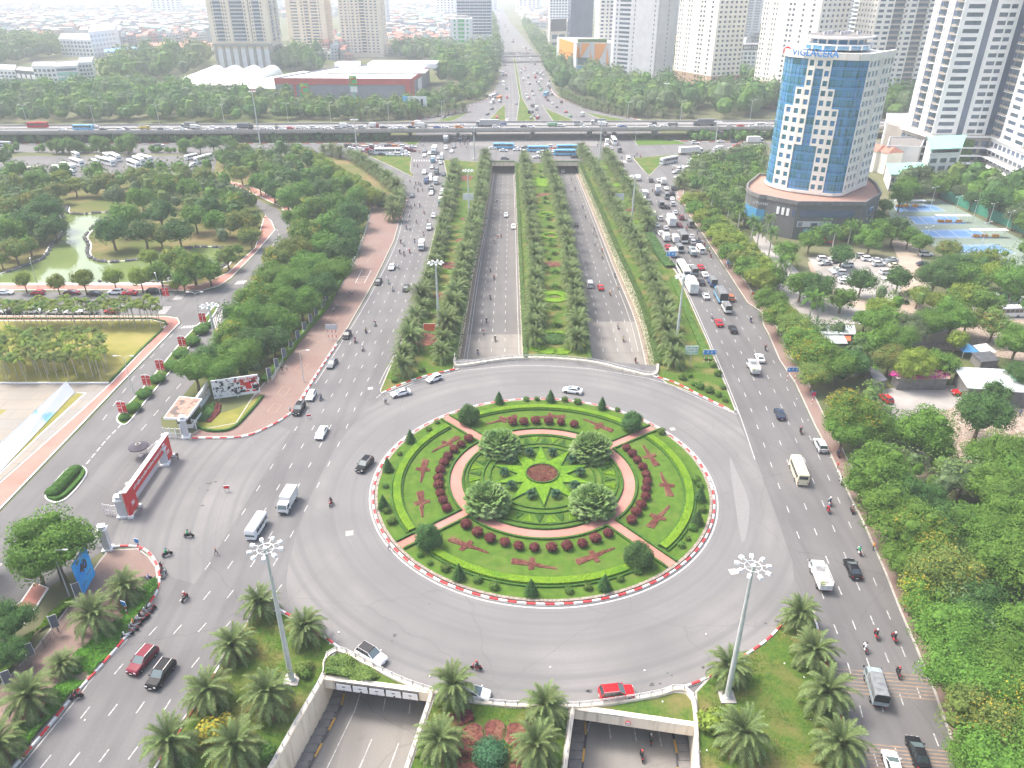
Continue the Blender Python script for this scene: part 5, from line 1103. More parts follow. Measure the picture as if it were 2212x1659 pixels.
m_wall_g=M_('grey_wall',(.56,.56,.57),(.50,.50,.51),scale=.2,rough=.8)
m_taupe=M_('taupe_wall',(.34,.31,.27),(.30,.27,.24),scale=.3,rough=.8)
m_podium=M_brick('dark_stone_cladding',(.13,.135,.13),(.11,.115,.112),(.16,.16,.155),sc=.6,w=1.2,h=.6,off=0)
m_terr=M_brick('terracotta_terrace',(.38,.21,.16),(.34,.19,.145),(.33,.23,.19),sc=.8,w=.5,h=.5,off=0)
m_white=M_('white_paint',(.78,.78,.77),rough=.6);m_redp=M_('red_panel',(.48,.06,.045),(.42,.055,.045),scale=.2,rough=.6)
m_teal=M_('teal_roof',(.20,.46,.40),(.25,.50,.44),scale=.5,rough=.6);m_roofr=M_('red_tile_roof',(.40,.17,.125),(.34,.15,.11),scale=1.2,rough=.8)
m_roofg=M_('roof_grey',(.50,.49,.46),(.34,.33,.31),scale=.15,rough=.9);m_blueR=M_('blue_roof',(.15,.32,.55),rough=.6)
m_blueT=M_('sign_blue',(.04,.25,.62),rough=.4);m_redT=M_('sign_red',(.60,.03,.03),rough=.5);m_grnT=M_('sign_green',(.05,.42,.10),rough=.5);m_blk=M_('black_panel',(.03,.03,.035),rough=.5)
m_dkglass=M_('dark_blue_glass',(.05,.08,.14),(.08,.12,.19),scale=.1,rough=.15,spec=.7)
def facade(mb,wm,o,ux,W,H,spec,fh,z0,wl,lim):
 """spec: list of (width share, kind); wall fins and spandrels stand proud, panes sit behind them"""
 n=Vector((ux.y,-ux.x,0));tot=sum(s for s,_ in spec);x=0;nf=int((H-z0)/fh)
 def bx(u,z,w,h,t,off,m):
  c=o+ux*u+n*off;mb.box((c.x,c.y,z),(w,t,h),m,math.atan2(ux.y,ux.x))
 for s,k in spec:
  w=s/tot*W;u=x+w/2;x+=w
  if k=='w':bx(u,(H+z0)/2,w+.02,H-z0,.5,.25,0);continue
  if k=='d':bx(u,(H+z0)/2,w+.02,H-z0,.06,.03,3);continue
  for f in range(nf):
   z=z0+f*fh
   if k=='b':
    bx(u,z+.12,w,.25,1.3,.65,2 if f%3 else 0);bx(u,z+.7,w,.9,.06,1.2,2);wl.append((o+ux*u+n*.04,w*.92,fh-.75,z+fh*.55,ux))
   else:
    ww=w*{'n':.5,'W':.86,'g':.96,'m':.66}[k];hh=fh*{'n':.48,'W':.52,'g':.72,'m':.5}[k]
    wl.append((o+ux*u+n*.04,ww,hh,z+fh*.52,ux))
    bx(u,z+(fh*.52-hh/2)/2,w+.02,fh*.52-hh/2,.5,.25,0);bx(u,z+fh*.52+hh/2+(fh*.48-hh/2)/2,w+.02,fh*.48-hh/2,.5,.25,0)
    if ww<w*.9:
     e=(w-ww)/2
     for sg in(-1,1):bx(u+sg*(ww/2+e/2),z+fh*.52,e,hh,.5,.25,0)
    elif k=='g':bx(u,z+fh*.52,.12,hh,.2,.1,2)
def tower(label,a,b,D,H,spec,side,mats,fh=3.3,z0=0.0,single=0,cat='building',name='tower_block',backskew=0.0,base=None,group=None,top=None):
 a,b=Vector((a[0],a[1],0)),Vector((b[0],b[1],0));ux=(b-a).normalized();W_=(b-a).length;nn=Vector((-ux.y,ux.x,0));L0=a.copy()
 t=thing(name,label,cat,tuple(L0),0,group);a=Vector((0,0,0));b=b-L0;c=b+nn*D;d=a+nn*D
 mb=MB();mb.prism([(p.x,p.y)for p in(a,b,c,d)],0,H,0);wl=[]
 facade(mb,0,a,ux,W_,H,spec,fh,z0,wl,single);facade(mb,0,b,nn,D,H,side,fh,z0,wl,single);facade(mb,0,d,-nn,D,H,side,fh,z0,wl,single)
 m_=list(mats)+[m_wall_w]*(4-len(mats));ob('wall',mb,[m_[0],m_[0],m_[2],m_[3]],parent=t)
 if base:
  zb,mt=base;k=MB();k.prism([((p-(b+d)/2)*1.03+(b+d)/2).to_tuple()[:2]for p in(a,b,c,d)],0,zb,0);ob('plinth',k,mt,parent=t)
 wl.sort(key=lambda q:q[3]);cache={};rest=MB()
 for i,(p,w,h,z,u)in enumerate(wl):
  if i<single:
   kk=(round(w,2),round(h,2))
   if kk not in cache:q=MB();q.box((0,0,0),(w,.06,h));cache[kk]=q.mesh('window',m_[1])
   ob('window',cache[kk],parent=t,loc=(p.x,p.y,z),rz=math.atan2(u.y,u.x))
  else:rest.box((p.x,p.y,z),(w,.06,h),0,math.atan2(u.y,u.x))
 if rest.v:ob('windows',rest,m_[1],parent=t,kind='stuff')
 r=MB();r.prism([((p-(b+d)/2)*.6+(b+d)/2).to_tuple()[:2]for p in(a,b,c,d)],H,H+3,0);ob('roof',r,m_roofg,parent=t)
 return t
def XY(x,y,z=0):g=G(x,y,z);return(g.x,g.y)
tower('tall ivory apartment block on dark arcaded base, leftmost of the big towers',(-308,846),(-248,846),40,108,[(1,'w'),(.6,'n'),(2.4,'b'),(.8,'n'),(.7,'n'),(.8,'w'),(4,'b'),(.8,'n'),(.6,'w'),(.4,'d'),(.8,'n'),(2.2,'b'),(.8,'n'),(1.2,'w')],[(1,'w'),(1,'n'),(2,'b'),(1,'n'),(1,'w'),(2,'b'),(1,'n'),(1,'w')],[m_wall_y,m_win,m_wall_g,m_taupe],3.4,26,280,base=None)
mb=MB()
for i in range(8):mb.box((-306+i*8,845.2,11),(2.4,1.6,22),0)
mb.box((-278,845.2,23.2),(62,1.7,2.4),0)
for i in range(7):mb.box((-302+i*8,845.6,10),(4.8,.5,19),1)
for i in range(6):mb.box((-247.3,848+i*6.4,11),(1.4,2.2,22),0)
ob('arcade_base',mb,[m_taupe,m_wall_w],label='dark pillared arcade wrapped round the foot of the leftmost big tower',cat='building')
tower('cream apartment tower behind the red roofed houses, left of a pair',(-268,992),(-222,992),34,108,[(1,'w'),(2,'W'),(.5,'w'),(1,'n'),(1.2,'b'),(.4,'w'),(2,'W'),(.6,'n'),(1.2,'w')],[(1,'n')]*5,[m_wall_y,m_win,m_wall_y],3.3,4)
tower('cream apartment tower with small square windows, right of a pair',(-204,985),(-155,985),34,108,[(1,'n'),(1,'n'),(.5,'n'),(1,'n'),(1,'n'),(1.2,'b'),(1,'n'),(1,'n'),(1,'n'),(.6,'w')],[(1,'n')]*5,[m_wall_y,m_win,m_wall_y],3.2,4)
tower('blue glass office tower with horizontal bands left of the highway',(-68,1030),(-26,1030),34,108,[(1,'g')]*8,[(1,'g')]*5,[m_wall_w,m_dkglass,m_blueR],3.4,22)
tower('white mid rise block with green oval windows before the blue glass tower',(-73,985),(-48,985),20,42,[(1,'w'),(1,'m'),(.6,'w'),(2.4,'g'),(.6,'w'),(1,'m'),(1,'w')],[(1,'m')]*4,[m_wall_w,m_grnT,m_white],4.4,2)
tower('dark blue glass block right of the highway',(64,905),(88,905),40,75,[(1,'g')]*6,[(1,'g')]*6,[m_dkglass,m_dkglass,m_dkglass],4,2)
tower('slim pale tower behind the dark blue glass block',(52,1150),(80,1150),34,105,[(1,'m')]*7,[(1,'m')]*5,[m_wall_w,m_win,m_white],3.4,4)
tower('white apartment tower on the podium behind the orange mall',(84,800),(142,800),36,108,[(1,'n'),(.6,'n'),(1,'m'),(1.2,'w'),(1,'n'),(.4,'d'),(1,'m'),(.6,'n'),(1,'w'),(.4,'w'),(1,'m'),(1,'m')],[(1,'m')]*6,[m_wall_c,m_win,m_white,m_taupe],3.3,16,0,base=(16,m_taupe))
g1,g2=XY(1316,180),XY(1376,190)
tower('pale grey tower with wide balcony windows right of the orange mall',g1,(g2[0]+13,g2[1]-2),26,108,[(.6,'d'),(.8,'n'),(3,'W'),(.5,'w'),(.5,'n'),(4,'w'),(.5,'n'),(.5,'w')],[(.6,'n'),(4,'w'),(1,'n'),(4,'w')],[m_wall_g,m_win,m_white,m_wall_w],3.5,2,150)
tower('ivory apartment tower with tan lower floors, nearest beyond the flyover',XY(1451,200),XY(1530,217),26,108,[(.8,'n'),(.8,'n'),(1.1,'w'),(.8,'n'),(.8,'n'),(2.2,'w'),(.9,'m'),(.9,'m'),(1.4,'w'),(.9,'m'),(1.2,'w')],[(1,'n')]*6,[m_wall_c,m_win,m_white],3.25,17.5,200)
tower('tan lower storeys below the nearest ivory tower',(XY(1451,200)[0]-.2,XY(1451,200)[1]-.5),(XY(1530,217)[0]+.4,XY(1530,217)[1]-.5),27,17.4,[(.8,'n'),(.8,'n'),(1.1,'w'),(.8,'n'),(.8,'n'),(2.2,'w'),(.9,'m'),(.9,'m'),(1.4,'w'),(.9,'m'),(1.2,'w')],[(1,'n')]*6,[m_wall_t,m_win,m_white],3.25,1)
a9,b9=XY(1621,226),XY(1735,246)
tower('second ivory tower with tan foot, left behind the blue glass office',a9,b9,28,108,[(.7,'n'),(.7,'n'),(.9,'w'),(.7,'n'),(.7,'n'),(2.4,'w'),(.9,'m'),(.9,'m'),(1.4,'w'),(.8,'m'),(1.4,'w'),(.9,'m'),(1.2,'w')],[(1,'n')]*6,[m_wall_c,m_win,m_white],3.25,17.5,150)
tower('tan lower storeys below the second ivory tower',(a9[0]-.2,a9[1]-.5),(b9[0]+.4,b9[1]-.5),29,17.4,[(1,'n'),(1,'w')]*6,[(1,'n')]*6,[m_wall_t,m_win,m_white],3.25,1)
tower('ivory tower right behind the blue glass office, dense balconies',(238,545),(292,548),26,108,[(1,'m'),(1,'m'),(1.3,'b'),(.6,'n'),(1,'m'),(1.3,'b'),(1,'m'),(1.2,'b'),(.8,'n'),(.8,'n')],[(1,'n')]*6,[m_wall_c,m_win,m_taupe],3.25,17.5,100)
tower('tan lower storeys below the right ivory tower',(237.8,544.4),(292.3,547.4),27,17.4,[(1,'n')]*9,[(1,'n')]*6,[m_wall_t,m_win,m_white],3.25,1)
for i,(x,y,w,mt,sp,l)in enumerate([(325,760,60,m_wall_c,'b','pale banded tower far behind the blue glass office'),(470,930,46,m_wall_w,'W','white curved balcony tower far right, nearer of three'),(420,1040,46,m_wall_w,'W','white balcony tower far right, middle of three'),(560,1060,50,m_wall_w,'W','white balcony tower far right, hindmost of three'),(190,1200,40,m_wall_w,'m','hazy grey tower between the two nearest ivory towers, left one'),(240,1210,40,m_wall_g,'m','hazy grey tower between the two nearest ivory towers, right one'),(330,1250,44,m_wall_g,'g','hazy glass tower behind the school, left one'),(385,1260,44,m_wall_w,'m','hazy white tower behind the school, right one'),(-455,1330,46,m_wall_w,'m','hazy white tower with battlement roof, left of the arcaded tower'),(-395,1230,38,m_wall_w,'b','hazy white slab left of the arcaded tower'),(-520,1500,50,m_wall_g,'m','hazy slab far left of the arcaded tower'),(-285,1500,60,m_wall_w,'m','hazy white tower behind the arcaded tower'),(-790,1130,55,m_dkglass,'g','dark glass tower cut by the left edge'),(105,1700,50,m_wall_w,'m','hazy white tower far right of the highway, left one'),(165,1600,50,m_wall_w,'b','hazy white tower far right of the highway, right one'),(20,2300,60,m_wall_w,'m','faint tower near the end of the highway'),(-110,2500,70,m_wall_w,'m','faint tower left of the end of the highway'),(-170,1900,40,m_wall_w,'m','faint white slab behind the blue banded tower'),(640,1300,60,m_wall_w,'W','far white tower at the right edge'),(720,1150,60,m_wall_g,'b','far grey tower at the right edge'),(480,1700,60,m_wall_w,'m','faint tower behind the far right group, left one'),(600,1800,60,m_wall_w,'m','faint tower behind the far right group, right one'),(-900,2100,60,m_wall_w,'m','faint tower in the far left haze, left one'),(-700,2300,60,m_wall_w,'m','faint tower in the far left haze, right one')]):
 tower(l,(x,y),(x+w,y),w*.6,{8:62,9:50,10:75}.get(i,90+(i*7)%18),[(1,sp),(.4,'w')]*(5 if sp!='g' else 4),[(1,sp)]*4,[mt,m_win,m_white],3.6 if i<12 else 5,3)
q0,q1,q2=XY(2011,291,15),XY(2139,292,15),XY(2330,372,15)
ql=XY(1965,274,15)
SP=[(.5,'w'),(3,'W'),(.5,'w'),(1.1,'d'),(.5,'w'),(1.6,'W'),(1.2,'W'),(.4,'w'),(1,'d')]
tower('huge white and grey ribbed apartment tower at the upper right',q0,q1,30,108,SP,[(.5,'d'),(1,'n'),(.5,'w'),(1,'n'),(1,'d'),(2,'b')]*2,[m_wall_w,m_win,m_taupe,m_dkglass],3.45,15,200)
tower('apartment tower cut by the right edge, balconies toward the viewer',q1,q2,30,108,[(.6,'d'),(1.4,'b'),(.4,'w'),(1.6,'W'),(.4,'w'),(1.6,'W'),(1.4,'b'),(.4,'w'),(1.6,'W'),(1.4,'b'),(.4,'w'),(1.6,'W'),(1.4,'b')],[(1,'W')]*5,[m_wall_w,m_win,m_taupe,m_dkglass],3.45,15,200)
mb=MB();P=[Vector((q0[0]-2,q0[1]-2)),Vector((q1[0],q1[1]-2)),Vector((q2[0],q2[1]-2)),Vector((q2[0]+30,q2[1]+40)),Vector((q0[0]+10,q0[1]+50)),Vector((ql[0]-8,ql[1]+8)),Vector((ql[0]-4,ql[1]-1))]
pd=thing('podium','taupe stepped podium with white ledges under the upper right towers','building',(0,0,0));mb.prism(P,0,15,0);ob('wall',mb,m_taupe,parent=pd)
for k,z in enumerate((14.6,9.6,6.0,2.6)):
 for a,b in((P[0],P[1]),(P[1],P[2]),(P[6],P[0])):
  l=MB();d=(b-a).normalized();n=Vector((d.y,-d.x));l.beam((a.x+n.x*(.8+k*.7),a.y+n.y*(.8+k*.7),z),(b.x+n.x*(.8+k*.7),b.y+n.y*(.8+k*.7),z),1.6+k*1.4,.5);ob('ledge',l,m_white,parent=pd)
  if z<12:
   nw=int((b-a).length/4.5);w_=MB()
   for i in range(nw):c=a.lerp(b,(i+.5)/nw);w_.box((c.x+n.x*.1,c.y+n.y*.1,z+1.8),(3.2,.3,2.2),0,math.atan2(d.y,d.x))
   ob('windows',w_,m_win,parent=pd,kind='stuff')
gw=MB();a=Vector(P[0]).lerp(P[1],.42);b=Vector(P[0]).lerp(P[1],.72);gw.box(((a.x+b.x)/2,a.y-1.2,6.5),(b.x-a.x,1.6,13));o=ob('green_wall',gw,m_green,parent=pd)
gl=MB()
for _ in range(700):leaf(gl,Vector((rnd.uniform(a.x,b.x),a.y-2.05,rnd.uniform(0,13))),Vector((rnd.gauss(0,.5),-1,rnd.gauss(0,.5))),.9,rnd)
ob('creeper',gl,m_green,parent=pd)
PT=[(1616,400),(1613,408),(1616,414),(1624,420),(1640,426),(1657,428),(1680,433),(1723,441),(1868,442),(1902,422),(1890,400),(1870,385),(1640,380)]
ZP=12.8;pw_=GP(PT,ZP);vt=thing('office_tower','office tower of blue curved glass and cream window grid on a dark stone podium','building',(110,280,0));O_=Vector((110,280,0))
pl=[p-O_ for p in pw_]
mb=MB();mb.prism(pl,0,ZP,1,0);ob('podium',mb,[m_podium,m_terr],parent=vt)
mb=MB();ribbon(mb,pl+[pl[0]],.7,ZP+1.1,0,0,ZP-.3);ob('parapet',mb,m_conc_dk,parent=vt)
def onface(i,t,off=.08):
 a,b=pl[i],pl[i+1];d=(b-a);d.z=0;d.normalize();n=Vector((d.y,-d.x,0));p=a.lerp(b,t)+n*off;return p,math.atan2(d.y,d.x),(b-a).length
for i,t,z,w,h,mt in[(7,.47,9.3,19,2.3,m_dkglass),(7,.30,5.6,12,2.0,m_wall_g),(7,.30,5.4,2.4,1.4,m_dkglass),(7,.09,5.6,1.6,1.6,m_dkglass),(7,.42,1.8,4,3.2,m_win),(8,.5,9.3,4.6,2.4,m_dkglass),(8,.5,5.5,4,2.2,m_win),(7,.22,2.2,3.0,3.4,m_blueR)]:
 p,r,L=onface(i,t);k=MB();k.box((p.x,p.y,z),(w if w<L else L*.9,.3,h),0,r);ob('window',k,mt,parent=vt)
for t in(.1,.35,.6,.88):
 p,r,L=onface(6,t);k=MB();k.box((p.x,p.y,9.4),(1.0,.3,2.6),0,r);ob('window',k,m_white if t<.8 else m_dkglass,parent=vt)
for i in(2,3,4):
 p,r,L=onface(i,.5,.12);k=MB();k.box((p.x,p.y,6.6),(L,.2,3.8),0,r);ob('window',k,m_winl,parent=vt);k=MB();k.box((p.x,p.y,1.7),(L*.8,.2,3.0),0,r);ob('window',k,m_blk,parent=vt)
p,r,L=onface(4,.3,.2);put_txt('lettering',txt('A TOWER',1.3,m_wall_g,.08),vt,(p.x,p.y,10.6),Vector((math.cos(r),math.sin(r),0)))
p,r,L=onface(7,.52,1.2);k=MB()
for s_ in range(8):k.box((p.x,p.y-s_*.35,.9-s_*.12),(3.2,.36,.14),0,r)
ob('entrance_steps',k,m_redp,parent=vt)
FRp=[p-O_ for p in GP([(1653,396),(1658,401),(1668,406),(1690,412),(1710,416),(1742,420),(1770,423.5),(1796,426),(1816,425)],ZP)]
RTp=G(1868,402,ZP)-O_
fl=[0]
for a,b in zip(FRp[:-1],FRp[1:]):fl.append(fl[-1]+(b-a).length)
def fat(px):
 X=1592.6+px*.2865;best=None
 for i in range(len(FRp)-1):
  xs=[1653,1658,1668,1690,1710,1742,1770,1796,1816]
  if xs[i]<=X<=xs[i+1]+.01:t=(X-xs[i])/(xs[i+1]-xs[i]);return FRp[i].lerp(FRp[i+1],t)
 return FRp[0]if X<1653 else FRp[-1]
NF,FH2,Z0=14,3.2,ZP+1.4
back=[RTp+Vector((-3,24,0)),FRp[0]+Vector((11,25,0))]
mb=MB();core=[p+(Vector((0,14,0))-p).normalized()*.5 for p in FRp+[RTp]]+back;mb.prism(core,ZP,Z0+NF*FH2+1.0,0);ob('wall',mb,m_wall_c,parent=vt)
mb=MB()
for P0,P1 in list(zip((FRp+[RTp])[:-1],(FRp+[RTp])[1:])):mb.beam((P0.x,P0.y,Z0+NF*FH2+.9),(P1.x,P1.y,Z0+NF*FH2+.9),1.3,2.2);mb.beam((P0.x,P0.y,Z0-.5),(P1.x,P1.y,Z0-.5),1.1,.9)
ob('cornice',mb,m_wall_c,parent=vt)
cols={0:(265,318),1:(318,370),2:(370,422),'c':(422,480),3:(480,532),4:(532,585),5:(585,637)}
def whites(f):
 if f<5:return{0,1,4,5}
 if f<9:return{0,1,2,3,4,5}
 if f<11:return{1,2,3,4}
 return{2,3}
cell_cache={}
def cell(p0,p1,f,proud=.45,dark=False):
 d=p1-p0;L=d.length;d.normalize();n=Vector((d.y,-d.x,0));key=round(L,1)
 if key not in cell_cache:
  c=MB();w=L*.2
  for s_ in(-1,1):c.box((s_*(L/2-w/2),0,0),(w,.7,FH2))
  c.box((0,0,FH2*.41),(L-2*w,.7,FH2*.18));c.box((0,0,-FH2*.375),(L-2*w,.7,FH2*.25))
  g=MB();g.box((0,.1,.12),(L-2*w,.06,FH2*.6));g.box((0,.05,.12),(.07,.1,FH2*.56),1);g.box((0,.05,.6),(L-2*w,.1,.07),1);cell_cache[key]=(c.mesh('wall_panel',m_wall_c),g.mesh('window',[m_winb,m_winl]))
 m=(p0+p1)/2+n*proud*.3;r=math.atan2(d.y,d.x);z=Z0+f*FH2+FH2/2
 ob('wall_panel',cell_cache[key][0],parent=vt,loc=(m.x,m.y,z),rz=r);o=ob('window',cell_cache[key][1],parent=vt,loc=(m.x,m.y,z),rz=r)
pane_cache={}
def panes(x0,x1,n,f):
 for i in range(n):
  p0,p1=fat(x0+(x1-x0)*i/n),fat(x0+(x1-x0)*(i+1)/n);d=p1-p0;L=d.length
  if L<.2:continue
  d.normalize();r=math.atan2(d.y,d.x);m=(p0+p1)/2;key=(round(L,1),(f+i)%3==0)
  if key not in pane_cache:
   g=MB();g.box((0,0,.35),(L-.06,.08,FH2-.75));g.box((0,-.05,-FH2/2+.35),(L,.16,.62),1);g.box((L/2,-.08,0),(.10,.2,FH2),2);g.box((0,-.06,.9),(L,.12,.06),2)
   pane_cache[key]=g.mesh('window_pane',[m_winb,m_winl,m_blueR])
  ob('window_pane',pane_cache[key],parent=vt,loc=(m.x,m.y,Z0+f*FH2+FH2/2),rz=r)
for f in range(NF):
 w=whites(f);panes(211,265,3,f)
 for k in(0,1,2,'c',3,4,5):
  x0,x1=cols[k]
  if k in w:cell(fat(x0),fat(x1),f)
  elif k=='c' and f==13:cell(fat(x0),fat(x1),f)
  else:panes(x0,x1,2,f)
 panes(637,780,6,f)
 n=7
 for i in range(n):
  if i==3:continue
  p0,p1=FRp[-1].lerp(RTp,i/n),FRp[-1].lerp(RTp,(i+1)/n)
  cell(p0,p1,f)
 nw=back[0];
for i,(a,b)in enumerate([(RTp,back[0]),(back[0],back[1]),(back[1],FRp[0])]):
 k=MB();L=(b-a).length;d=(b-a).normalized();nn=Vector((d.y,-d.x,0))
 for f in range(NF):
  for j in range(6):c=a.lerp(b,(j+.5)/6)+nn*.1;k.box((c.x,c.y,Z0+f*FH2+1.7),(1.8,.3,1.7),0,math.atan2(d.y,d.x))
 ob('windows',k,m_winb,parent=vt,kind='stuff')
k=MB();a,b=FRp[-1].lerp(RTp,3/7),FRp[-1].lerp(RTp,4/7);k.beam((a.x/2+b.x/2,a.y/2+b.y/2,Z0),(a.x/2+b.x/2+.01,a.y/2+b.y/2,Z0+NF*FH2),1.2,1.2);ob('wall_fin',k,m_wall_c,parent=vt)
ZT=Z0+NF*FH2+2.0;cen=(FRp[2]+RTp+back[0]+back[1])/4+Vector((-.5,-3,0))
k=MB();k.lathe([(11.5,-.2),(11.5,1.2)],28,1,(cen.x,cen.y,ZT));k.lathe([(12.0,1.2),(12.4,1.4),(12,1.6)],28,0,(cen.x,cen.y,ZT));k.lathe([(9.2,1.6),(9.2,3.1)],28,1,(cen.x,cen.y,ZT));k.lathe([(10.6,3.1),(12.3,3.5),(12.3,4.0),(11.6,4.2)],32,2,(cen.x,cen.y,ZT))
for i in range(16):
 a=i*math.pi/8
 for rr,z in((11.6,.5),(9.3,2.35)):k.box((cen.x+rr*math.cos(a),cen.y+rr*math.sin(a),ZT+z),(.5,.6,1.5),0,a)
k.lathe([(11.2,4.2),(11.0,4.4)],28,3,(cen.x,cen.y,ZT));ob('penthouse',k,[m_white,m_winb,m_wall_g,m_conc_dk],parent=vt)
k=MB()
for i in range(7):k.box((cen.x-6+i*2,cen.y-2+(i%3)*2,ZT+4.9),(1.1,.9,1.1))
ob('rooftop_units',k,m_wall_g,parent=vt)
a,b=fat(300),fat(540);sg=txt('VIGLACERA',3.1,m_blueT);d=(b-a).normalized();m=(a+b)/2+Vector((d.y,-d.x,0))*2.0
put_txt('rooftop_sign',sg,vt,(m.x,m.y,Z0+NF*FH2+1.6),d)
k=MB();k.tube([(0,0,0),(0,-.3,0)],2.0,20,0);k.tube([(0,-.3,0),(0,-.36,0)],1.5,20,1);e=ob('emblem',k,[m_white,m_redT],parent=vt,loc=(FRp[0].x+.3,FRp[0].y-.6,ZT-.8));e.rotation_euler=(0,0,R(-35))
def block(label,pts,H,mats,name='building',feats=(),cat='building',roofmat=None,par=.6):
 c=sum((Vector((p[0],p[1],0))for p in pts),Vector())/len(pts);t=thing(name,label,cat,(c.x,c.y,0));P=[Vector((p[0]-c.x,p[1]-c.y,0))for p in pts]
 mb=MB();mb.prism(P,0,H,0);ob('wall',mb,mats[0],parent=t)
 r=MB();r.prism(P,H,H+.05,0);ribbon(r,P+[P[0]],.5,H+par,1,0,H);ob('roof',r,[roofmat or m_roofg,mats[0]],parent=t)
 for f in feats:
  kind,i,rows,cols_,z0,z1,mt=f[:7];a,b=P[i],P[(i+1)%len(P)];d=b-a;L=d.length;d.normalize();n=Vector((d.y,-d.x,0));rz=math.atan2(d.y,d.x)
  u0,u1=f[7]if len(f)>7 else(0,1)
  if kind=='win':
   hh=(z1-z0)/rows;ww=L*(u1-u0)/cols_;q=MB();q.box((0,0,0),(ww*.62,.25,hh*.55));q.box((0,-.06,-hh*.3),(ww*.7,.4,.12),1);me=q.mesh('window',[mt,m_white]);cnt=0
   jn=MB()
   for r_ in range(rows):
    for c_ in range(cols_):
     p=a.lerp(b,u0+(u1-u0)*(c_+.5)/cols_)+n*.1;z=z0+hh*(r_+.5)
     ob('window',me,parent=t,loc=(p.x,p.y,z),rz=rz)
  else:
   p=a.lerp(b,(u0+u1)/2)+n*(f[8]if len(f)>8 else .15);q=MB();q.box((p.x,p.y,(z0+z1)/2),(L*(u1-u0),.3,z1-z0),0,rz);ob(kind,q,mt,parent=t)
 return t,P
bl,br,bb=XY(598,212),XY(890,214),XY(927,141,15);HB=14
st,P=block('long superstore with grey walls, red fascia band and white roof',[bl,br,bb,(bl[0]+40,bb[1]+5)],HB,[M_('slate_cladding',(.20,.21,.25),(.24,.25,.29),scale=.1,rough=.6)],'superstore',[('fascia',0,1,1,HB-3.6,HB+.8,m_redp,(0,1),.5),('wall_panel',0,1,1,0,HB-1.5,m_redp,(.135,.155),.6),('wall_panel',0,1,1,HB-4,HB-2,m_redp,(.14,.30),.7),('wall_panel',0,1,1,0,HB,m_redp,(.955,1),.8),('wall_panel',1,1,1,0,HB+.8,m_redp,(0,.12),.5),('fascia',1,1,1,HB-2.2,HB+.8,m_redp,(0,1),.45),('wall_panel',0,1,1,0,HB-3,M_('slate_wall',(.20,.22,.26),rough=.6),(.0,.135),.2),('wall_panel',1,1,1,1,HB-3,m_white,(.3,.5),.4)],roofmat=m_white,par=1.0)
k=MB();k.box((25,45,HB+2),(60,30,4));k.box((10,0,HB+.6),(80,30,1),1);k.box((-25,45,HB+2),(20,18,4));ob('roof_hall',k,[m_white,m_roofg],parent=st)
d=(P[1]-P[0]).normalized();nn=Vector((d.y,-d.x,0))
def bigc(parent,c,s,d):
 n=Vector((d.y,-d.x,0));k=MB();k.box((c.x,c.y,c.z),(s,.5,s*1.35),0,math.atan2(d.y,d.x));o=ob('sign_panel',k,m_grnT,parent=parent)
 q=c+n*.32;put_txt('lettering',txt('C',s*1.25,m_redT,.05,bold=s*.03),parent,(q.x,q.y,q.z-.12*s),d);put_txt('lettering',txt('Big',s*.42,M_('sign_yellow',(.75,.6,.05)),.05),parent,(q.x-d.x*s*.15,q.y-d.y*s*.15,q.z+s*.45),d)
bigc(st,P[0].lerp(P[1],.215)+nn*.9+Vector((0,0,6.5)),7,d)
tp=thing('sign_tower','tall pole sign with green panel and red letter C before the superstore','sign',tuple(G(769,243)));k=MB();k.lathe([(.6,0),(.5,14)],10);k.box((0,0,15.4),(4.8,.6,4),1);ob('pole',k,[m_teal,m_wall_w],parent=tp);bigc(tp,Vector((0,-.3,20.8)),5,Vector((1,0,0)))
bbd=thing('billboard','angled white billboard with two dark figures right of the superstore','billboard',tuple(G(903,248)));k=MB();k.lathe([(.5,0),(.5,6)],8);ob('pole',k,m_conc,parent=bbd)
k=MB();k.box((0,0,8.5),(13,.4,7));k.beam((-6.5,0,8.5),(-10.5,4,8.5),.4,7,1);ob('panel',k,[m_white,m_winl],parent=bbd)
k=MB();k.box((-.3,-.3,8),(2.1,.1,4.6),0);k.box((3.2,-.3,8),(1.4,.1,4.8),0);k.box((-3.8,-.3,9.3),(3.4,.1,.4),1);ob('poster',k,[m_blk,m_winl],parent=bbd)
hl_,hr_=G(342,188,6),G(515,190,6);hb=G(425,156,9);t=thing('market_hall','open market hall under four pale arched roofs left of the superstore','building',(hl_.x,hl_.y,0));W4=(hr_.x-hl_.x)/4;Dp=hb.y-hl_.y
m_tent=M_('pale_membrane',(.74,.76,.66),(.68,.70,.60),scale=.1,rough=.7)
for i in range(4):
 k=MB();n=12
 for j in range(n):
  a0,a1=math.pi*j/n,math.pi*(j+1)/n;f=lambda a,y,s:(W4*(i+.5)-W4/2*math.cos(a)+y*.16,y,6+s*math.sin(a))
  k.quad(f(a0,0,1.5),f(a1,0,1.5),f(a1,Dp,9),f(a0,Dp,9))
 ob('arched_roof',k,m_tent,parent=t)
k=MB()
for i in range(13):k.box((W4*4*i/12,.3,3),(.4,.4,6))
k.box((W4*2,1,3),(W4*4,.3,1.2),1);k.box((W4*2,8,2.5),(W4*4,.5,5),2);ob('colonnade',k,[m_white,m_wall_w,m_blk],parent=t)
hl2=G(515,192,5);t=thing('market_hall','white tapering hall roof beside the left end of the superstore','building',(hl2.x,hl2.y,0));k=MB();k.quad((-25,0,5),(40,0,5),(62,60,10),(35,75,11));k.quad((-25,0,4.5),(-25,0,5),(35,75,11),(35,75,10));ob('roof',k,m_tent,parent=t)
k=MB();k.box((8,1,2.2),(60,.5,4.2));ob('poster_wall',k,m_redT,parent=t);k=MB();k.box((2,.6,2.2),(9,.3,4));k.box((24,.6,2.2),(8,.3,4));ob('poster',k,m_teal,parent=t)
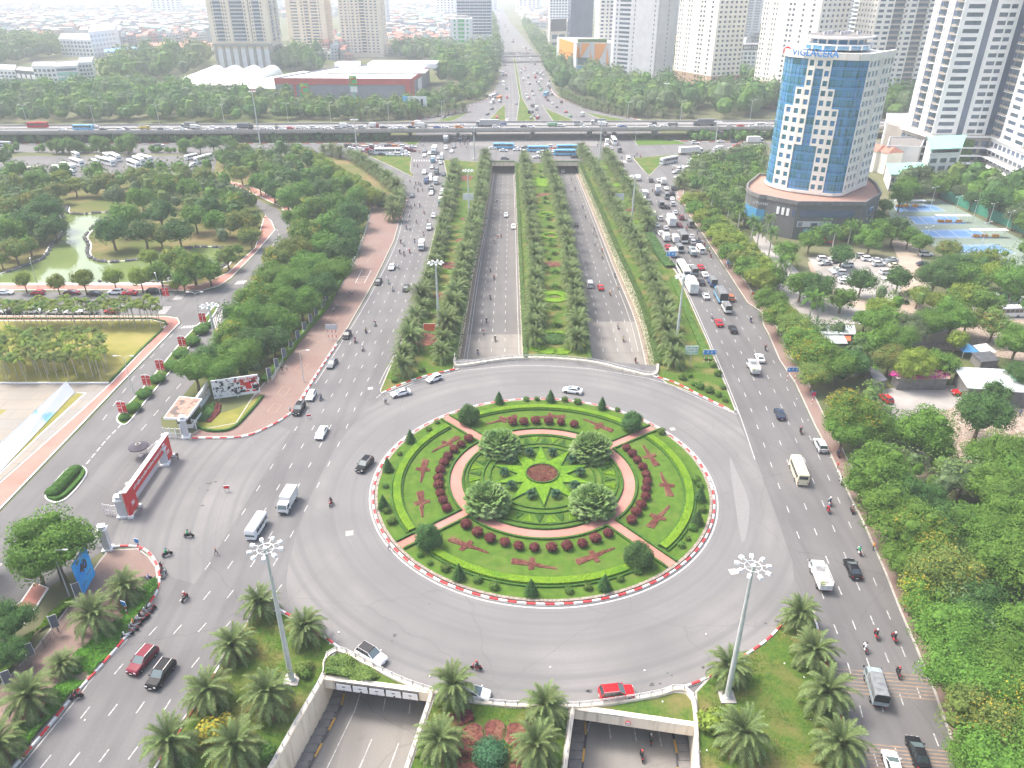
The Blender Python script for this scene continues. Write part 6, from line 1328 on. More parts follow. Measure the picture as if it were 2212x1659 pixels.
ma,mc=XY(1243,172),XY(1320,173);HM=31
mt_,P=block('mall with orange and grey zigzag cladding right of the ramp',[ma,mc,(mc[0]+5,mc[1]+70),(ma[0]-14,ma[1]+80)],HM,[m_wall_g],'mall',[('window',0,1,1,3,12,m_winl,(.04,.38),.5),('window',0,1,1,13,19,m_win,(.04,.36),.45)],roofmat=m_roofg)
m_or=M_('orange_cladding',(.72,.27,.03),rough=.6);a,b=P[0],P[1];d=(b-a).normalized();n=Vector((d.y,-d.x,0));L=(b-a).length
for tri in[((0,19),(0,HM),(.13,19),),((.13,HM),(.36,HM),(.14,19)),((.36,1),(.38,27),(.5,1)),((.5,HM),(.82,HM),(.5,6)),((.84,3),(.84,HM-3),(.98,3)),((.0,19),(.13,19),(0.06,HM))]:
 k=MB();q=[a+d*L*u+n*.35+Vector((0,0,z))for u,z in tri];k.tri(*q);k.tri(*q[::-1]);k.v=[tuple(v)for v in k.v];o=ob('cladding_panel',k,m_or,parent=mt_);sm_=o.modifiers.new('thick','SOLIDIFY');sm_.thickness=.25
k=MB();a2,b2=P[3],P[0];dd=(b2-a2).normalized();n2=Vector((dd.y,-dd.x,0));c=(a2+b2)/2+n2*.3;k.box((c.x,c.y,HM/2),((b2-a2).length*.7,.3,HM),0,math.atan2(dd.y,dd.x));ob('cladding_panel',k,m_or,parent=mt_)
k=MB();k.box(((a.x+b.x)/2-2,a.y+6,HM+2),(L*.8,9,2.5));ob('roof_garden',k,m_dark,parent=mt_)
for _ in range(0):pass
block('beige block with a black screen on top at the far end of the mall',[XY(1188,112),XY(1222,110),XY(1226,92),XY(1192,94)],34,[m_wall_y],'building',[('screen',0,1,1,24,38,m_blk,(0,.98),.6),('window',0,1,1,15,20,m_win,(.1,.45)),('window',0,1,1,15,20,m_win,(.55,.9)),('window',0,1,1,8,11,m_win,(.1,.45)),('window',0,1,1,8,11,m_win,(.55,.9))])
sa,sb_=XY(1541,153),XY(1645,152);sc_,P=block('white school building with a grey mansard roof and banners',[sa,sb_,(sb_[0]+3,sb_[1]+30),(sa[0]+3,sa[1]+30)],24,[m_wall_w],'school',[('win',0,4,12,2,18,m_win),('banner',0,1,1,19.5,24,m_blk,(.52,.95),.5)],roofmat=m_wall_g)
k=MB();k.box((0,2,27),((sb_[0]-sa[0])*.98,22,5),top=(.96,.6));ob('mansard_roof',k,m_wall_g,parent=sc_)
L=P[1]-P[0];d=L.normalized();q=P[0].lerp(P[1],.76)+Vector((d.y,-d.x,0))*.8;put_txt('lettering',txt('0869-115-600',3.6,m_white,.05),sc_,(q.x,q.y,21.6),d);q=P[0].lerp(P[1],.28)+Vector((d.y,-d.x,0))*.3;put_txt('lettering',txt('OPEN FOR ENROLMENT',2.4,m_blueR,.05),sc_,(q.x,q.y,21),d)
q=P[0].lerp(P[1],.8);k=MB();k.box((q.x,q.y+1,31),(22,.5,11),top=(.7,1));ob('sign_panel',k,m_wall_g,parent=sc_)
for i,s_ in enumerate(['HANOI','TORONTO','SCHOOL']):put_txt('lettering',txt(s_,3.2,m_blk,.05),sc_,(q.x+2,q.y+.6,34-i*3.2),d)
WW=[('win',0,4,6,1,15,m_win),('win',1,4,3,1,15,m_win)]
block('white five storey block with arched openings, left of the wood',[XY(82,190),XY(130,190),XY(134,178),XY(86,178)],17,[m_wall_w],feats=[('win',0,4,5,1,16,m_win)])
block('white curved block with teal glass floors beyond the wood',[XY(130,191),XY(178,188),XY(182,175),XY(134,178)],17,[m_wall_w],feats=[('window',0,1,1,2,4.6,m_teal,(.05,.95)),('window',0,1,1,6,8.6,m_teal,(.05,.95)),('window',0,1,1,10,12.6,m_teal,(.05,.95)),('window',0,1,1,13.6,15.6,m_dkglass,(.05,.95))])
block('grey white balcony block right of the teal glass one',[XY(180,184),XY(208,182),XY(212,168),XY(184,170)],18,[m_wall_w],feats=[('win',0,5,4,1,17,m_dkglass)])
block('dark slate walled house between white blocks at the left',[XY(42,184),XY(84,188),XY(88,176),XY(46,174)],12,[M_('slate_block',(.10,.12,.15),rough=.6)],feats=[('win',0,1,4,5,11,m_wall_w)])
block('long unfinished white concrete frame building at the left',[XY(136,122),XY(212,124),XY(218,106),XY(142,106)],19,[m_wall_w],feats=[('win',0,4,10,1,18,m_win)])
block('taller white block joined to the frame building',[XY(205,126),XY(258,118),XY(262,98),XY(212,100)],28,[m_wall_w],feats=[('win',0,5,7,1,26,m_wall_g)])
block('white row with balconies left of the slate house',[XY(-10,178),XY(40,180),XY(42,168),XY(-10,166)],11,[m_wall_w],feats=[('win',0,3,6,1,10,m_win)])
for i,(x0,x1,y,mt)in enumerate([(230,300,132,m_blueR),(265,325,140,m_blueR),(318,445,118,m_roofr),(365,460,124,m_roofr)]):
 b_,P=block(['school hall under a long blue roof, upper one','school hall under a long blue roof, lower one','long cream school wing with red roof, back one','long cream school wing with red roof, front one'][i],[XY(x0,y),XY(x1,y-5),XY(x1+2,y-13),XY(x0+2,y-8)],8,[m_wall_c],feats=[('win',0,2,10,1,7.5,m_win)],roofmat=mt)
 k=MB();k.prism([(p.x*1.04,p.y*1.04)for p in P],8.7,9.6,0);ob('roof',k,mt,parent=b_)
block('grey white house block right behind the office tower',[XY(1902,318),XY(1925,320),XY(1956,318),XY(1950,296),XY(1905,296)],13,[m_wall_w],feats=[('win',1,2,2,6,12,m_wall_g)])
block('plain grey rendered house in the middle of the small houses',[XY(1904,372),XY(1975,374),XY(1985,350),XY(1910,350)],12,[m_wall_g],feats=[('win',0,2,2,1,8,m_win,(0,.2))],roofmat=m_conc_dk)
wh,P=block('white four storey house with a teal roof terrace',[XY(1990,408),XY(2052,405),XY(2064,372),XY(1985,376)],15,[m_wall_w],feats=[('win',0,4,3,.5,14,m_win)],roofmat=m_conc_dk)
k=MB();k.prism([(p.x*1.06,p.y*1.06)for p in P],17.2,17.5,0);
for p in P:k.box((p.x*.95,p.y*.95,16.3),(.3,.3,2),0)
ob('roof_canopy',k,m_teal,parent=wh)
th,P=block('low house with long teal roof and two rows of windows',[XY(1918,412),XY(1990,414),XY(1995,385),XY(1908,388)],6.5,[m_wall_g],feats=[('win',0,2,8,.5,6.2,m_dkglass)],roofmat=m_teal)
k=MB();k.prism([(p.x*1.06,p.y*1.06)for p in P],7.1,7.4,0);ob('roof_canopy',k,m_teal,parent=th)
for i,(x,y)in enumerate([(1898,322),(1922,326)]):
 g=G(x,y,10);k=MB();k.box((0,0,5),(9,8,10),0);k.box((0,0,11),(10,9,2.2),1,top=(.1,.6));ob('house',k,[m_wall_c,m_roofr],loc=(g.x,g.y,0),rz=.3,label='small house with a red gabled roof, %s of two behind the grey house'%['left','right'][i],cat='house')
def shed(label,px,z,mt,wall=None):
 P=GP(px,z);c=sum(P,Vector())/4;t=thing('shed',label,'shed',(c.x,c.y,0));k=MB();k.prism([(p.x-c.x,p.y-c.y)for p in P],z-.15,z,0);ob('roof',k,mt,parent=t)
 k=MB();k.prism([((p.x-c.x)*.92,(p.y-c.y)*.92)for p in P],0,z-.16,0);ob('wall',k,wall or m_conc_dk,parent=t)
m_corr=M_('corrugated_grey',(.42,.47,.45),(.34,.36,.35),scale=.6,rough=.7,stretch=(1,6,1));m_tarp=M_('black_tarp',(.06,.065,.075),(.10,.10,.11),scale=.5,rough=.8)
shed('pale grey metal roofed shed below the royal palms',[(1760,702),(1846,702),(1850,722),(1776,722)],3.5,m_corr)
shed('green grey metal roofed shed, lower one by the street trees',[(1775,724),(1822,722),(1832,742),(1795,742)],3.2,m_corr)
shed('small shed with an orange red roof',[(1820,722),(1838,725),(1838,736),(1828,736)],3.0,M_('orange_tarp',(.65,.12,.05)))
shed('sagging black tarpaulin over stalls between trees',[(1822,758),(1865,752),(1880,790),(1850,792)],2.6,m_tarp);shed('black tarpaulin roof reaching the yard corner',[(1872,790),(1895,795),(1918,820),(1890,828)],2.8,m_tarp)
shed('long shed with rusty roof and pink blossom beside the yard',[(1925,802),(2055,808),(2052,818),(1938,818)],3.0,M_('rusty_roof',(.36,.2,.15),(.3,.32,.3),scale=.4,rough=.8))
shed('wide pale metal roof at the right edge of the yard',[(2060,792),(2230,800),(2240,850),(2090,838)],4.0,m_corr);shed('teal metal roof corner at the right edge',[(2180,806),(2300,806),(2300,838),(2195,822)],4.3,m_teal)
shed('black tarpaulin shelter on the rubble yard',[(2098,762),(2140,758),(2160,778),(2120,782)],2.4,m_tarp);shed('long pale wall and roof behind the rubble yard',[(1945,715),(2065,700),(2068,712),(1950,730)],3,m_corr,m_sand)
k=MB();g=G(2110,748,2.5)
for sx in(-1,1):k.box((sx*2.2,0,0),(4,4,1.4),0 if sx<0 else 1,top=(.05,.05));[k.beam((sx*2.2+a*1.8,b*1.8,-2.4),(sx*2.2+a*1.8,b*1.8,-.6),.08,.08,1)for a in(-1,1)for b in(-1,1)]
ob('canopy_tent',k,[m_winl,m_white],loc=g,label='blue and white pop up canopy tent on the rubble yard',cat='tent')
mb=MB();leafball(mb,(0,0,0),(7,2.2,1.0),500,.5,rnd,low=-.2);ob('bougainvillea',mb,M_('magenta_blossom',(.60,.03,.30),(.45,.03,.22),scale=2),loc=G(1985,808,3.2),label='magenta bougainvillea spilling over the rusty shed roof',cat='shrub')
block('low round white hall in the trees far right',[(G(1965,172).x+26*math.cos(i*.3927),G(1965,172).y+26*math.sin(i*.3927))for i in range(16)],5,[m_white],roofmat=m_white)
for i,(x,y)in enumerate([(1969,465),(2062,496),(2140,526)]):
 g=G(x-8,y-18+i*2);t=thing('shelter','courtside shelter with pale roof and orange seats, %s'%['farthest','middle','nearest'][i],'shelter',tuple(g));k=MB();k.box((0,0,2.7),(13,2.4,.15));[k.beam((a,0,0),(a,0,2.7),.1,.1)for a in(-6,-2,2,6)];ob('roof',k,m_wall_w,parent=t);k=MB();[k.box((a,0,.5),(2.2,.8,.9))for a in(-4,-1,3)];ob('seats',k,m_or,parent=t)
k=MB();P=GP([(2030,426),(2120,466),(2212,505),(2330,560)])
for a,b in zip(P[:-1],P[1:]):k.beam(a+Vector((0,0,2)),b+Vector((0,0,2)),.08,4)
ob('court_fence',k,M_('green_mesh_fence',(.05,.25,.17),rough=.9),label='tall green mesh fence along the far side of the tennis courts',cat='fence')
flat('pool',smooth(GP([(2072,375),(2100,370),(2140,372),(2160,392),(2130,396),(2090,392)]),4,True),.03,M_('pool_water',(.10,.35,.55),rough=.1))
def house_mesh(i):
 rg=random.Random(i);k=MB();w=rg.uniform(5,9);d=rg.uniform(9,15);h=rg.choice([8,11,12,14.5,16]);k.box((0,0,h/2),(w,d,h),0)
 for f in range(int(h/3.3)):
  for c in range(2):
   k.box(((c-.5)*w*.5,-d/2-.03,1.8+f*3.3),(w*.28,.1,1.5),1)
  for c in range(3):k.box((w/2+.03,(c-1)*d*.3,1.8+f*3.3),(.1,d*.14,1.4),1);k.box((-w/2-.03,(c-1)*d*.3,1.8+f*3.3),(.1,d*.14,1.4),1)
  k.box((0,-d/2-.5,.2+f*3.3),(w*.9,1.0,.2),0)
 if i%3==0:k.box((0,0,h+1),(w*1.05,d*1.02,2),2,top=(.9,.05))
 elif i%3==1:k.box((0,d*.15,h+1.3),(w*.7,d*.5,2.6),0);k.box((0,d*.15,h+2.75),(w*.8,d*.6,.3),2)
 else:k.box((0,-d*.2,h+.5),(w,.3,1),0);k.box((w*.2,d*.2,h+1),(2,2,2),2)
 return k,h
m_hcol=M_('house_paint',(1,1,1),(.85,.83,.8),scale=.1,rough=.8,objcol=True)
HM_=[house_mesh(i)for i in range(9)];HME=[k.mesh('house',[m_hcol,m_win,[m_roofr,m_roofg,m_teal][i%3]])for i,(k,h)in enumerate(HM_)]
HC=[(.56,.55,.52),(.5,.5,.5),(.5,.42,.34),(.45,.26,.22),(.40,.45,.50),(.54,.48,.38),(.36,.35,.34)]
rg=random.Random(77);spots_=[]
def inR(X,Y,polys):return any(pip(X,Y,q)for q in polys)
road_far=[(p.x,p.y)for p in GP([(1040,125),(1195,125),(1150,60),(1110,10),(1086,-20),(1020,-20),(1045,60)])]
def addhouses(poly,step,prob=.9):
 W_=[(p.x,p.y)for p in GP(poly)];ys=[p[1]for p in W_];xs=[p[0]for p in W_];Y=min(ys)
 while Y<max(ys):
  X=min(xs);dy=step*1.9
  while X<max(xs):
   if pip(X,Y,W_)and not pip(X,Y,road_far)and rg.random()<prob:spots_.append((X,Y+rg.uniform(-3,3)))
   X+=rg.uniform(step*.8,step*1.25)
  Y+=dy*rg.uniform(.85,1.3)
addhouses([(840,122),(1000,120),(1000,100),(832,98)],8);addhouses([(690,132),(760,130),(760,95),(690,95)],8);addhouses([(820,96),(1000,100),(1062,70),(1062,40),(830,30)],14,.8)
addhouses([(-60,108),(130,108),(130,84),(-60,84)],12,.6);addhouses([(-60,84),(450,84),(450,40),(-60,40)],14,.85);addhouses([(225,100),(450,104),(450,84),(225,84)],11,.7)
addhouses([(-60,40),(1060,38),(1050,14),(-60,14)],24,.65);addhouses([(1110,60),(1180,62),(1180,25),(1100,20)],14,.8);addhouses([(1400,95),(1450,120),(1560,95),(1560,60),(1400,60)],13,.6)
for Y0 in():pass
m_f1,m_f2,m_f3,m_f4=[M_('far_wall',c,[v*.75 for v in c],scale=.05,rough=.9)for c in((.50,.50,.49),(.46,.43,.36),(.32,.34,.36),(.40,.33,.26))]
spots_.sort(key=lambda p:p[1]);jm=MB()
for n,(X,Y)in enumerate(spots_):
 i=rg.randrange(9);rz=rg.choice([0,0,.15,-.2,.4])
 if n<300:
  o=ob('house',HME[i],loc=(X,Y,0),rz=rz,col=rg.choice(HC),label='narrow townhouse in the hazy city beyond the towers',cat='house',group='townhouses of the far city');o.scale=(1,1,rg.uniform(.85,1.25))
 else:
  s_=(Y/900)**.6;h=rg.uniform(8,17);w=rg.uniform(7,13)*s_;d=rg.uniform(9,15)*s_;m=rg.choice([0,0,1,2,3]);jm.box((X,Y,h/2),(w,d,h),m,rz)
  if rg.random()<.4:jm.box((X,Y,h+1),(w*1.03,d*1.03,2),rg.choice([4,6,5,6]),rz,top=(.85,.1))
  for f in range(2):jm.box((X,Y-d/2-.1,3+f*4.5),(w*.7,.2,1.8),7,rz)
ob('far_houses',jm,[m_f1,m_f2,m_f3,m_f4,m_roofr,m_teal,m_roofg,m_win],kind='stuff',label='endless pale low houses of the city fading into haze',cat='houses')
def far_wood(name,polys,r,dens,label,seed,mats,nl=46,ls=1.0,cs=.86):
 import numpy as np
 rg=random.Random(seed);pts=[]
 for poly in polys:
  W_=[(p.x,p.y)for p in GP(poly)];xs=[p[0]for p in W_];ys=[p[1]for p in W_]
  A=(max(xs)-min(xs))*(max(ys)-min(ys));n=int(A*dens/(r*r*2.2))
  for _ in range(n):
   X,Y=rg.uniform(min(xs),max(xs)),rg.uniform(min(ys),max(ys))
   if pip(X,Y,W_):pts.append((X,Y,r*rg.uniform(.7,1.3)))
 k=MB()
 for X,Y,q in pts:
  m=rg.choice(range(len(mats)));h=q*rg.uniform(.9,1.5)
  k.ball((X,Y,h),(q*cs,q*cs,h*cs*.92),7,4,m,.12,rg)
  for _ in range(nl):
   dd=Vector((rg.gauss(0,1),rg.gauss(0,1),rg.gauss(.4,.9))).normalized()
   if dd.z<-.2:continue
   leaf(k,Vector((X+dd.x*q*rg.uniform(.85,1.1),Y+dd.y*q*rg.uniform(.85,1.1),h+dd.z*h*.85)),dd+Vector((rg.gauss(0,.5),rg.gauss(0,.5),rg.gauss(0,.5))),q*ls*rg.uniform(.22,.42),rg,m,.8)
 return ob(name,k,mats,kind='stuff',label=label,cat='trees')
gr=[m_green,m_dark,m_olive,m_pale]
far_wood('woodland',[[(-120,267),(560,264),(590,246),(500,222),(420,205),(345,200),(330,190),(200,200),(60,210),(-120,218)]],5.5,1.25,'broad dense wood left beyond the flyover',1,gr,90,.72,.7)
far_wood('woodland',[[(232,192),(270,175),(330,185),(350,178),(440,155),(455,130),(330,135),(255,150),(232,165)],[(-60,150),(130,128),(130,100),(-60,108)]],9,1.1,'hazy tree belt behind the market hall and white blocks',2,gr,90,.72,.7)
far_wood('woodland',[[(600,260),(890,258),(1045,212),(1066,180),(1060,165),(1000,205),(930,222),(880,232),(700,235),(590,232)],[(560,232),(620,232),(640,215),(560,215)]],4.2,1.1,'belt of trees before the superstore and along the left ramp',3,gr,90,.72,.7)
far_wood('woodland',[[(928,140),(945,178),(1040,198),(1062,175),(1075,150),(1074,118),(900,118),(850,125)],[(600,152),(700,160),(690,135),(600,132)],[(1056,110),(1074,110),(1064,45),(1050,45)]],8,1.1,'thick trees behind the superstore reaching the highway',4,gr,90,.72,.7)
far_wood('woodland',[[(1210,200),(1385,255),(1660,256),(1660,232),(1540,222),(1450,205),(1330,185),(1240,172),(1180,120),(1150,70),(1130,58),(1150,95),(1172,130),(1190,170)]],6.5,1.25,'thick trees right of the ramp in front of the ivory towers',5,gr,90,.72,.7)
far_wood('woodland',[[(1550,250),(1750,250),(1680,205),(1560,175),(1550,215)],[(1400,130),(1470,140),(1460,105),(1400,98)],[(1850,265),(1960,265),(1990,200),(1990,120),(1850,130)],[(1490,75),(1650,90),(1650,60),(1490,50)]],8,1.1,'hazy trees between the right hand towers',6,gr,90,.72,.7)
far_wood('woodland',[[(1478,400),(1500,365),(1650,332),(1645,392),(1612,430),(1628,470),(1600,505),(1560,478),(1515,435)],[(1700,530),(1860,535),(1910,500),(1870,520),(1720,515)]],3.0,1.1,'shrubby trees between the road and the office tower',7,gr,110,.7,.6)
far_wood('woodland',[[(1895,425),(2030,425),(2080,400),(2200,410),(2330,440),(2330,530),(2212,495),(2120,455),(2035,420),(1990,415),(1900,412)]],4.0,1.3,'dense palms and trees behind the tennis courts',8,gr)
far_wood('shrubbery',[[(-60,310),(835,306),(853,301),(835,292),(-60,298)],[(1480,298),(1700,296),(1700,305),(1500,306)]],2.0,.8,'low dark planted strip in the shade under the flyover',9,[m_dark,m_green])
far_wood('shrubbery',[[(0,328),(400,328),(400,331),(0,331)],[(700,362),(780,398),(830,440),(845,470),(800,440),(740,400)]],1.6,1.0,'low hedge plants along the park edge',10,[m_green,m_light])
far_wood('undergrowth',[[(640,480),(700,420),(790,440),(795,480),(765,560),(730,612),(690,655),(640,720),(580,790),(540,835),(430,820),(470,745),(560,620),(630,520)]],2.6,.7,'shaded undergrowth below the trees of the park strip',11,gr,110,.7,.55)
far_wood('undergrowth',[[(1840,880),(1900,850),(1990,960),(2060,1080),(2212,1000),(2300,1000),(2400,1800),(2160,1800),(2060,1500),(1990,1350),(1930,1180),(1860,1000)],[(1700,700),(1850,745),(1930,740),(1900,830),(1800,840),(1750,790)],[(1850,680),(2050,705),(2100,670),(2200,690),(2300,640),(2300,560),(2212,550),(2050,560),(1985,600),(2060,650),(1900,655)]],2.6,.75,'shaded undergrowth filling between the trees on the right',12,gr,170,.5,.5)
far_wood('woodland',[[(2330,560),(2900,560),(3700,1500),(2560,1500)],[(-200,1200),(-60,1180),(-40,1330),(-400,1700),(-900,1700)]],4.5,.8,'leafy trees carrying on past both sides',14,gr,110,.7,.6)
far_wood('undergrowth',[[(470,345),(640,330),(700,350),(720,420),(640,480),(600,440),(540,395),(470,385)],[(-60,385),(250,385),(460,375),(465,395),(560,450),(560,520),(480,545),(420,465),(250,430),(130,430),(125,520),(60,560),(-60,575)]],3.4,.5,'undergrowth and small trees scattered through the park',13,gr,70,.8,.65)
m_body=M_('car_paint',(1,1,1),rough=.32,objcol=True,spec=.12,coat=.0)
m_bodyd=M_('truck_paint',(1,1,1),(.72,.70,.66),scale=1.5,rough=.55,objcol=True,spec=.35)
m_glass=M_('dark_car_glass',(.02,.028,.032),rough=.06,spec=.8,coat=.6)
m_wind=M_('windscreen_glass',(.10,.135,.14),rough=.08,spec=.6,coat=.3)
m_tyre=M_('tyre',(.02,.02,.022),rough=.85)
m_rim=M_('rim',(.42,.42,.43),rough=.35,metal=.6)
m_head=M_('headlight',(.75,.76,.76),rough=.15,spec=.8)
m_tail=M_('tail_light',(.42,.015,.015),rough=.3)
m_trim=M_('black_trim',(.025,.025,.027),rough=.6)
m_plate=M_('number_plate',(.72,.71,.66),rough=.5)
m_canvas=M_('grey_canvas',(.20,.21,.21),(.14,.15,.16),scale=1.5,rough=.95)
m_box=M_('cargo_box',(.70,.70,.68),(.58,.58,.56),scale=.8,rough=.6)
m_chrome=M_('chrome',(.6,.6,.6),rough=.25,metal=.9)
CAR={'sedan':dict(L=4.55,W=1.76,H=1.44,base=[(-2.27,.52),(-2.24,.88),(-2.05,.98),(-1.5,1.0),(.85,.96),(1.2,.93),(2.0,.78),(2.22,.66),(2.28,.45)],cab=(-1.75,-1.02,.15,1.12),roofw=.62),'hatch':dict(L=3.9,W=1.68,H=1.50,base=[(-1.93,.5),(-1.92,.92),(-1.8,1.0),(-1.2,1.0),(.7,.98),(.95,.95),(1.7,.82),(1.9,.66),(1.95,.45)],cab=(-1.86,-1.45,.1,1.02),roofw=.62),'suv':dict(L=4.7,W=1.88,H=1.72,base=[(-2.33,.58),(-2.32,1.05),(-2.2,1.12),(-1.5,1.13),(.8,1.1),(1.1,1.07),(2.05,.98),(2.3,.82),(2.36,.5)],cab=(-2.22,-1.85,.22,1.05),roofw=.70),'minivan':dict(L=4.9,W=1.85,H=1.95,base=[(-2.44,.5),(-2.44,1.15),(-2.4,1.2),(-1.5,1.2),(1.4,1.18),(1.6,1.12),(2.2,.98),(2.42,.8),(2.47,.45)],cab=(-2.4,-2.2,1.05,1.85),roofw=.76),}
def car_meshes(k):
 d=CAR[k];W=d['W']/2;H=d['H'];b=d['base'];x0,x1,x2,x3=d['cab'];bz=[z for x,z in b if x0-.2<x<x3+.2];belt=max(bz)-.02
 mb=MB();n=len(b);rings=[]
 for i,(x,z)in enumerate(b):
  e=min(i,n-1-i);wf={0:.86,1:.94}.get(e,1.0)
  low=.28 if 0<i<n-1 else .34
  ring=[(x,-W*wf*.96,low),(x,-W*wf,(low+z)*.5),(x,-W*wf*.97,z-.10),(x,-W*wf*.86,z),(x,0,z+.035),(x,W*wf*.86,z),(x,W*wf*.97,z-.10),(x,W*wf,(low+z)*.5),(x,W*wf*.96,low)]
  rings.append(len(mb.v));mb.v+=ring
 for i in range(n-1):
  for j in range(8):mb.face((rings[i]+j,rings[i+1]+j,rings[i+1]+j+1,rings[i]+j+1),0)
 mb.face([rings[0]+j for j in range(9)],0);mb.face([rings[-1]+j for j in reversed(range(9))],0)
 wx=(-d['L']*.29,d['L']*.305)
 for x in wx:
  for s in(-1,1):
   mb.tube([(x,s*(W-.07),.36),(x,s*(W+.006),.36)],.40,12,1)
 for s in(-1,1):mb.box((0,s*(W*.97),.33),(d['L']*.36,.05,.10),1)
 mb.box((b[-1][0]-.02,0,.42),(.08,W*1.3,.16),1);mb.box((b[0][0]+.02,0,.42),(.08,W*1.5,.14),1)
 rw=W*d['roofw']/.70*.80;bw=W*.87
 rz=H
 mb.v+=[(x1,-rw,rz-.05),(x2,-rw,rz-.05),(x2,rw,rz-.05),(x1,rw,rz-.05),(x1+.1,-rw*.8,rz),(x2-.12,-rw*.8,rz),(x2-.12,rw*.8,rz),(x1+.1,rw*.8,rz)]
 q=len(mb.v)-8
 for f in((4,5,6,7),(0,1,5,4),(1,2,6,5),(2,3,7,6),(3,0,4,7)):mb.face([q+i for i in f],2)
 for s in(-1,1):
  mb.beam((x0+.02,s*bw,belt),(x1,s*rw,rz-.05),.10,.05,0);mb.beam((x3-.02,s*bw,belt),(x2,s*rw,rz-.05),.07,.05,0)
  xm=(x1+x2)/2-.1;mb.beam((xm,s*(bw+.01),belt),(xm,s*(rw+.01),rz-.05),.07,.05,1)
  mb.box((x3-.15,s*(W+.07),belt+.06),(.14,.18,.12),0)
  if k in('suv','minivan'):mb.box(((x1+x2)/2,s*rw*.93,rz+.02),(x2-x1,.05,.05),3)
 body=mb.mesh('body',[m_body,m_trim,m_body,m_chrome])
 g=MB();e=.015
 A=[(x0,-bw,belt),(x0,bw,belt),(x1,rw,rz-.06),(x1,-rw,rz-.06)];B=[(x3,-bw,belt),(x3,bw,belt),(x2,rw,rz-.06),(x2,-rw,rz-.06)]
 g.quad(*A[::-1],m=0);g.quad(A[0],B[0],B[3],A[3],m=0);g.quad(A[2],B[2],B[1],A[1],m=0);wins=g.mesh('windows',m_glass)
 g=MB();g.quad(*B,m=0);ws=g.mesh('windscreen',m_wind)
 hl=MB();hl.box((0,0,0),(.16,.34,.13),0,top=(.7,.9));hl=hl.mesh('headlight',m_head)
 tl=MB();tl.box((0,0,0),(.08,.28,.16));tl=tl.mesh('tail_light',m_tail)
 pl=MB();pl.box((0,0,0),(.03,.42,.12));pl=pl.mesh('number_plate',m_plate)
 return body,wins,ws,hl,tl,pl,wx,W,b
def wheel_meshes(r=.33,w=.22):
 t=MB();t.lathe([(r*.62,-w/2),(r*.97,-w/2),(r,-w/2+.03),(r,w/2-.03),(r*.97,w/2),(r*.62,w/2)],16);t2=MB();t2.add(t,Matrix.Rotation(R(90),4,'X'))
 m=MB();m.lathe([(r*.62,-w/2+.03),(r*.6,w/2-.01),(r*.15,w/2+.01)],10);m2=MB();m2.add(m,Matrix.Rotation(R(90),4,'X'))
 return t2.mesh('wheel',m_tyre),m2.mesh('rim',m_rim)
WH={r:wheel_meshes(r)for r in(.33,.42,.5)}
def add_wheels(t,xs,W,r,w=.22):
 for x in xs:
  for s in(-1,1):
   o=ob('wheel',WH[r][0],parent=t,loc=(x,s*(W-.08),r));ri=ob('rim',WH[r][1],parent=o,rz=0 if s<0 else math.pi)
def paint(o,c):o['paint']=1;o.color=(*c,1)
PR={}
def hide_src(t):
 t.location=(0,0,-500);PR_src.append(t)
PR_src=[]
def proto_car(k):
 body,wins,ws,hl,tl,pl,wx,W,b=car_meshes(k)
 t=thing(k,'x','car');o=ob('body',body,parent=t);paint(o,(1,1,1));ob('windows',wins,parent=t);ob('windscreen',ws,parent=t)
 for s in(-1,1):
  ob('headlight',hl,parent=t,loc=(b[-2][0]-.02,s*W*.66,b[-2][1]-.06));ob('tail_light',tl,parent=t,loc=(b[1][0]+.0,s*W*.76,b[1][1]-.12))
 for x in(b[-1][0]+.04,b[0][0]-.02):ob('number_plate',pl,parent=t,loc=(x,0,.52))
 add_wheels(t,wx,W,.33);return reg(t)
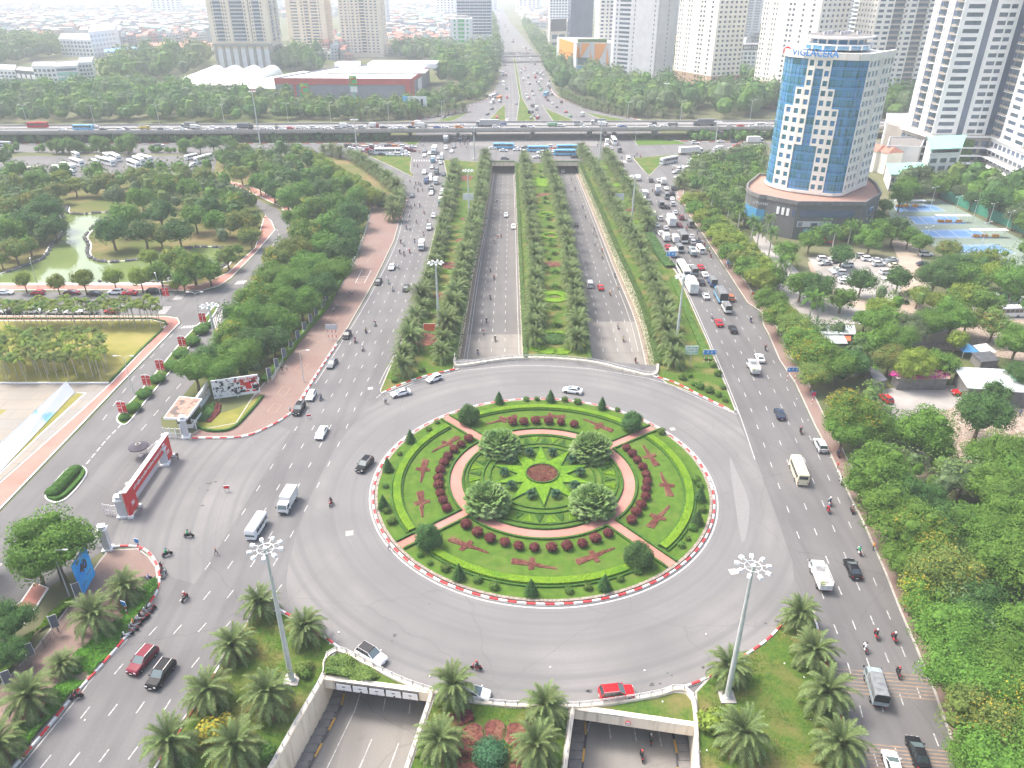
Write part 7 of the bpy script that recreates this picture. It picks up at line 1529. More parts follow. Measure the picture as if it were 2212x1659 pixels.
def truck(k,L,W,H,cabL=1.7,cabH=2.15,cargo='box',wr=.42,colc=False):
 t=thing(k,'x','truck');m=MB();x1=L/2;c0=x1-cabL
 prof=[(c0,.45),(x1-.02,.45),(x1,.95),(x1-.08,1.25),(x1-.42,cabH-.08),(x1-.6,cabH),(c0+.05,cabH),(c0,cabH-.05)]
 for s,y in((-1,-W/2),(1,W/2)):
  n=len(m.v);m.v+=[(x,y*(.97 if z>1.5 else 1),z)for x,z in prof];m.face([n+i for i in(range(8)if s<0 else reversed(range(8)))],0)
 for i in range(8):m.face((i,i+8,(i+1)%8+8,(i+1)%8),0)
 m.box((x1+.01,0,.62),(.06,W*.8,.22),1)
 for s in(-1,1):m.box((x1-.1,s*(W/2+.16),cabH-.5),(.08,.2,.34),1)
 o=ob('cab',m.mesh('cab',[m_bodyd,m_trim]),parent=t);paint(o,(1,1,1))
 g=MB();g.quad((x1-.06,-W*.44,1.30),(x1-.06,W*.44,1.30),(x1-.41,W*.42,cabH-.12),(x1-.41,-W*.42,cabH-.12))
 for s in(-1,1):
  p=[(x1-.2,s*(W/2+.01),1.3),(c0+.35,s*(W/2+.01),1.3),(c0+.35,s*(W/2-.02),cabH-.2),(x1-.5,s*(W/2-.02),cabH-.2)]
  g.quad(*(p if s>0 else p[::-1]))
 ob('windscreen',g.mesh('windscreen',m_wind),parent=t)
 hl=MB();hl.box((0,0,0),(.06,.3,.16));hl=hl.mesh('headlight',m_head)
 for s in(-1,1):ob('headlight',hl,parent=t,loc=(x1+.0,s*W*.36,.8))
 ch=MB();ch.box((-.2,0,.62),(L-.5,W*.45,.22));ch.box((-x1+.06,0,.6),(.08,W*.9,.14),1);ch.box((-x1+.02,W*.36,.6),(.06,.2,.12),2);ch.box((-x1+.02,-W*.36,.6),(.06,.2,.12),2);ob('chassis',ch.mesh('chassis',[m_trim,m_trim,m_tail]),parent=t)
 a,b_=-x1,c0-.08;cx=(a+b_)/2;cl=b_-a
 if cargo=='box':
  c=MB();c.box((cx,0,.8+(H-.8)/2),(cl,W+.1,H-.8),0)
  for z in(.82,H-.03):
   for s in(-1,1):c.box((cx,s*(W/2+.06),z),(cl+.02,.05,.08),1)
  c.box((a-.01,0,(H+.8)/2),(.03,.05,H-1),1);c.box((a+.02,0,H-.1),(.08,W+.14,.1),1)
  o=ob('cargo_box',c.mesh('cargo_box',[m_box,m_kgrey]),parent=t)
 if cargo=='canvas':
  c=MB();c.box((cx,0,1.1),(cl,W+.08,.62),0);o=ob('cargo_bed',c.mesh('cargo_bed',m_bodyd),parent=t);paint(o,(1,1,1))
  c=MB();pts=[(-W/2,1.42),(-W/2,H-.25),(-W*.38,H),(W*.38,H),(W/2,H-.25),(W/2,1.42)]
  n=0
  for x in(a+.03,b_-.03):c.v+=[(x,y,z)for y,z in pts]
  for i in range(5):c.face((i,i+1,i+7,i+6),0)
  c.face((0,5,4,3,2,1),1);c.face((6,7,8,9,10,11),0)
  k_=int(cl/.9)
  for i in range(k_+1):
   x=a+.05+i*(cl-.1)/k_
   for(y0,z0),(y1,z1)in zip(pts[:-1],pts[1:]):c.beam((x,y0*1.01,z0),(x,y1*1.01,z1+.01),.05,.05,0)
  ob('canvas_cover',c.mesh('canvas_cover',[m_canvas,m_trim]),parent=t)
 if cargo=='open':
  c=MB()
  for s in(-1,1):c.box((cx,s*W/2,1.35),(cl,.06,.9))
  c.box((a,0,1.35),(.06,W,.9));c.box((b_,0,1.5),(.06,W,1.2));c.box((cx,0,.88),(cl,W,.1))
  o=ob('cargo_bed',c.mesh('cargo_bed',m_bodyd),parent=t);paint(o,(1,1,1))
  c=MB()
  for i in range(5):
   x=a+i*cl/4
   for s in(-1,1):c.beam((x,s*W/2,1.8),(x,s*W/2,H),.05,.05)
  for s in(-1,1):
   for z in(2.1,H):c.beam((a,s*W/2,z),(b_,s*W/2,z),.05,.05)
  c.beam((a,-W/2,H),(a,W/2,H),.05,.05);c.beam((a,-W/2,2.1),(a,W/2,2.1),.05,.05);ob('rack',c.mesh('rack',m_box),parent=t)
  c=MB();c.box((cx+.3,-.1,1.25),(cl*.45,W*.6,.6),0,.1);c.box((cx-.9,.3,1.15),(.9,.7,.45),1,.4);ob('load',c.mesh('load',[m_kwhite,m_light]),parent=t)
 if cargo=='container':
  c=MB();c.box((cx,0,1.1+(H-1.1)/2),(cl,W+.1,H-1.1),0);k_=int(cl/.45)
  for i in range(k_):
   for s in(-1,1):c.box((a+.25+i*(cl-.5)/(k_-1),s*(W/2+.06),(H+1.1)/2),(.16,.05,H-1.5),0)
  o=ob('container',c.mesh('container',m_bodyd),parent=t);paint(o,(.2,.45,.65))
 add_wheels(t,[-L*.28,L*.33]if L<8 else[-L*.36,-L*.29,L*.25,L*.38],W/2,wr);return reg(t)
def bus(k,L,W,H,glass=.55,wr=.42,z0=.35):
 t=thing(k,'x','bus');m=MB();sec=[(-W/2*.97,z0),(-W/2,z0+.3),(-W/2,H*.62),(-W/2*.95,H-.22),(-W/2*.84,H-.04),(0,H),(W/2*.84,H-.04),(W/2*.95,H-.22),(W/2,H*.62),(W/2,z0+.3),(W/2*.97,z0)]
 xs=[(-L/2,.985,-.05),(-L/2+.12,1,0),(L/2-.5,1,0),(L/2-.12,.97,-.06),(L/2,.9,-.5)]
 for x,f,dz in xs:m.v+=[(x,y*f,z+(dz*(z/H)if z>H*.4 else 0))for y,z in sec]
 for i in range(len(xs)-1):
  for j in range(10):m.face((i*11+j,(i+1)*11+j,(i+1)*11+j+1,i*11+j+1),0)
 m.face(range(11),0);m.face([44+j for j in reversed(range(11))],0)
 m.box((0,0,z0),(L*.94,W*.9,.12),1);m.box((-.1*L,0,H+.05),(L*.3,W*.5,.14),0)
 o=ob('body',m.mesh('body',[m_body,m_trim]),parent=t);paint(o,(1,1,1));g=MB();zb,zt=H*.50,H*.50+glass*H*.62
 npan=max(3,int(L/1.35));x0,x1=-L/2+.35,L/2-.75
 for s in(-1,1):
  for i in range(npan):
   xa=x0+(x1-x0)*i/npan+.05;xb=x0+(x1-x0)*(i+1)/npan-.05;g.box(((xa+xb)/2,s*W/2,(zb+min(zt,H-.35))/2),(xb-xa,.03,min(zt,H-.35)-zb))
 g.box((-L/2,0,H*.72),(.04,W*.74,H*.26));ob('windows',g.mesh('windows',m_glass),parent=t)
 g=MB();g.quad((L/2-.01,-W*.42,H*.42),(L/2-.01,W*.42,H*.42),(L/2-.12,W*.44,H-.5),(L/2-.12,-W*.44,H-.5));g.quad((L/2-.1,-W*.43,H-.5),(L/2-.1,W*.43,H-.5),(L/2-.2,W*.40,H-.25),(L/2-.2,-W*.40,H-.25));g.v=[(x+.06,y,z)for x,y,z in g.v];ob('windscreen',g.mesh('windscreen',m_wind),parent=t)
 hl=MB();hl.box((0,0,0),(.08,.3,.18));h2=hl.mesh('headlight',m_head);t2=hl.mesh('tail_light',m_tail)
 for s in(-1,1):ob('headlight',h2,parent=t,loc=(L/2-.02,s*W*.36,.75));ob('tail_light',t2,parent=t,loc=(-L/2,s*W*.43,.85))
 add_wheels(t,[-L*.28,L*.33],W/2,wr if L>6 else .33);return reg(t)
for k in CAR:PR[k]=proto_car(k)
PR['box']=truck('box_truck',5.6,1.85,2.75);PR['bigbox']=truck('large_box_truck',9.5,2.4,3.7,2.1,2.6,wr=.5)
PR['canvas']=truck('canvas_truck',5.6,1.85,2.7,cargo='canvas');PR['bigcanvas']=truck('large_canvas_truck',9.0,2.4,3.6,2.1,2.6,'canvas',.5)
PR['open']=truck('open_truck',5.8,1.9,2.5,cargo='open');PR['container']=truck('container_truck',13.5,2.45,3.9,2.2,2.9,'container',.5)
PR['minibus']=bus('minibus',5.4,1.9,2.25,.5);PR['midbus']=bus('midi_bus',7.0,2.1,2.65,.5);PR['bus']=bus('city_bus',11.5,2.5,3.1);PR['coach']=bus('coach',11.5,2.5,3.4,.5)
_k=proto_car('suv');PR['pickup']=_k
COL={'w':(.78,.78,.77),'k':(.012,.013,.015),'s':(.42,.43,.44),'g':(.16,.17,.18),'r':(.42,.015,.02),'m':(.16,.02,.035),'b':(.06,.12,.30),'n':(.03,.045,.08),'o':(.40,.12,.04),'c':(.68,.62,.45),'y':(.7,.5,.06),'B':(.16,.42,.64),'G':(.15,.45,.22),'O':(.65,.22,.05),'a':(.30,.36,.38),'d':(.55,.57,.58)}
CN={'w':'white','k':'black','s':'silver','g':'dark grey','r':'red','m':'maroon','b':'blue','n':'dark navy','o':'rust brown','c':'cream','y':'yellow','B':'sky blue','G':'green','O':'orange','a':'grey blue','d':'pale grey'}
KN={'sedan':('sedan','car'),'hatch':('hatchback','car'),'suv':('sport utility car','car'),'minivan':('people carrier','van'),'box':('box truck','truck'),'bigbox':('long box truck','truck'),'canvas':('canvas covered truck','truck'),'bigcanvas':('long canvas covered truck','truck'),'open':('open rack truck','truck'),'container':('container truck','truck'),'minibus':('minibus','van'),'midbus':('small bus','bus'),'bus':('city bus','bus'),'coach':('coach','bus'),'pickup':('pickup truck','car')}
used_label={}
def vehicle(k,c,p,hd,place,label=None,z=0.0,small=False):
 kn,cat=KN[k];lab=label or '%s %s %s'%(CN[c],kn,place)
 v=dup(PR[k],(p.x,p.y,z+.02),hd,lab,'vehicles '+place,col=COL[c]);v.name={'minivan':'van','box':'box_truck'}.get(k,PR[k].name.split('.')[0]);v['category']=cat
 return v
def heading(path,y):
 for a,b in zip(path[:-1],path[1:]):
  if a.y<=y<=b.y:d=b-a;return math.atan2(d.y,d.x)
 return math.pi/2
def put(tc,tr,items,path,place,flip,z=0.0):
 for it in items:
  rx,ry,k,c=it[:4];(x,y),=T(tc,tr,[(rx,ry)]);p=G(x,y,z+{'bus':1.6,'coach':1.6,'bigbox':1.8,'bigcanvas':1.8,'container':1.9}.get(k,.9));
  h=heading(path,p.y)+(math.pi if flip else 0)+rnd.uniform(-.02,.02)
  if len(it)>5:h=R(it[5])
  vehicle(k,c,p,h,place,it[4]if len(it)>4 and it[4]else None,z)
Mk=lerpath(Lk,Rk,.5)
put(1,1,[(1348,25,'sedan','n'),(1515,2,'sedan','w'),(1607,5,'suv','s'),(1597,92,'box','B','small sky blue truck with white roof on the left road'),(1535,195,'sedan','s','silver sedan right of the scooters on the upper left road'),(1495,300,'suv','s','silver sport utility car ahead of the white box truck on the left road'),(1430,470,'box','w','white box truck beside the left median palms'),(1173,640,'sedan','w','white sedan level with the white parking bay marks'),(1055,765,'sedan','k','black sedan hugging the left kerb beside the marked bay'),(1295,822,'sedan','k','black sedan in the right lane beside the left median palms'),(785,1225,'hatch','k','black hatchback by the grey striped post signboard'),(655,1470,'sedan','g','dark sedan at the left kerb below the black hatchback')],Mk,'coming down the left road',True)
put(1,2,[(475,90,'hatch','w','white hatchback parked at the left kerb behind the dark one'),(370,205,'suv','k','dark sport utility car at the red white kerb corner near the gate'),(565,410,'sedan','w','white sedan alone in the lanes left of the roundabout'),(275,1020,'box','w','white box truck left of the roundabout, nose to the viewer'),(5,1235,'minibus','w','white minivan left behind the box truck near the light mast')],Mk,'on the left road beside the roundabout',True)
put(0,3,[(1228,715,'suv','m','maroon sport utility car beside the black one at the lower left'),(1385,835,'suv','k','black sport utility car beside the maroon one at the lower left')],Mk,'on the left road at the bottom',True)
def ride(x0,y0,x1,y1):a,b=G(x0,y0),G(x1,y1);return math.atan2(b.y-a.y,b.x-a.x)
for k,c,x,y,h,lab in[('suv','k',787.5,1002,ride(803,983,770,1020),'black sport utility car circling the left side of the roundabout'),('suv','w',801.7,1413,ride(780,1399,828,1427),'white sport utility car with a black roof by the south west railing'),('sedan','w',1022,1494,ride(1000,1490,1046,1498),'white sedan half hidden by a palm at the southern railing'),('suv','r',1332,1495,ride(1296,1498,1370,1490),'bright red sport utility car by the southern railing'),('hatch','w',938,816,ride(955,811,922,822),'white small hatchback at the red white kerb of the left median'),('sedan','w',865.5,847,ride(884,843,848,851),'white sedan waiting below the tip of the left median'),('sedan','w',1237,841.5,ride(1255,844,1220,839),'white sedan on the far side of the roundabout ring')]:
 p=G(x,y,.8);v=vehicle(k,c,p,h,'on the roundabout',lab)
 if 'black roof' in lab:
  bd=[ch for ch in C.objects if ch.parent==v and ch.name.startswith('body')][0];bd.data=bd.data.copy();bd.data.materials[2]=m_trim
Nk=lerpath(Rl,Rr,.5)
put(3,3,[(1300,1510,'sedan','k','long glossy black sedan at the bottom right'),(1088,1640,'sedan','w','white sedan cut by the bottom edge beside the black one'),(930,965,'canvas','a','blue grey canvas covered truck on the rumble strips')],Nk,'on the right road at the bottom',False)
put(3,2,[(735,1580,'sedan','k','glossy black sedan by the right pavement'),(452,1665,'open','w','white open rack truck right of the roundabout'),(265,760,'midbus','c','cream small bus right of the roundabout'),(455,520,'suv','s','silver sport utility car hugging the right kerb'),(105,245,'sedan','n','dark navy sedan beside the right median tip')],Nk,'on the right road beside the roundabout',False)
put(2,1,[(2143,1425,'sedan','w','white sedan beside the open truck with rubble'),(2085,1520,'open','d','pale open truck loaded with scrap by the white sedan'),(1910,1175,'sedan','k','black sedan behind the red sedan on the right road'),(1790,1120,'sedan','r','red sedan alone in the left lane of the right road'),(1853,1005,'canvas','w','white truck with grey canvas right of the median'),(1885,905,'suv','o','rust brown pickup beside the large grey canvas truck'),(1805,880,'bigcanvas','B','large grey canvas truck with a blue tailgate'),(1675,890,'sedan','d','pale silver sedan left of the large canvas truck'),(1730,780,'canvas','b','bright blue truck ahead of the large canvas truck'),(1635,770,'sedan','k','black sedan right of the grey box truck'),(1548,800,'bigbox','d','pale box truck behind the green and white bus'),(1480,665,'bus','w','white bus with a green edged roof by the right median'),(1570,685,'canvas','a'),(1550,640,'sedan','w'),(1668,705,'sedan','w','white sedan right of the small grey truck'),(1632,640,'sedan','r','red sedan beside the right kerb in the jam'),(1390,530,'box','d'),(1445,490,'canvas','d'),(1560,520,'open','a','grey blue open truck loaded with sacks in the jam'),(1628,497,'minibus','w','white van right of the loaded open truck'),(1350,465,'sedan','r','small red car beside the thick median hedge'),(1475,378,'bigcanvas','w','long grey canvas truck in the middle of the jam'),(1328,397,'box','w'),(1408,412,'box','d'),(1285,352,'suv','w'),(1372,240,'bigbox','w','long white box truck, the largest in the jam'),(1328,302,'sedan','s'),(1447,275,'sedan','m'),(1542,278,'canvas','g'),(1548,376,'sedan','s'),(1558,424,'suv','s'),(1610,424,'sedan','k'),(1465,215,'suv','m'),(1408,167,'sedan','s'),(1287,112,'canvas','g'),(1187,82,'suv','g'),(1280,222,'suv','s'),(1213,200,'box','w'),(1342,120,'sedan','k'),(1388,97,'suv','s'),(1383,52,'sedan','w'),(1337,38,'canvas','a'),(1255,6,'suv','n'),(1250,275,'sedan','w'),(1172,150,'sedan','w'),(1143,20,'box','d'),(1130,75,'box','w'),(1383,8,'suv','k')],Nk,'in the jam on the right road',False)
put(2,0,[(1090,1540,'open','w'),(1202,1555,'suv','k'),(1270,1552,'sedan','w'),(1305,1572,'box','a'),(1333,1622,'sedan','w'),(1397,1622,'suv','k'),(1258,1635,'box','O','small orange truck in the upper right jam'),(945,1416,'suv','k'),(975,1463,'sedan','s'),(1003,1372,'minibus','w'),(927,1300,'canvas','g'),(857,1276,'sedan','s'),(815,1272,'box','O'),(880,1215,'coach','w','white coach coming out from under the flyover'),(820,1228,'box','s'),(885,1168,'canvas','g'),(800,1168,'box','g'),(785,1200,'suv','k'),(1160,1652,'sedan','w')],Nk,'north of the right median',False)
EW=[(1440,1522,'sedan','w',200),(1423,1482,'suv','s',205),(1515,1458,'minibus','w',205),(1468,1440,'sedan','s',205),(1557,1402,'box','d',210),(1635,1367,'sedan','w',205),(1595,1353,'suv','w',205),(1672,1317,'sedan','k',205),(1712,1327,'sedan','s',205),(1745,1340,'suv','w',205),(1780,1290,'box','w',200),(1585,1230,'suv','w',0),(1345,1202,'sedan','k',150),(1805,1217,'sedan','w',0),(1920,1218,'sedan','n',0),(2100,1222,'bigbox','d',0),(1900,1275,'sedan','w',185),(1940,1255,'suv','r',185),(2090,1262,'suv','w',185),(2140,1250,'sedan','w',185)]
for rx,ry,k,c,h in EW:
 (x,y),=T(2,0,[(rx,ry)]);vehicle(k,c,G(x,y,.9),R(h),'on the slip roads at the upper right')
(x,y),=T(2,0,[(1355,1385)]);vehicle('coach','d',G(x,y,1.6),R(218),'on the slip roads at the upper right','pale teal and white coach turning beside the small triangular island')
(x,y),=T(2,0,[(1548,1300)]);ctr=vehicle('container','w',G(x,y,1.9),R(14),'on the slip roads at the upper right','truck carrying a light blue container marked SITC')
for rx,ry,k,c in[(20,1270,'sedan','w'),(42,1287,'sedan','w'),(115,1266,'sedan','g'),(200,1266,'sedan','w'),(320,1263,'suv','w'),(410,1264,'sedan','k'),(490,1263,'sedan','w'),(575,1265,'sedan','s'),(370,1281,'sedan','r'),(345,1322,'suv','w'),(225,1295,'bus','B'),(475,1285,'bus','B'),(455,1328,'bus','B'),(552,1326,'sedan','w'),(540,1352,'sedan','k'),(215,1352,'sedan','w'),(130,1291,'sedan','w'),(250,1312,'suv','w'),(345,1302,'sedan','w'),(620,1290,'sedan','g'),(640,1310,'sedan','w')]:
 (x,y),=T(2,0,[(rx,ry)]);vehicle(k,c,G(x,y,.9),R(180+rnd.uniform(-2,2)),'queueing across the top of the underpass')
for rx,ry,k,c in[(2140,1266,'bus','B'),(2045,1270,'sedan','w'),(2140,1289,'sedan','w'),(2150,1357,'sedan','g'),(235,1275,'minibus','w'),(610,1283,'sedan','w'),(700,1281,'sedan','r'),(620,1162,'sedan','k'),(1120,1313,'coach','w'),(1170,1312,'coach','d')]:
 (x,y),=T(1,0,[(rx,ry)]);vehicle(k,c,G(x,y,1.2),R(0+rnd.uniform(-2,2)),'waiting west of the crossing under the flyover')
rg=random.Random(21)
for row,(ya,yb)in enumerate([(315.5,316),(319,320),(323,324.5),(327,329),(331.5,334)]):
 x=752+row*3+rg.uniform(0,8)
 while x<893-row*1.5:
  if not(row in(3,)and 812<x<862):
   y=ya+(yb-ya)*(x-750)/140;vehicle(rg.choice(['sedan','sedan','suv','hatch','suv','minivan']),rg.choice('wwwskrgmOw'),G(x,y,.8),R(rg.uniform(-4,4)),'in the dense queue left of the crossing')
  x+=rg.uniform(15.5,21)
put(1,0,[(1540,1297,'bigbox','d'),(1455,1300,'suv','g'),(1498,1318,'sedan','w'),(1455,1336,'sedan','w'),(1530,1385,'box','B'),(1595,1400,'sedan','s'),(1605,1362,'suv','g'),(1520,1438,'sedan','s'),(1560,1488,'canvas','g'),(1620,1500,'sedan','n'),(1453,1484,'suv','w'),(1508,1510,'sedan','w'),(1510,1542,'sedan','w'),(1472,1565,'canvas','b'),(1553,1570,'box','w'),(1625,1586,'suv','g'),(1515,1635,'open','g'),(1610,1648,'suv','s'),(1575,1357,'sedan','s'),(1605,1326,'sedan','w'),(1690,1302,'sedan','w'),(1710,1262,'suv','g'),(1640,1273,'suv','w'),(1765,1190,'suv','w'),(1808,1180,'sedan','s'),(1717,1180,'sedan','s'),(1745,1162,'suv','k'),(1640,1200,'bigbox','g')],Mk,'in the jam at the top of the left road',True)
PL=lerpath(NL_W,NL_E,.5);PRt=lerpath(NR_W,NR_E,.5)
put(1,1,[(2160,192,'sedan','d','silver sedan highest on the left underpass road')],PL,'in the left underpass',True,ZR)
put(2,1,[(12,292,'sedan','w','white sedan below the silver one on the left underpass road')],PL,'in the left underpass',True,ZR)
put(2,1,[(555,274,'sedan','k','black car alone on the right underpass road'),(673,793,'minivan','d','silver people carrier beside the red sedan in the underpass'),(768,815,'sedan','r','red sedan beside the silver people carrier in the underpass')],PRt,'in the right underpass',False,ZR)
put(2,0,[(440,1473,'sedan','w','white car inside the dark mouth of the right underpass')],PRt,'in the right underpass',False,ZR)
for rx,ry,k,c in[(488,578,'suv','w'),(497,612,'sedan','s'),(600,565,'suv','w'),(612,595,'sedan','k'),(677,628,'suv','w'),(590,668,'sedan','w'),(618,695,'suv','s'),(645,722,'sedan','g'),(668,745,'sedan','w'),(665,772,'hatch','w'),(820,552,'suv','s'),(870,575,'suv','w'),(930,582,'sedan','w'),(960,618,'suv','d'),(1065,580,'sedan','s'),(1060,605,'sedan','g'),(1100,628,'sedan','c'),(1025,690,'suv','w'),(1055,742,'sedan','w'),(1365,533,'suv','w'),(1345,615,'sedan','n'),(1150,940,'sedan','k'),(1255,865,'sedan','k'),(1440,940,'sedan','w'),(2075,955,'suv','w'),(2190,935,'suv','w'),(1900,915,'minibus','w')]:
 (x,y),=T(3,1,[(rx,ry)]);vehicle(k,c,G(x,y,.8),R(rnd.choice([0,180])+rnd.uniform(-9,9)),'parked in the sandy car park on the right')
(x,y),=T(3,1,[(2030,1035)]);vehicle('bus','w',G(x,y,1.4),R(3),'parked in the sandy car park on the right','white and blue bus parked behind trees at the right edge')
for rx,ry,k,c,h,lab in[(1020,118,'hatch','r',100,'dark red hatchback at the left edge of the pale yard'),(1690,70,'suv','r',175,'red car under the shed roof of the pale yard'),(1215,445,'suv','k',160,'black and white car half hidden under roadside trees')]:
 (x,y),=T(3,2,[(rx,ry)]);vehicle(k,c,G(x,y,.8),R(h),'in the pale yard',lab)
for rx,ry,k,c in[(45,862,'sedan','w'),(325,864,'hatch','r'),(620,862,'sedan','m'),(820,872,'sedan','k'),(1120,867,'sedan','r'),(1335,858,'suv','k'),(1000,860,'suv','w'),(115,1027,'suv','k'),(285,1022,'suv','w'),(470,1028,'sedan','w'),(620,1030,'sedan','w'),(765,1025,'suv','w'),(-20,1027,'sedan','w'),(960,1025,'hatch','r')]:
 (x,y),=T(0,1,[(rx,ry)]);vehicle(k,c,G(x,y,.8),R(rnd.choice([0,180])+rnd.uniform(-2,2)),'parked on the street behind the areca palms')
for rx,ry,k in[(930,1397,'coach'),(995,1357,'coach'),(965,1382,'midbus'),(1155,1417,'coach'),(1200,1387,'coach'),(1255,1370,'coach'),(1755,1372,'coach'),(665,1402,'coach'),(590,1442,'coach'),(520,1467,'coach'),(820,1392,'midbus'),(860,1370,'midbus'),(655,1330,'midbus'),(1650,1350,'midbus'),(1655,1412,'suv'),(920,1340,'midbus'),(600,1480,'midbus')]:
 (x,y),=T(0,0,[(rx,ry)]);vehicle(k,'w',G(x,y,1.6),R((-42 if rx<1400 else-118)+rnd.uniform(-6,6)),'parked in the coach park by the flyover')
vehicle('bus','c',G(55,368,1.5),R(30),'parked in the coach park by the flyover','cream coach at the left end of the coach park')
vehicle('minibus','w',G(240,321,1),R(180),'on the road in front of the flyover','white small truck on the road before the flyover')
vehicle('canvas','w',G(345,317,1),R(0),'on the road in front of the flyover','white canvas truck on the road before the flyover')
vehicle('midbus','d',G(10,312,1),R(0),'on the road in front of the flyover','pale bus at the left end of the road before the flyover')
OV=[(0,325,1082,'coach','r','red coach on the flyover at the far left'),(0,542,1114,'sedan','w'),(0,720,1100,'bus','B','white and blue bus on the flyover at the left'),(0,815,1087,'sedan','w'),(0,893,1113,'sedan','k'),(0,1042,1115,'suv','w'),(0,1085,1107,'sedan','n'),(0,1250,1106,'open','y','yellow truck on the flyover at the left'),(0,1395,1110,'sedan','n'),(0,1455,1112,'suv','w'),(0,1582,1112,'sedan','w'),(0,1635,1085,'bigcanvas','s'),(0,1690,1103,'box','w'),(0,1810,1110,'sedan','w'),(0,1850,1102,'suv','w'),(0,1915,1108,'sedan','g'),(0,1985,1106,'suv','s'),(0,2055,1104,'sedan','w'),(0,2120,1092,'bigcanvas','k'),(1,65,1103,'sedan','w'),(1,130,1105,'sedan','w'),(1,185,1098,'sedan','g'),(1,228,1107,'sedan','w'),(1,295,1102,'sedan','r'),(1,375,1098,'sedan','w'),(1,425,1103,'suv','w'),(1,500,1098,'suv','w'),(1,565,1098,'sedan','w'),(1,625,1103,'sedan','w'),(1,710,1098,'suv','s'),(1,765,1092,'box','w'),(1,820,1097,'suv','s'),(1,915,1096,'suv','s'),(1,1022,1090,'box','r','red and white truck on the flyover'),(1,1103,1096,'sedan','n'),(1,1187,1100,'sedan','w'),(1,1255,1096,'suv','w'),(1,1345,1097,'suv','n'),(1,1385,1072,'box','O','orange and white box truck on the far lane of the flyover'),(1,1440,1090,'box','s'),(1,1565,1095,'sedan','b'),(1,1632,1092,'sedan','w'),(1,1755,1094,'suv','O'),(1,1775,1072,'sedan','w'),(1,1872,1097,'sedan','g'),(1,2000,1068,'container','s','long silver trailer on the flyover left of centre'),(1,2075,1093,'suv','w'),(1,2135,1065,'sedan','b'),(2,105,1088,'sedan','n'),(2,165,1090,'suv','w'),(2,350,1080,'open','G','truck with a green load on the flyover'),(2,425,1080,'suv','w'),(2,575,1072,'canvas','w'),(2,625,1092,'sedan','w'),(2,745,1055,'bigcanvas','w','large white canvas truck on the far lane of the flyover'),(2,790,1078,'box','w'),(2,935,1080,'sedan','w'),(2,960,1088,'sedan','b'),(2,1210,1082,'suv','w'),(2,1220,1060,'sedan','k'),(2,1310,1082,'sedan','w'),(2,1390,1078,'open','g'),(2,1665,1062,'container','g','dark long trailer truck on the flyover right of centre'),(2,1880,1082,'sedan','s'),(2,1975,1082,'sedan','r'),(2,2078,1082,'suv','w'),(2,2150,1078,'minibus','w'),(2,2200,1080,'sedan','w')]
for it in OV:
 tc,rx,ry,k,c=it[:5];(x,y),=T(tc,0,[(rx,ry)]);z=ZD+.02
 far=ry<(1090 if tc==0 else 1080 if tc==1 else 1068)
 vehicle(k,c,G(x,y,z+(1.6 if k in('coach','bus','container','bigbox','bigcanvas')else .9)),R(180 if far else 0),'on the flyover',it[5]if len(it)>5 else None,z)
rg=random.Random(31)
FH=[([(1104,262),(1098,150),(1078,70),(1066,25)],[(1058,262),(1084,190),(1084,130),(1070,60)],26,True,'on the far highway coming down'),([(1176,262),(1150,190),(1128,120),(1092,50),(1076,15)],[(1142,262),(1128,190),(1110,110),(1084,50),(1070,15)],46,False,'on the far highway going up'),([(1230,235),(1185,180),(1166,140),(1135,90)],[(1200,245),(1160,190),(1144,140),(1118,90)],34,False,'on the far right ramp'),([(1052,222),(1072,190),(1080,140)],[(1076,235),(1088,190),(1088,140)],9,True,'on the far left ramp')]
for a,b,n,fl,pl in FH:
 A,B=smooth(GP(a),10),smooth(GP(b),10)
 for _ in range(n):
  i=int((rg.random()**.8)*(min(len(A),len(B))-2));k=rg.uniform(.1,.9);p=A[i].lerp(B[i],k);d=A[i+1]-A[i]
  vehicle(rg.choice(['sedan','sedan','suv','hatch','box','minibus','suv']),rg.choice('wwwwskgrmnO'),p,math.atan2(d.y,d.x)+(math.pi if fl else 0),pl)
for x,y,k,c in[(1064,209,'bus','w'),(1079,212,'midbus','O'),(1180,204,'bus','B'),(1195,222,'sedan','w'),(1223,240,'sedan','r'),(1232,249,'sedan','G'),(1258,248,'box','d'),(1167,193,'sedan','G'),(1170,190,'sedan','G'),(958,251,'sedan','g'),(1053,245,'sedan','n'),(1062,234,'sedan','n'),(1151,228,'minibus','g'),(1163,250,'sedan','s'),(1115,222,'sedan','s')]:
 vehicle(k,c,G(x,y,1),R(rnd.choice([75,70])if x>1100 else-110),'on the ramps beyond the flyover')
for t in[v for v in PR.values()]:
 pass
def rm_tree(o):
 for c in[c for c in C.objects if c.parent==o]:rm_tree(c)
 bpy.data.objects.remove(o)
for t in list(PR.values()):rm_tree(t)
def add_face(mb,x,z):mb.box((x+.105,0,z),(.03,.03,.05));[mb.box((x+.10,s*.035,z+.035),(.01,.022,.012),1)for s in(-1,1)];mb.box((x+.1,0,z-.05),(.01,.045,.012),2);[mb.box((x,s*.09,z),(.03,.02,.05))for s in(-1,1)];return mb
fm=add_face(MB(),-.03,1.56).mesh('face',[m_skin,m_hair,m_redT]);fm2=add_face(MB(),.03,1.62).mesh('face',[m_skin,m_hair,m_redT])
hm=MB();hm.sm=True;hm.ball((-.04,0,1.60),(.15,.135,.14),12,8);hm.box((.10,0,1.61),(.09,.2,.02));hm=hm.mesh('helmet',m_helm)
k=MB();k.sm=False
k.tube([(-.55,0,.62),(-.2,0,.60),(.1,0,.42),(.3,0,.45),(.47,0,.78),(.44,0,.98)],[.13,.17,.11,.10,.12,.09],8);k.box((.47,0,.82),(.14,.34,.42),0,top=(.8,.7));k.box((0,0,.30),(.5,.26,.08),0)
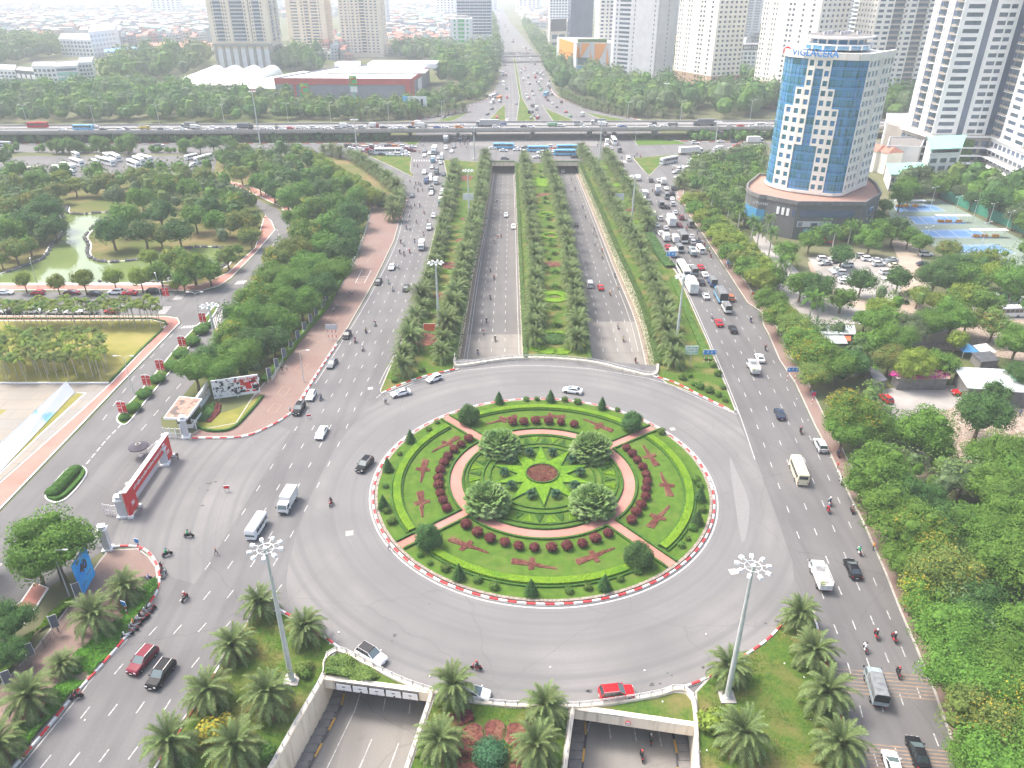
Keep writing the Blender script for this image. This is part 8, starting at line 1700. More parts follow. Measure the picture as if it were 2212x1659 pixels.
k.beam((-.62,0,.35),(-.1,0,.38),.16,.16,1);k.beam((.5,0,.75),(.62,0,.3),.07,.05,1);k.tube([(-.75,-.14,.38),(-.25,-.14,.33)],.045,6,2);k.box((-.68,0,.72),(.12,.16,.1),3);k.box((.54,0,.90),(.06,.18,.12),4)
sb_me=k.mesh('frame',[m_body,m_trim,m_chrome,m_tail,m_head]);k=MB();k.box((-.28,0,.76),(.72,.28,.10),0,top=(.92,.8));k=k.mesh('seat',m_trim);seat_me=k
k=MB();k.beam((.38,-.33,1.03),(.38,.33,1.03),.035,.035);[k.beam((.38,s*.25,1.03),(.40,s*.34,1.2),.015,.015)for s in(-1,1)];[k.box((.40,s*.35,1.22),(.02,.1,.07))for s in(-1,1)];hb_me=k.mesh('handlebar',m_trim)
def wl_(r=.29,w=.09):t=MB();t.lathe([(r*.75,-w/2),(r,-w/3),(r,w/3),(r*.75,w/2)],14);t.lathe([(r*.2,-.03),(r*.2,.03)],8);[t.beam((0,0,0),(r*.8*math.cos(a),r*.8*math.sin(a),0),.02,.02)for a in(0,1.256,2.513,3.77,5.03)];q=MB();q.add(t,Matrix.Rotation(R(90),4,'X'));return q.mesh('wheel',m_tyre)
mw=wl_()
BC={'r':(.45,.02,.03),'k':(.02,.02,.022),'w':(.7,.7,.7),'b':(.05,.12,.4),'s':(.4,.41,.42),'g':(.05,.4,.16)};SC={'k':(.03,.03,.035),'w':(.7,.7,.7),'r':(.5,.04,.04),'b':(.06,.12,.3),'g':(.03,.42,.16),'o':(.75,.3,.04),'n':(.05,.07,.12),'s':(.4,.4,.4),'y':(.6,.5,.2),'t':(.3,.2,.15)}
SN={'k':'black','w':'white','r':'red','b':'blue','g':'green','o':'orange','n':'dark blue','s':'grey','y':'yellow','t':'brown'}
def scooter(p,h,c,place,z=0,lean=0):
 t=thing('motor_scooter','%s motor scooter %s'%(SN[c],place),'motorbike',(p.x,p.y,z+.02),h,'motor scooters '+place);t.rotation_euler[0]=lean
 o=ob('frame',sb_me,parent=t);o.color=(*BC[c],1);ob('seat',seat_me,parent=t);ob('handlebar',hb_me,parent=t);ob('wheel',mw,parent=t,loc=(-.55,0,.29));ob('wheel',mw,parent=t,loc=(.64,0,.29));return t
def rider(p,h,s,place,z=0,helm=None,load=None):
 t=thing('person','person in a %s top riding a motor scooter %s'%(SN[s],place),'person',(p.x,p.y,z+.02),h,'riders '+place);o=ob('body',me_rider,parent=t);o.color=(*SC[s],1);ob('face',fm,parent=t);o=ob('helmet',hm,parent=t);o.color=(*SC[helm or rnd.choice('wkrsbw')],1);return t
def riders(tc,tr,L,path,place,flip,z=0.0):
 for it in L:
  (x,y),=T(tc,tr,[(it[0],it[1])]);p=G(x,y,z+.8);h=(heading(path,p.y)+(math.pi if flip else 0))if not isinstance(path,(int,float))else R(path);h+=rnd.uniform(-.06,.06)
  b=it[2]if len(it)>2 else rnd.choice('rkwbsk');s=it[3]if len(it)>3 else rnd.choice('kwrbknsyk');scooter(p,h,b,place,z);r_=rider(p,h,s,place,z)
  if len(it)>4:r_['label']='person '+it[4]
riders(1,1,[(1338,125),(1370,105),(1415,115),(1452,172),(1325,200,'b','w'),(1384,250,'k','t'),(1481,248),(1300,303),(1330,310),(1448,357,'w','r'),(1250,425),(1275,445,'w','w'),(1370,417),(1327,507,'r','r'),(1242,513),(1278,530),(1227,643,'w','w'),(1144,772,'w','g','in a green jacket on a pale scooter between two black cars'),(1180,833,'w','y'),(1027,1132,'w','k'),(948,1190,'k','y'),(855,1275,'r','b','in a blue shirt on a red scooter beside the black hatchback'),(921,1345,'w','s')],Mk,'on the left road',True)
riders(1,2,[(558,108,'b','t'),(645,1012,'r','k','in black carrying bags left of the roundabout')],Mk,'on the left road',True)
riders(0,3,[(1592,172,'k','r','in a red vest riding alone in the lanes at the lower left')],Mk,'on the left road',True)
riders(1,0,[(1330,1560),(1380,1582),(1405,1580),(1425,1595),(1368,1615),(1437,1635),(1400,1640),(1365,1425),(1398,1435),(1410,1308),(1445,1250,'w','w'),(1765,1235),(1770,1255),(1800,1240),(1825,1235),(1820,1270),(1730,1210),(1740,1200),(1800,1215),(1850,1215),(1835,1220)],Mk,'north of the left road',True)
riders(0,2,[(1625,1292,'k','g','in a green jacket riding below the red banner gate')],12,'near the gate',False);riders(0,2,[(1437,1452,'k','g','in a green jacket riding toward the tip of the brown pavement')],40,'near the gate',False)
riders(1,3,[(1905,772,'r','k','in black with white helmet on a red scooter crossing the ring road')],172,'on the roundabout',False)
riders(2,3,[(1122,1540,'k','k'),(1200,1400,'k','k')],[Vector((10,0,0)),Vector((12,90,0))],'below the right portal beam',False,ZR)
riders(3,3,[(940,495,'r','k','with a pink load on a scooter, middle of three near the lower right'),(1095,522,'r','k','with a green bag on a scooter, right of three near the lower right'),(845,610,'w','w','with a white load on a scooter, left of three near the lower right'),(1130,822,'k','k','in black on a scooter right of the canvas truck')],Nk,'on the right road',False)
riders(3,2,[(285,397,'k','k'),(537,1010,'w','n'),(525,1075,'r','r'),(792,1432,'w','g'),(728,1075,'k','t'),(632,832,'s','w'),(610,600,'k','n')],Nk,'on the right road',False)
riders(2,1,[(1600,352),(1612,385),(1645,430),(1665,450),(1690,490,'g','g','in green with green delivery box near the right kerb of the jam'),(1705,500),(1720,547,'r','k'),(1510,312),(1725,1067,'w','w','in white on a white scooter left of the red sedan'),(2065,1102,'b','k'),(2192,1342,'k','k')],Nk,'on the right road',False)
riders(2,0,[(1387,1467),(1215,1645),(1060,1350),(1080,1335),(1110,1350),(925,1280),(950,1360),(740,1255),(650,1300),(655,1280),(668,1290),(640,1275),(660,1268)],Nk,'north of the right median',False)
riders(1,1,[(2083,80),(2090,387),(2118,377,'r','r'),(2059,427),(2025,667),(2057,737),(2023,907),(1990,1107,'k','k'),(1965,1207,'w','r'),(2066,1264,'k','k'),(1915,1377,'b','k')],PL,'in the left underpass',True,ZR)
riders(2,1,[(613,127),(636,207),(685,273,'w','w'),(710,322),(705,352),(732,367,'w','w'),(715,442),(780,500,'k','r'),(780,557),(888,717),(916,820),(847,873,'k','o'),(916,1157,'s','s'),(963,1267,'k','y'),(1068,1452,'r','k')],PRt,'in the right underpass',False,ZR);riders(2,0,[(512,1547),(545,1632),(510,1647)],PRt,'in the right underpass',False,ZR)
for x,y,c,h in T4 if False else[(325,1312,'k',200),(318,1320,'s',195),(312,1328,'r',190),(305,1335,'w',200),(299,1342,'k',205),(293,1349,'w',195),(287,1357,'s',190),(276,1369,'w',215),(320,1316,'w',200),(308,1331,'k',185),(165,1504,'k',215),(347,1228,'r',100),(352,1240,'s',90),(315,1248,'b',20)]:
 scooter(G(x,y,.5),R(h+rnd.uniform(-10,10)),c,'parked along the lower left kerb',0,R(6))
def person(x,y,s,walk,h,label,trou=None,tc=None,tr=None):
 if tc is not None:(x,y),=T(tc,tr,[(x,y)])
 g=G(x,y,.85);t=thing('person',label,'person',(g.x,g.y,.02),R(h));o=ob('body',me_wk if walk else me_st,parent=t);o.color=(*SC[s],1);ob('face',fm2,parent=t);return t
person(1533,622,'k',0,-60,'guard dressed in black standing beside the red banner gate',tc=0,tr=2);person(1862,1440,'t',1,200,'pedestrian in brown walking across the lanes right of the gate',tc=0,tr=2)
person(1113,142,'w',0,-70,'woman in a long black skirt standing on the road by the median tip',tc=1,tr=2);person(1124,138,'w',0,-90,'man in white beside the woman on the road by the median tip',tc=1,tr=2);person(293,220,'w',0,-40,'man in a white shirt on the pavement beside the dark parked car',tc=1,tr=2);person(1150,1405,'w',1,-70,'woman in pale clothes at the kerb of the roundabout',tc=1,tr=2)
for x,y,s,l in[(808,880,'k','person sitting group member, left, under the tree on the brown pavement'),(828,868,'w','person with white bag under the tree on the brown pavement'),(705,985,'w','person in white top walking along the brown pavement'),(669,1020,'s','child in grey beside the adult on the brown pavement'),(265,1520,'w','person in white seated by the fence of the brown pavement'),(225,1525,'k','person in black seated by the fence of the brown pavement')]:person(x,y,s,'walking' in l,rnd.uniform(0,360),l,tc=1,tr=1)
person(1148,400,'o',0,30,'person in an orange shirt bending among the parked scooters',tc=0,tr=3);person(1185,375,'w',0,120,'person in white sitting among the parked scooters',tc=0,tr=3);person(1235,340,'s',0,90,'person in grey at the far end of the parked scooters',tc=0,tr=3);person(650,1020,'k',0,0,'person in black beside the lone scooter at the lower left kerb',tc=0,tr=3);person(1385,1565,'k',0,0,'person in black sitting at the kerb tip by the red scooter',tc=0,tr=2)
person(605,702,'r',0,180,'vendor in red standing at the right pavement edge',tc=3,tr=2);person(2185,245,'b',1,40,'person in blue walking on the rubble yard',tc=3,tr=2);person(1185,275,'r',0,0,'person in red sitting at the right pavement under trees',tc=3,tr=3);person(1222,310,'y',0,0,'person in yellow sitting at the right pavement under trees',tc=3,tr=3);person(915,1400,'o',0,0,'person in an orange top at the right kerb beside the black sedan',tc=3,tr=2);person(435,1088,'k',0,0,'dark clothed person standing in the lane by the royal palms',tc=3,tr=1)
m_galv=M_('galvanised_steel',(.58,.61,.60),(.50,.53,.52),scale=1,rough=.45,metal=.2);m_lampw=M_('lamp_housing',(.70,.71,.72),rough=.4)
def mast(xb,yb,xt,yt,label,n=12):
 b=G(xb,yb);lo,hi=5,60;H=(CH-0)*.0
 v=(yt-829.5)/FP;H=CH-b.y*(_s+v*_c)/(_c-v*_s);t=thing('light_mast',label,'light mast',(b.x,b.y,0));k=MB();k.lathe([(.38,.3),(.30,H*.5),(.17,H-.4)],12);k.lathe([(.5,.3),(.5,.5)],12);ob('pole',k,m_galv,parent=t)
 k=MB();k.box((0,0,.15),(2.0,2.0,.35));ob('base',k,m_conc,parent=t);k=MB();P=[(1.0*math.cos(a*.5236),1.0*math.sin(a*.5236),H-.1)for a in range(13)];k.tube(P,.06,5);[k.beam((0,0,H-.3),P[i],.06,.06)for i in range(0,12,2)];k.lathe([(.3,H-.6),(.3,H+.1)],10);ob('head_ring',k,m_galv,parent=t)
 q=MB();q.beam((0,0,0),(.55,0,-.05),.06,.06);q.box((.85,0,-.08),(.65,.5,.26),0,top=(.8,.8));me=q.mesh('floodlight',m_lampw)
 for i in range(n//1 if n<10 else 9):a=i*6.283/9;ob('floodlight',me,parent=t,loc=(1.0*math.cos(a),1.0*math.sin(a),H),rz=a)
 return H
mast(631,1471,566,1184,'tall light mast on the left south island before the roundabout');mast(1570,1508,1630,1222,'tall light mast on the right south island before the roundabout');mast(948,706,938,567,'tall light mast among palms of the left median');mast(1459,757,1478,598,'tall light mast near the palms of the right median');mast(563,317,547,197,'white light mast in front of the flyover at the left');mast(1014,484,1012,368,'light mast high in the left median');mast(1364,485,1371,380,'light mast high in the right median');mast(470,755,452,660,'light mast by the campus junction');mast(772,335,764,258,'light mast before the flyover left of the junction');mast(1025,345,1026,275,'light mast at the north end of the left median');mast(1294,368,1300,262,'light mast at the north end of the right median');mast(1542,338,1550,262,'light mast beside the upper right slip road');mast(1435,240,1438,180,'light mast beyond the flyover on the right');mast(1668,420,1690,175,'light mast left of the blue glass office')
def lamp(x,y,h,az,label,grp='street lamps',dbl=False):
 b=G(x,y);t=thing('street_lamp',label,'street lamp',(b.x,b.y,0),R(az),grp);k=MB();k.lathe([(.12,0),(.06,h)],7);k.tube([(0,0,h-.2),(.5,0,h+.3),(1.6,0,h+.35)],.045,5)
 if dbl:k.tube([(0,0,h-.2),(-.5,0,h+.3),(-1.6,0,h+.35)],.045,5)
 ob('pole',k,m_galv,parent=t);k=MB();k.box((1.9,0,h+.35),(.8,.28,.14));ob('lamp_head',k,m_lampw,parent=t)
 if dbl:k=MB();k.box((-1.9,0,h+.35),(.8,.28,.14));ob('lamp_head',k,m_lampw,parent=t)
lamp(657,826,8,0,'street lamp standing on the brown pavement');lamp(151,1290,9,0,'street lamp in front of the large round tree');lamp(288,848,9,0,'double lamp on the campus road median',dbl=True);lamp(435,700,9,0,'double lamp at the head of the campus road median',dbl=True);lamp(352,660,9,120,'lamp behind the areca palms near the crossing');lamp(85,625,9,120,'lamp beside the pond promenade');lamp(10,1345,12,0,'thick lamp post at the left edge')
for i,(x,y)in enumerate([(60,270),(205,271),(345,270),(485,268),(623,266),(715,264),(840,262),(955,261),(1355,262),(1470,260),(1620,258)]):
 b=G(x,y,ZD);t=thing('street_lamp','double headed street lamp on the far edge of the flyover','street lamp',(b.x,b.y,ZD),0,'lamps along the flyover');k=MB();k.lathe([(.14,0),(.08,11)],6);[k.tube([(0,0,10.8),(s*1.6,0,11.5)],.06,4)for s in(-1,1)];[k.box((s*1.9,0,11.5),(.9,.3,.16))for s in(-1,1)];ob('pole',k,m_galv,parent=t)
for x,y in[(1060,150),(1045,190),(1190,180),(1240,205),(1300,225),(1073,100),(1150,110),(1165,140),(1122,240),(982,245),(1136,300),(1372,312)]:lamp(x,y,10,90,'slim street lamp along the far ramps','lamps along the far ramps')
for x,y in[(2060,470),(2100,478),(2135,485),(2010,448),(2170,505),(1995,540),(2120,530)]:lamp(x,y,8,30,'white floodlight pole of the tennis courts','court floodlight poles',True)
def post(t,x,y,z0,z1,r=.06,striped=True):
 k=MB();n=6
 for i in range(n):k.box((x,y,z0+(z1-z0)*(i+.5)/n),(r*2,r*2,(z1-z0)/n),i%2 if striped else 0)
 ob('post',k,[m_white,m_redT]if striped else[m_galv,m_galv],parent=t)
def board(label,x,y,w,h,z,mat,rz=0,posts=2,lines=(),tm=None,striped=True,name='road_sign',cat='sign',edge=None,size=None):
 b=G(x,y);t=thing(name,label,cat,(b.x,b.y,.1),R(rz))
 for i in range(posts):post(t,(i-(posts-1)/2)*w*.7/max(1,posts-1)if posts>1 else 0,.08,0,z+h*.9,striped=striped)
 k=MB();k.box((0,0,z+h/2),(w,.08,h));k.box((0,.02,z+h/2),(w+.12,.05,h+.12),1);ob('panel',k,[mat,edge or m_white],parent=t)
 for i,s_ in enumerate(lines):put_txt('lettering',txt(s_,size or h/len(lines)*.75,tm or m_white,.01),t,(0,-.06,z+h*(1-(i+.5)/len(lines))),Vector((1,0,0)))
 return t
board('blue direction sign with arrows at the tip of the right median',1530,784,3.2,1.2,2.2,m_blueT,0,3,['\u2191 \u2197 \u2197 \u2191']);board('white information board on a post in the right median',1490,790,3.0,2.2,3.0,m_white,0,1,['VIỆT NAM','KHU VỰC CẤM','QUAY PHIM'],m_grnT,False)
board('blue road sign on the brown pavement by street trees',1708,825,2.6,1.1,2.6,m_blueT,0,2,['\u2191 \u2191 \u2197']);board('blue road sign beside the jam, right kerb',1577,588,2.8,1.6,2.6,m_blueT,0,2,['\u2191 \u2191']);board('blue road sign in the hedge of the right median',1447,573,2.8,1.6,3,m_blueT,0,1,['\u2191 \u2197'])
board('white blank board between palms of the right median',1337,445,3.6,2.6,2.5,m_white,0,1,striped=False);board('white blank board between palms of the left median',1012,447,4.2,2.6,2.8,m_white,0,1,striped=False);board('orange red board on a post among left median palms',929,735,3.0,2.0,2.6,M_('orange_board',(.70,.13,.05)),0,1,striped=False,name='notice_board');board('grey backed signboard on three striped posts on the pavement',719,735,2.9,1.4,3.0,m_wall_g,0,3,edge=m_galv)
board('small red and white barrier sign standing on the plaza',491,1063,1.0,.6,.7,m_redT,5,2,striped=False,name='barrier_sign');board('small red sign at the kerb near the dark parked car',670-2,904,.9,.4,.5,m_redT,10,2,striped=False,name='barrier_sign')
board('round no stopping sign by the pavement, upper right',1624,653,.9,.9,2.3,m_redT,0,1,edge=m_blueT);board('round no stopping sign by the pavement beside the golden tree',1753,875,.9,.9,2.3,m_redT,0,1,edge=m_blueT);board('small blue sign post in the ground cover at the lower left',276,1333,.8,.8,2.2,m_blueT,-20,1);board('blue disc sign on the brown tip pavement at the lower left',303,1196,.8,.8,2.2,m_blueT,-20,1);board('round red no entry sign at the head of the campus median',265,905,.8,.8,1.8,m_redT,0,1)
for i,(x,y)in enumerate([(441,698),(397,750),(350,802),(321,836),(269,895),(361,642)]):
 b=G(x,y+6);t=thing('banner_pole','pair of red banners on a white pole, %s, campus road'%['farthest but one','third','fourth','fifth','nearest','lone one by side street'][i],'banner',(b.x,b.y,.1),0);k=MB();k.lathe([(.06,0),(.05,3.9)],6);k.tube([(-1.0,0,3.6),(-.5,0,3.85),(0,0,3.95),(.5,0,3.85),(1.0,0,3.6)],.03,4);k.beam((-1,0,1.0),(1,0,1.0),.05,.05);ob('pole',k,m_white,parent=t)
 for s in(-1,1):k=MB();k.box((s*.5,-.03,2.3),(.85,.04,2.5));k.box((s*.5,-.055,2.9),(.5,.01,.10),1);k.box((s*.5,-.055,1.4),(.55,.01,.06),1);ob('banner',k,[m_redT,m_white],parent=t)
m_slate=M_('slate_panel',(.12,.14,.17),rough=.5)
PB=T(1,1,[(605,975),(570,1035),(513,1105),(467,1170),(413,1240),(355,1315),(295,1395),(237,1475),(173,1565),(108,1650)])+T(0,3,[(670,235),(475,520),(262,770),(70,1010)])
for i,(x,y)in enumerate(PB):
 b=G(x,y);t=thing('display_panel','dark grey display panel on a post along the pavement fence','panel',(b.x,b.y,.1),R(35),'display panels along the fence');k=MB();k.box((0,0,1.9),(.10,.10,3.8));ob('post',k,m_white,parent=t);k=MB();k.box((.5,0,2.5),(.95,.05,2.2));k.box((.5,.03,2.5),(1.03,.03,2.3),1);ob('panel',k,[m_slate,m_white],parent=t)
def fence(path,label,h=1.5,step=2.4,mat=None,rails=3,pick=.3,name='fence',z=.1):
 P=resample(path,step);t=thing(name,label,'fence' if name=='fence' else 'railing',tuple(P[0]));o=P[0];k=MB()
 for a,b in zip(P[:-1],P[1:]):
  for r_ in range(rails):zz=z+h*(r_+1)/rails-.06;k.beam(a-o+Vector((0,0,zz)),b-o+Vector((0,0,zz)),.06,.06)
  if pick:
   n=int(step/pick)
   for i in range(n):q=a.lerp(b,i/n)-o;k.box((q.x,q.y,z+h/2),(.03,.03,h))
 ob('rails',k,mat or m_galv,parent=t);q=MB();q.box((0,0,h/2+.05),(.14,.14,h+.1));me=q.mesh('post',mat or m_galv)
 for p in P:ob('post',me,parent=t,loc=tuple(p-o+Vector((0,0,z))))
 return t
fence(smooth(GP(T(1,1,[(980,200),(960,300),(900,480),(850,590)])+T(1,1,[(650,930),(520,1110),(400,1260),(270,1430),(130,1659)]))),'thin wire fence between trees and the brown pavement',1.2,3.0,pick=.6);fence(smooth(GP(T(0,3,[(610,350),(480,520),(260,780),(0,1040),(-150,1200)]))),'dark iron fence on a low wall at the lower left',1.5,3.0,m_conc_dk)
curtain(resample(smooth(GP(T(1,1,[(880,440),(830,560)])+T(1,1,[(640,950),(420,1220),(250,1440),(60,1659)]))),2),1,'bright green creeper hedge behind the display panels',w=1.2,drop=.2,n=3000,s=.4,top=1.3);C.objects[-1].data.materials[0]=m_vine=foliage('vine_leaf',(.13,.27,.03),(.17,.32,.04))
def parapet(path,label,hh=.45,w=.5):
 t=thing('parapet',label,'railing',tuple(path[0]));o=path[0];k=MB();ribbon(k,[p-o for p in path],w,hh,0,0,-.1);ob('parapet_wall',k,m_cream,parent=t);k=MB();P=resample(path,1.6)
 for a,b in zip(P[:-1],P[1:]):
  for z in(.25,.5,.72):k.beam(a-o+Vector((0,0,hh+z)),b-o+Vector((0,0,hh+z)),.06,.06)
 ob('rails',k,m_railw,parent=t);q=MB();q.box((0,0,.4),(.13,.16,.8),top=(.7,.7));me=q.mesh('post',m_railw)
 for p in P:ob('post',me,parent=t,loc=tuple(p-o+Vector((0,0,hh))))
parapet(smooth(GP([(728,1407),(750,1414),(788,1434),(865,1473),(934,1497),(1015,1516),(1106,1527),(1238,1529),(1318,1521),(1418,1504),(1456,1492),(1481,1494),(1496,1512),(1503,1560),(1504,1620),(1508,1700)])),'white railing on the cream parapet along the south side of the ring')
parapet(smooth(GP([(728,1407),(712,1414),(702,1432),(697,1466),(640,1566),(588,1659),(540,1745)])),'white railing along the left wall of the left underpass mouth',.3);parapet(smooth(GP([(933,1499),(906,1580),(878,1662),(850,1750)])),'white railing along the right wall of the left underpass mouth',.3);parapet(smooth(GP([(1238,1531),(1228,1600),(1220,1662),(1208,1750)])),'white railing along the left wall of the right underpass mouth',.3)
parapet(smooth(GP([(983,772),(982,786),(995,792),(1050,784),(1106,777),(1181,776),(1281,785),(1356,803),(1400,813),(1418,808),(1421,790)])),'white railing on the cream parapet along the north side of the ring',.55)
def portal(a,b,h,label,drop=.2):
 t=thing('portal_beam',label,'beam',tuple(a));o=a;k=MB();k.beam(Vector((0,.2,-h/2+drop)),b-o+Vector((0,.2,-h/2+drop)),.7,h);ob('beam',k,m_cream,parent=t);return t
a,b=G(698,1467),G(934,1498);pt=portal(a,b,1.7,'cream portal beam with white and black graffiti over the left underpass mouth');d=(b-a).normalized();n=Vector((d.y,-d.x,0))
L=(b-a).length;c=a.lerp(b,.5)-a;k=MB();k.box((c.x+n.x*.25,c.y+n.y*.25-.1,-.75),(L*.76,.1,1.75),0,math.atan2(d.y,d.x));ob('graffiti',k,m_blk,parent=pt)
for i in range(5):
 q=d*L*(.196+i*.152)+n*.32+Vector((0,-.1,-.68));k=MB();w=L*.14;k.box((q.x,q.y,q.z+.08),(w,.06,1.15),0,math.atan2(d.y,d.x),top=(.94,1))
 k.box((q.x,q.y-.03,q.z+.2),(w*.2,.05,.14),1,math.atan2(d.y,d.x));k.box((q.x+(i%2)*.1,q.y-.03,q.z-.38),(w*(.12 if i%2 else .03),.05,.3),1,math.atan2(d.y,d.x));ob('graffiti_letter',k,[m_white,m_blk],parent=pt)
a,b=G(1239,1531),G(1501,1569);pt=portal(a,b,1.9,'cream portal beam with a round height limit sign over the right underpass mouth');d=(b-a).normalized();n=Vector((d.y,-d.x,0));q=d*(b-a).length*.46+n*.42+Vector((0,0,-.7))
k=MB();k.tube([q,q+n*.05],.38,18,0);k.tube([q+n*.05,q+n*.07],.29,18,1);ob('height_sign',k,[m_redT,m_white],parent=pt);q=q+n*.09;put_txt('lettering',txt('4.5m',.24,m_blk,.01),pt,tuple(q),d)
for w,e,sd in((NL_W,NL_E,'left'),(NR_W,NR_E,'right')):
 pt=portal(w[0]+Vector((0,.6,0)),e[0]+Vector((0,.6,0)),1.8,'far portal beam over the north mouth of the %s underpass'%sd)
ga,gb=G(412,1110-0)if False else G(277,1120),G(380,948)
def zat(p,y):v=(y-829.5)/FP;return CH-p.y*(_s+v*_c)/(_c-v*_s)
ga=G(283,1119);gb=G(373,985);d=(gb-ga).normalized();L=(gb-ga).length;HG=zat(ga,1070);HG=5.3
t=thing('banner_gate','red banner gate spanning the plaza on two pillars','gate',(ga.x,ga.y,0));n=Vector((d.y,-d.x,0));rz=math.atan2(d.y,d.x)
def gbx(u0,u1,z0,z1,m,off=.0,th=.25,nm='banner_panel'):
 k=MB();c=d*(u0+u1)/2*L+n*off;k.box((c.x,c.y,(z0+z1)/2),((u1-u0)*L,th,z1-z0),0,rz);return ob(nm,k,m,parent=t)
gbx(0,1,HG-2.4,HG,m_redT);gbx(0,.17,.4,HG-2.42,m_redT);gbx(.83,1,.4,HG-2.42,m_redT);gbx(0,1,HG,HG+.15,m_white,0,.8,'frame_beam')
gbx(.18,.82,.1,2.0,m_wall_g,-1.3,.1,'gate_leaf')
for u in(.02,.155,.845,.98):gbx(u-.018,u+.018,0,HG,m_galv,-.7,.5,'frame_post')
for u in(.0,.17,.83,1.0):gbx(u-.015,u+.015,0,.5,m_white,0,.9,'footing')
c=d*L*.5+n*.16+Vector((0,0,HG-1.3));put_txt('lettering',txt('KỶ NIỆM 30 NĂM TRƯỜNG MARIE CURIE',L*.037,m_white,.02,bold=.008),t,tuple(c),d)
for u in(.085,.915):c=d*L*u+n*.16+Vector((0,0,2.1));put_txt('lettering',txt('30',1.1,m_white,.02,bold=.03),t,tuple(c),d)
def pillar(x,y,label,h=4.2):
 b=G(x,y);t=thing('gate_pillar',label,'pillar',(b.x,b.y,0),.2);k=MB();k.box((0,0,.2),(1.6,1.6,.4),1);k.box((0,0,h/2),(1.0,1.0,h));k.box((0,0,h+.1),(1.5,1.5,.25),1);k.box((0,0,h+.5),(.8,.8,.6));k.box((0,0,h+.95),(1.2,1.2,.3),1,top=(.4,.4));ob('shaft',k,[m_wall_g,m_white],parent=t)
pillar(403,944,'grey stone gate pillar beside the guard house');pillar(234,1187,'grey stone gate pillar near the large round tree');pillar(358,1003,'grey pillar behind the right end of the banner gate',3.6);pillar(266,1115,'grey pillar behind the left end of the banner gate',3.6)
for x0,y0,x1,y1,l in[(357,945,398,947,'white sliding gate leaf beside the guard house pillar'),(228,1112,264,1117,'white gate leaf at the left end of the banner gate'),(205,1180,228,1185,'white gate leaf beside the large round tree'),(408,922,430,930,'white mesh barrier beside the small lawn'),(325,990,345,975,'white gate leaf behind the middle of the banner gate')]:
 fence(resample(GP([(x0,y0),(x1,y1)]),.5),l,2.2,1.2,m_white,2,.2)
gh=GP([(353,904),(404,905),(437,862),(388,857)],3.6);c=sum(gh,Vector())/4;t=thing('guard_house','guard house with a stained pink flat roof beside the gate','hut',(c.x,c.y,0));P=[p-c for p in gh]
k=MB();k.prism(P,3.35,3.75,0);ob('roof_slab',k,m_white,parent=t);k=MB();k.prism([p*.93 for p in P],3.75,3.8,0);ob('roof',k,M_('stained_pink_roof',(.50,.27,.20),(.30,.17,.13),scale=.8,rough=.9,c3=(.12,.10,.09),scale3=.5,f3=(.5,.56)),parent=t)
k=MB();k.prism([p*.62+Vector((.6,.5,0))for p in P],0,3.35,0);ob('wall',k,m_wall_w,parent=t);k=MB();k.prism([p*.64+Vector((.6,.45,0))for p in P],1.1,2.7,0);ob('windows',k,m_glass,parent=t)
a,b=G(413,912),G(453,852);d=(b-a).normalized();n=Vector((d.y,-d.x,0));t=thing('name_wall','white name wall with brown lettering beside the guard house','wall',tuple(a));L=(b-a).length;c=d*L/2;k=MB();k.box((c.x,c.y,1.6),(L,.45,3.2),0,math.atan2(d.y,d.x));ob('wall',k,m_wall_w,parent=t)
for i,s_ in enumerate(['TRUNG TÂM HỘI NGHỊ QUỐC GIA','NATIONAL CONVENTION CENTER']):q=c+n*.25+Vector((0,0,2.1-i*.75));put_txt('lettering',txt(s_,L*.062 if i==0 else L*.042,m_wall_t,.02),t,tuple(q),d)
def hoard(label,x0,y0,x1,y1,z0,z1,mats,fn):
 a,b=G(x0,y0,z0),G(x1,y1,z0);a.z=b.z=0;d=(b-a).normalized();n=Vector((d.y,-d.x,0));L=(b-a).length;t=thing('billboard',label,'billboard',tuple(a));k=MB();c=d*L/2;k.box((c.x,c.y,(z0+z1)/2),(L,.2,z1-z0),0,math.atan2(d.y,d.x));ob('panel',k,mats,parent=t)
 for u in(.1,.5,.9):k=MB();q=d*L*u-n*.2;k.box((q.x,q.y,z1/2),(.15,.15,z1));ob('post',k,m_galv,parent=t)
 fn(t,d,n,L);return t
def art1(t,d,n,L):
 rg=random.Random(4);k=MB()
 for i in range(150):
  u=rg.uniform(.02,.58);z=rg.uniform(1.0,4.9);w=rg.uniform(.15,.6);q=d*L*u+n*(.12+i*.0006);k.box((q.x,q.y,z),(w,.01,w*rg.uniform(.5,1.5)),rg.choice([0,1,2,3,3]),math.atan2(d.y,d.x)+0)
 for i in range(40):u=rg.uniform(.6,.97);q=d*L*u+n*(.13+i*.001);k.box((q.x,q.y,rg.uniform(1.2,4.5)),(rg.uniform(.5,1.6),.01,rg.uniform(.3,1.1)),rg.choice([4,5,4,0,3]),math.atan2(d.y,d.x))
 ob('collage',k,[m_blk,m_wall_g,m_slate,m_white,m_redT,m_redp],parent=t);q=d*L*.7+n*.2+Vector((0,0,4.3));put_txt('lettering',txt('QUÀ TẶNG',.9,m_redT,.01),t,tuple(q),d)
hoard('billboard with a black and white photo collage and red half on the lawn',463,862,563,847,.6,5.2,m_white,art1)
def art2(t,d,n,L):q=d*L*.5+n*.14+Vector((0,0,4.0));put_txt('lettering',txt('40',2.2,m_blk,.01,bold=.05),t,tuple(q),d);k=MB();[k.box(tuple(d*L*u+n*.12+Vector((0,0,z))),(L*.3,.01,.35),0,math.atan2(d.y,d.x))for u,z in((.3,1.5),(.7,2.1),(.45,6))];ob('artwork',k,m_winl,parent=t)
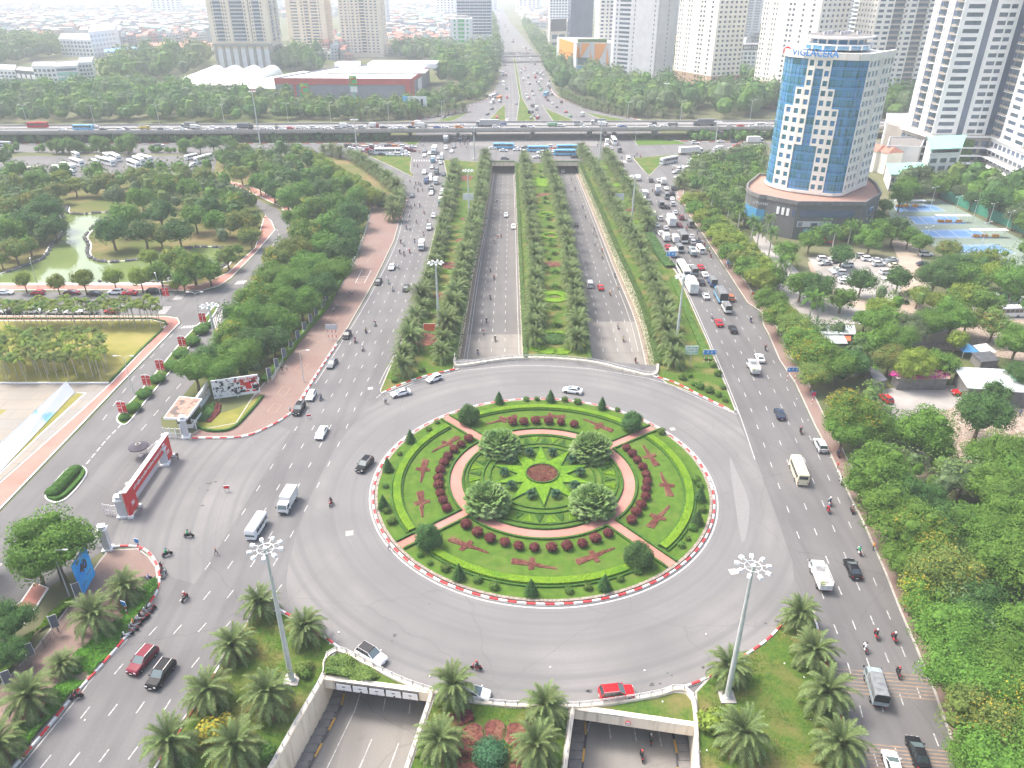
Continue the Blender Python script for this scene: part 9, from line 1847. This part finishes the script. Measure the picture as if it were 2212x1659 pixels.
hoard('tall bright blue hoarding with a number beside the round tree',178,1287,205,1240,.3,6.2,M_('bright_blue_panel',(.02,.28,.75),(.05,.42,.8),scale=.4),art2)
Q=GP([(-10,1000),(150,845),(162,849),(0,1022)]);k=MB();Q[0].z=Q[1].z=2.6;Q[2].z=Q[3].z=.3
m_wave=M_('white_blue_wave_panel',(.76,.78,.78),(.30,.62,.70),scale=.12,rough=.6,fac=(.52,.6));k.quad(*[q for q in Q]);k.quad(*[q-Vector((0,0,.12))for q in Q[::-1]]);k.quad(Q[3],Q[0],Q[0]-Vector((0,0,2.5)),Q[3]-Vector((0,0,.2)));ob('screen_panel',k,m_wave,label='long sloping white and light blue wave printed screen along the plaza',cat='banner')
b=G(305,985);t=thing('parasol','large dark round parasol standing on the plaza behind the gate','parasol',(b.x,b.y,0));k=MB()
for i in range(12):
 a0,a1=i*.5236,(i+1)*.5236;k.tri((0,0,3.0),(1.9*math.cos(a0),1.9*math.sin(a0),2.3),(1.9*math.cos(a1),1.9*math.sin(a1),2.3));k.quad((1.9*math.cos(a0),1.9*math.sin(a0),2.3),(1.9*math.cos(a0),1.9*math.sin(a0),2.1),(1.9*math.cos(a1),1.9*math.sin(a1),2.1),(1.9*math.cos(a1),1.9*math.sin(a1),2.3))
ob('canopy',k,M_('dark_parasol_cloth',(.07,.065,.08),rough=.9),parent=t);k=MB();k.tube([(.45*math.cos(a),.45*math.sin(a),2.88)for a in[i*.5236 for i in range(13)]],.05,4);ob('emblem',k,m_cream,parent=t);k=MB();k.lathe([(.04,0),(.04,3)],6);k.lathe([(.45,0),(.4,.2)],10);ob('pole',k,m_wall_g,parent=t)
m2=MB()
for x,y in T(0,3,[(735,1250),(1785,1630)])+T(3,3,[(370,1250),(310,880),(140,760),(1300,745),(1265,430)])+T(2,3,[(330,790),(1675,505),(1680,1510),(1300,1090),(1620,1520),(1145,820)])+T(1,3,[(715,490),(640,590),(1500,870)])+T(3,2,[(248,132),(345,315),(540,640),(600,760)]):
 g=G(x,y);m2.box((g.x,g.y,.12),(.22,.15,.04),0,x)
ob('litter',m2,m_white,kind='stuff',label='scraps of white litter on road and grass',cat='litter')
put_c=ctr;sd_=[c for c in C.objects if c.parent==ctr and c.name.startswith('container')][0];put_txt('lettering',txt('SITC',2.2,m_white,.03,bold=.03),ctr,(-1.5,-1.36,2.5),Vector((1,0,0)))
hz=MB();hz.box((0,3180,60),(9000,6900,134));m=bpy.data.materials.new('haze');m.use_nodes=True;N=m.node_tree.nodes;N.remove(N['Principled BSDF']);pv=N.new('ShaderNodeVolumePrincipled');pv.inputs['Density'].default_value=.00029;pv.inputs['Color'].default_value=(.88,.94,1,1);pv.inputs['Anisotropy'].default_value=0.0;m.node_tree.links.new(pv.outputs[0],N['Material Output'].inputs['Volume'])
ob('haze',hz,m,kind='stuff',label='pale bluish haze over the whole city',cat='haze')
grp_={}
for o in C.objects:
 if o.parent is None and o.get('group')and o.get('label')and o.name.split('.')[0]not in('house','areca_palm'):grp_.setdefault(o['label'],[]).append(o)
for lb,L_o in grp_.items():
 if 2<=len(L_o)<=70:
  for i,o in enumerate(sorted(L_o,key=lambda q:q.matrix_basis.translation.length)):
   w_=lb.split();n_=str(i+1)+('th' if 10<(i+1)%100<14 else{1:'st',2:'nd',3:'rd'}.get((i+1)%10,'th'))
   o['label']=' '.join(w_[:13])+(', nearest to the viewer' if i==0 else ', %s nearest'%n_)if i or len(w_)<13 else ' '.join(w_[:13])+', very nearest'
for d_ in[m_ for m_ in bpy.data.meshes if m_.users==0]:bpy.data.meshes.remove(d_)
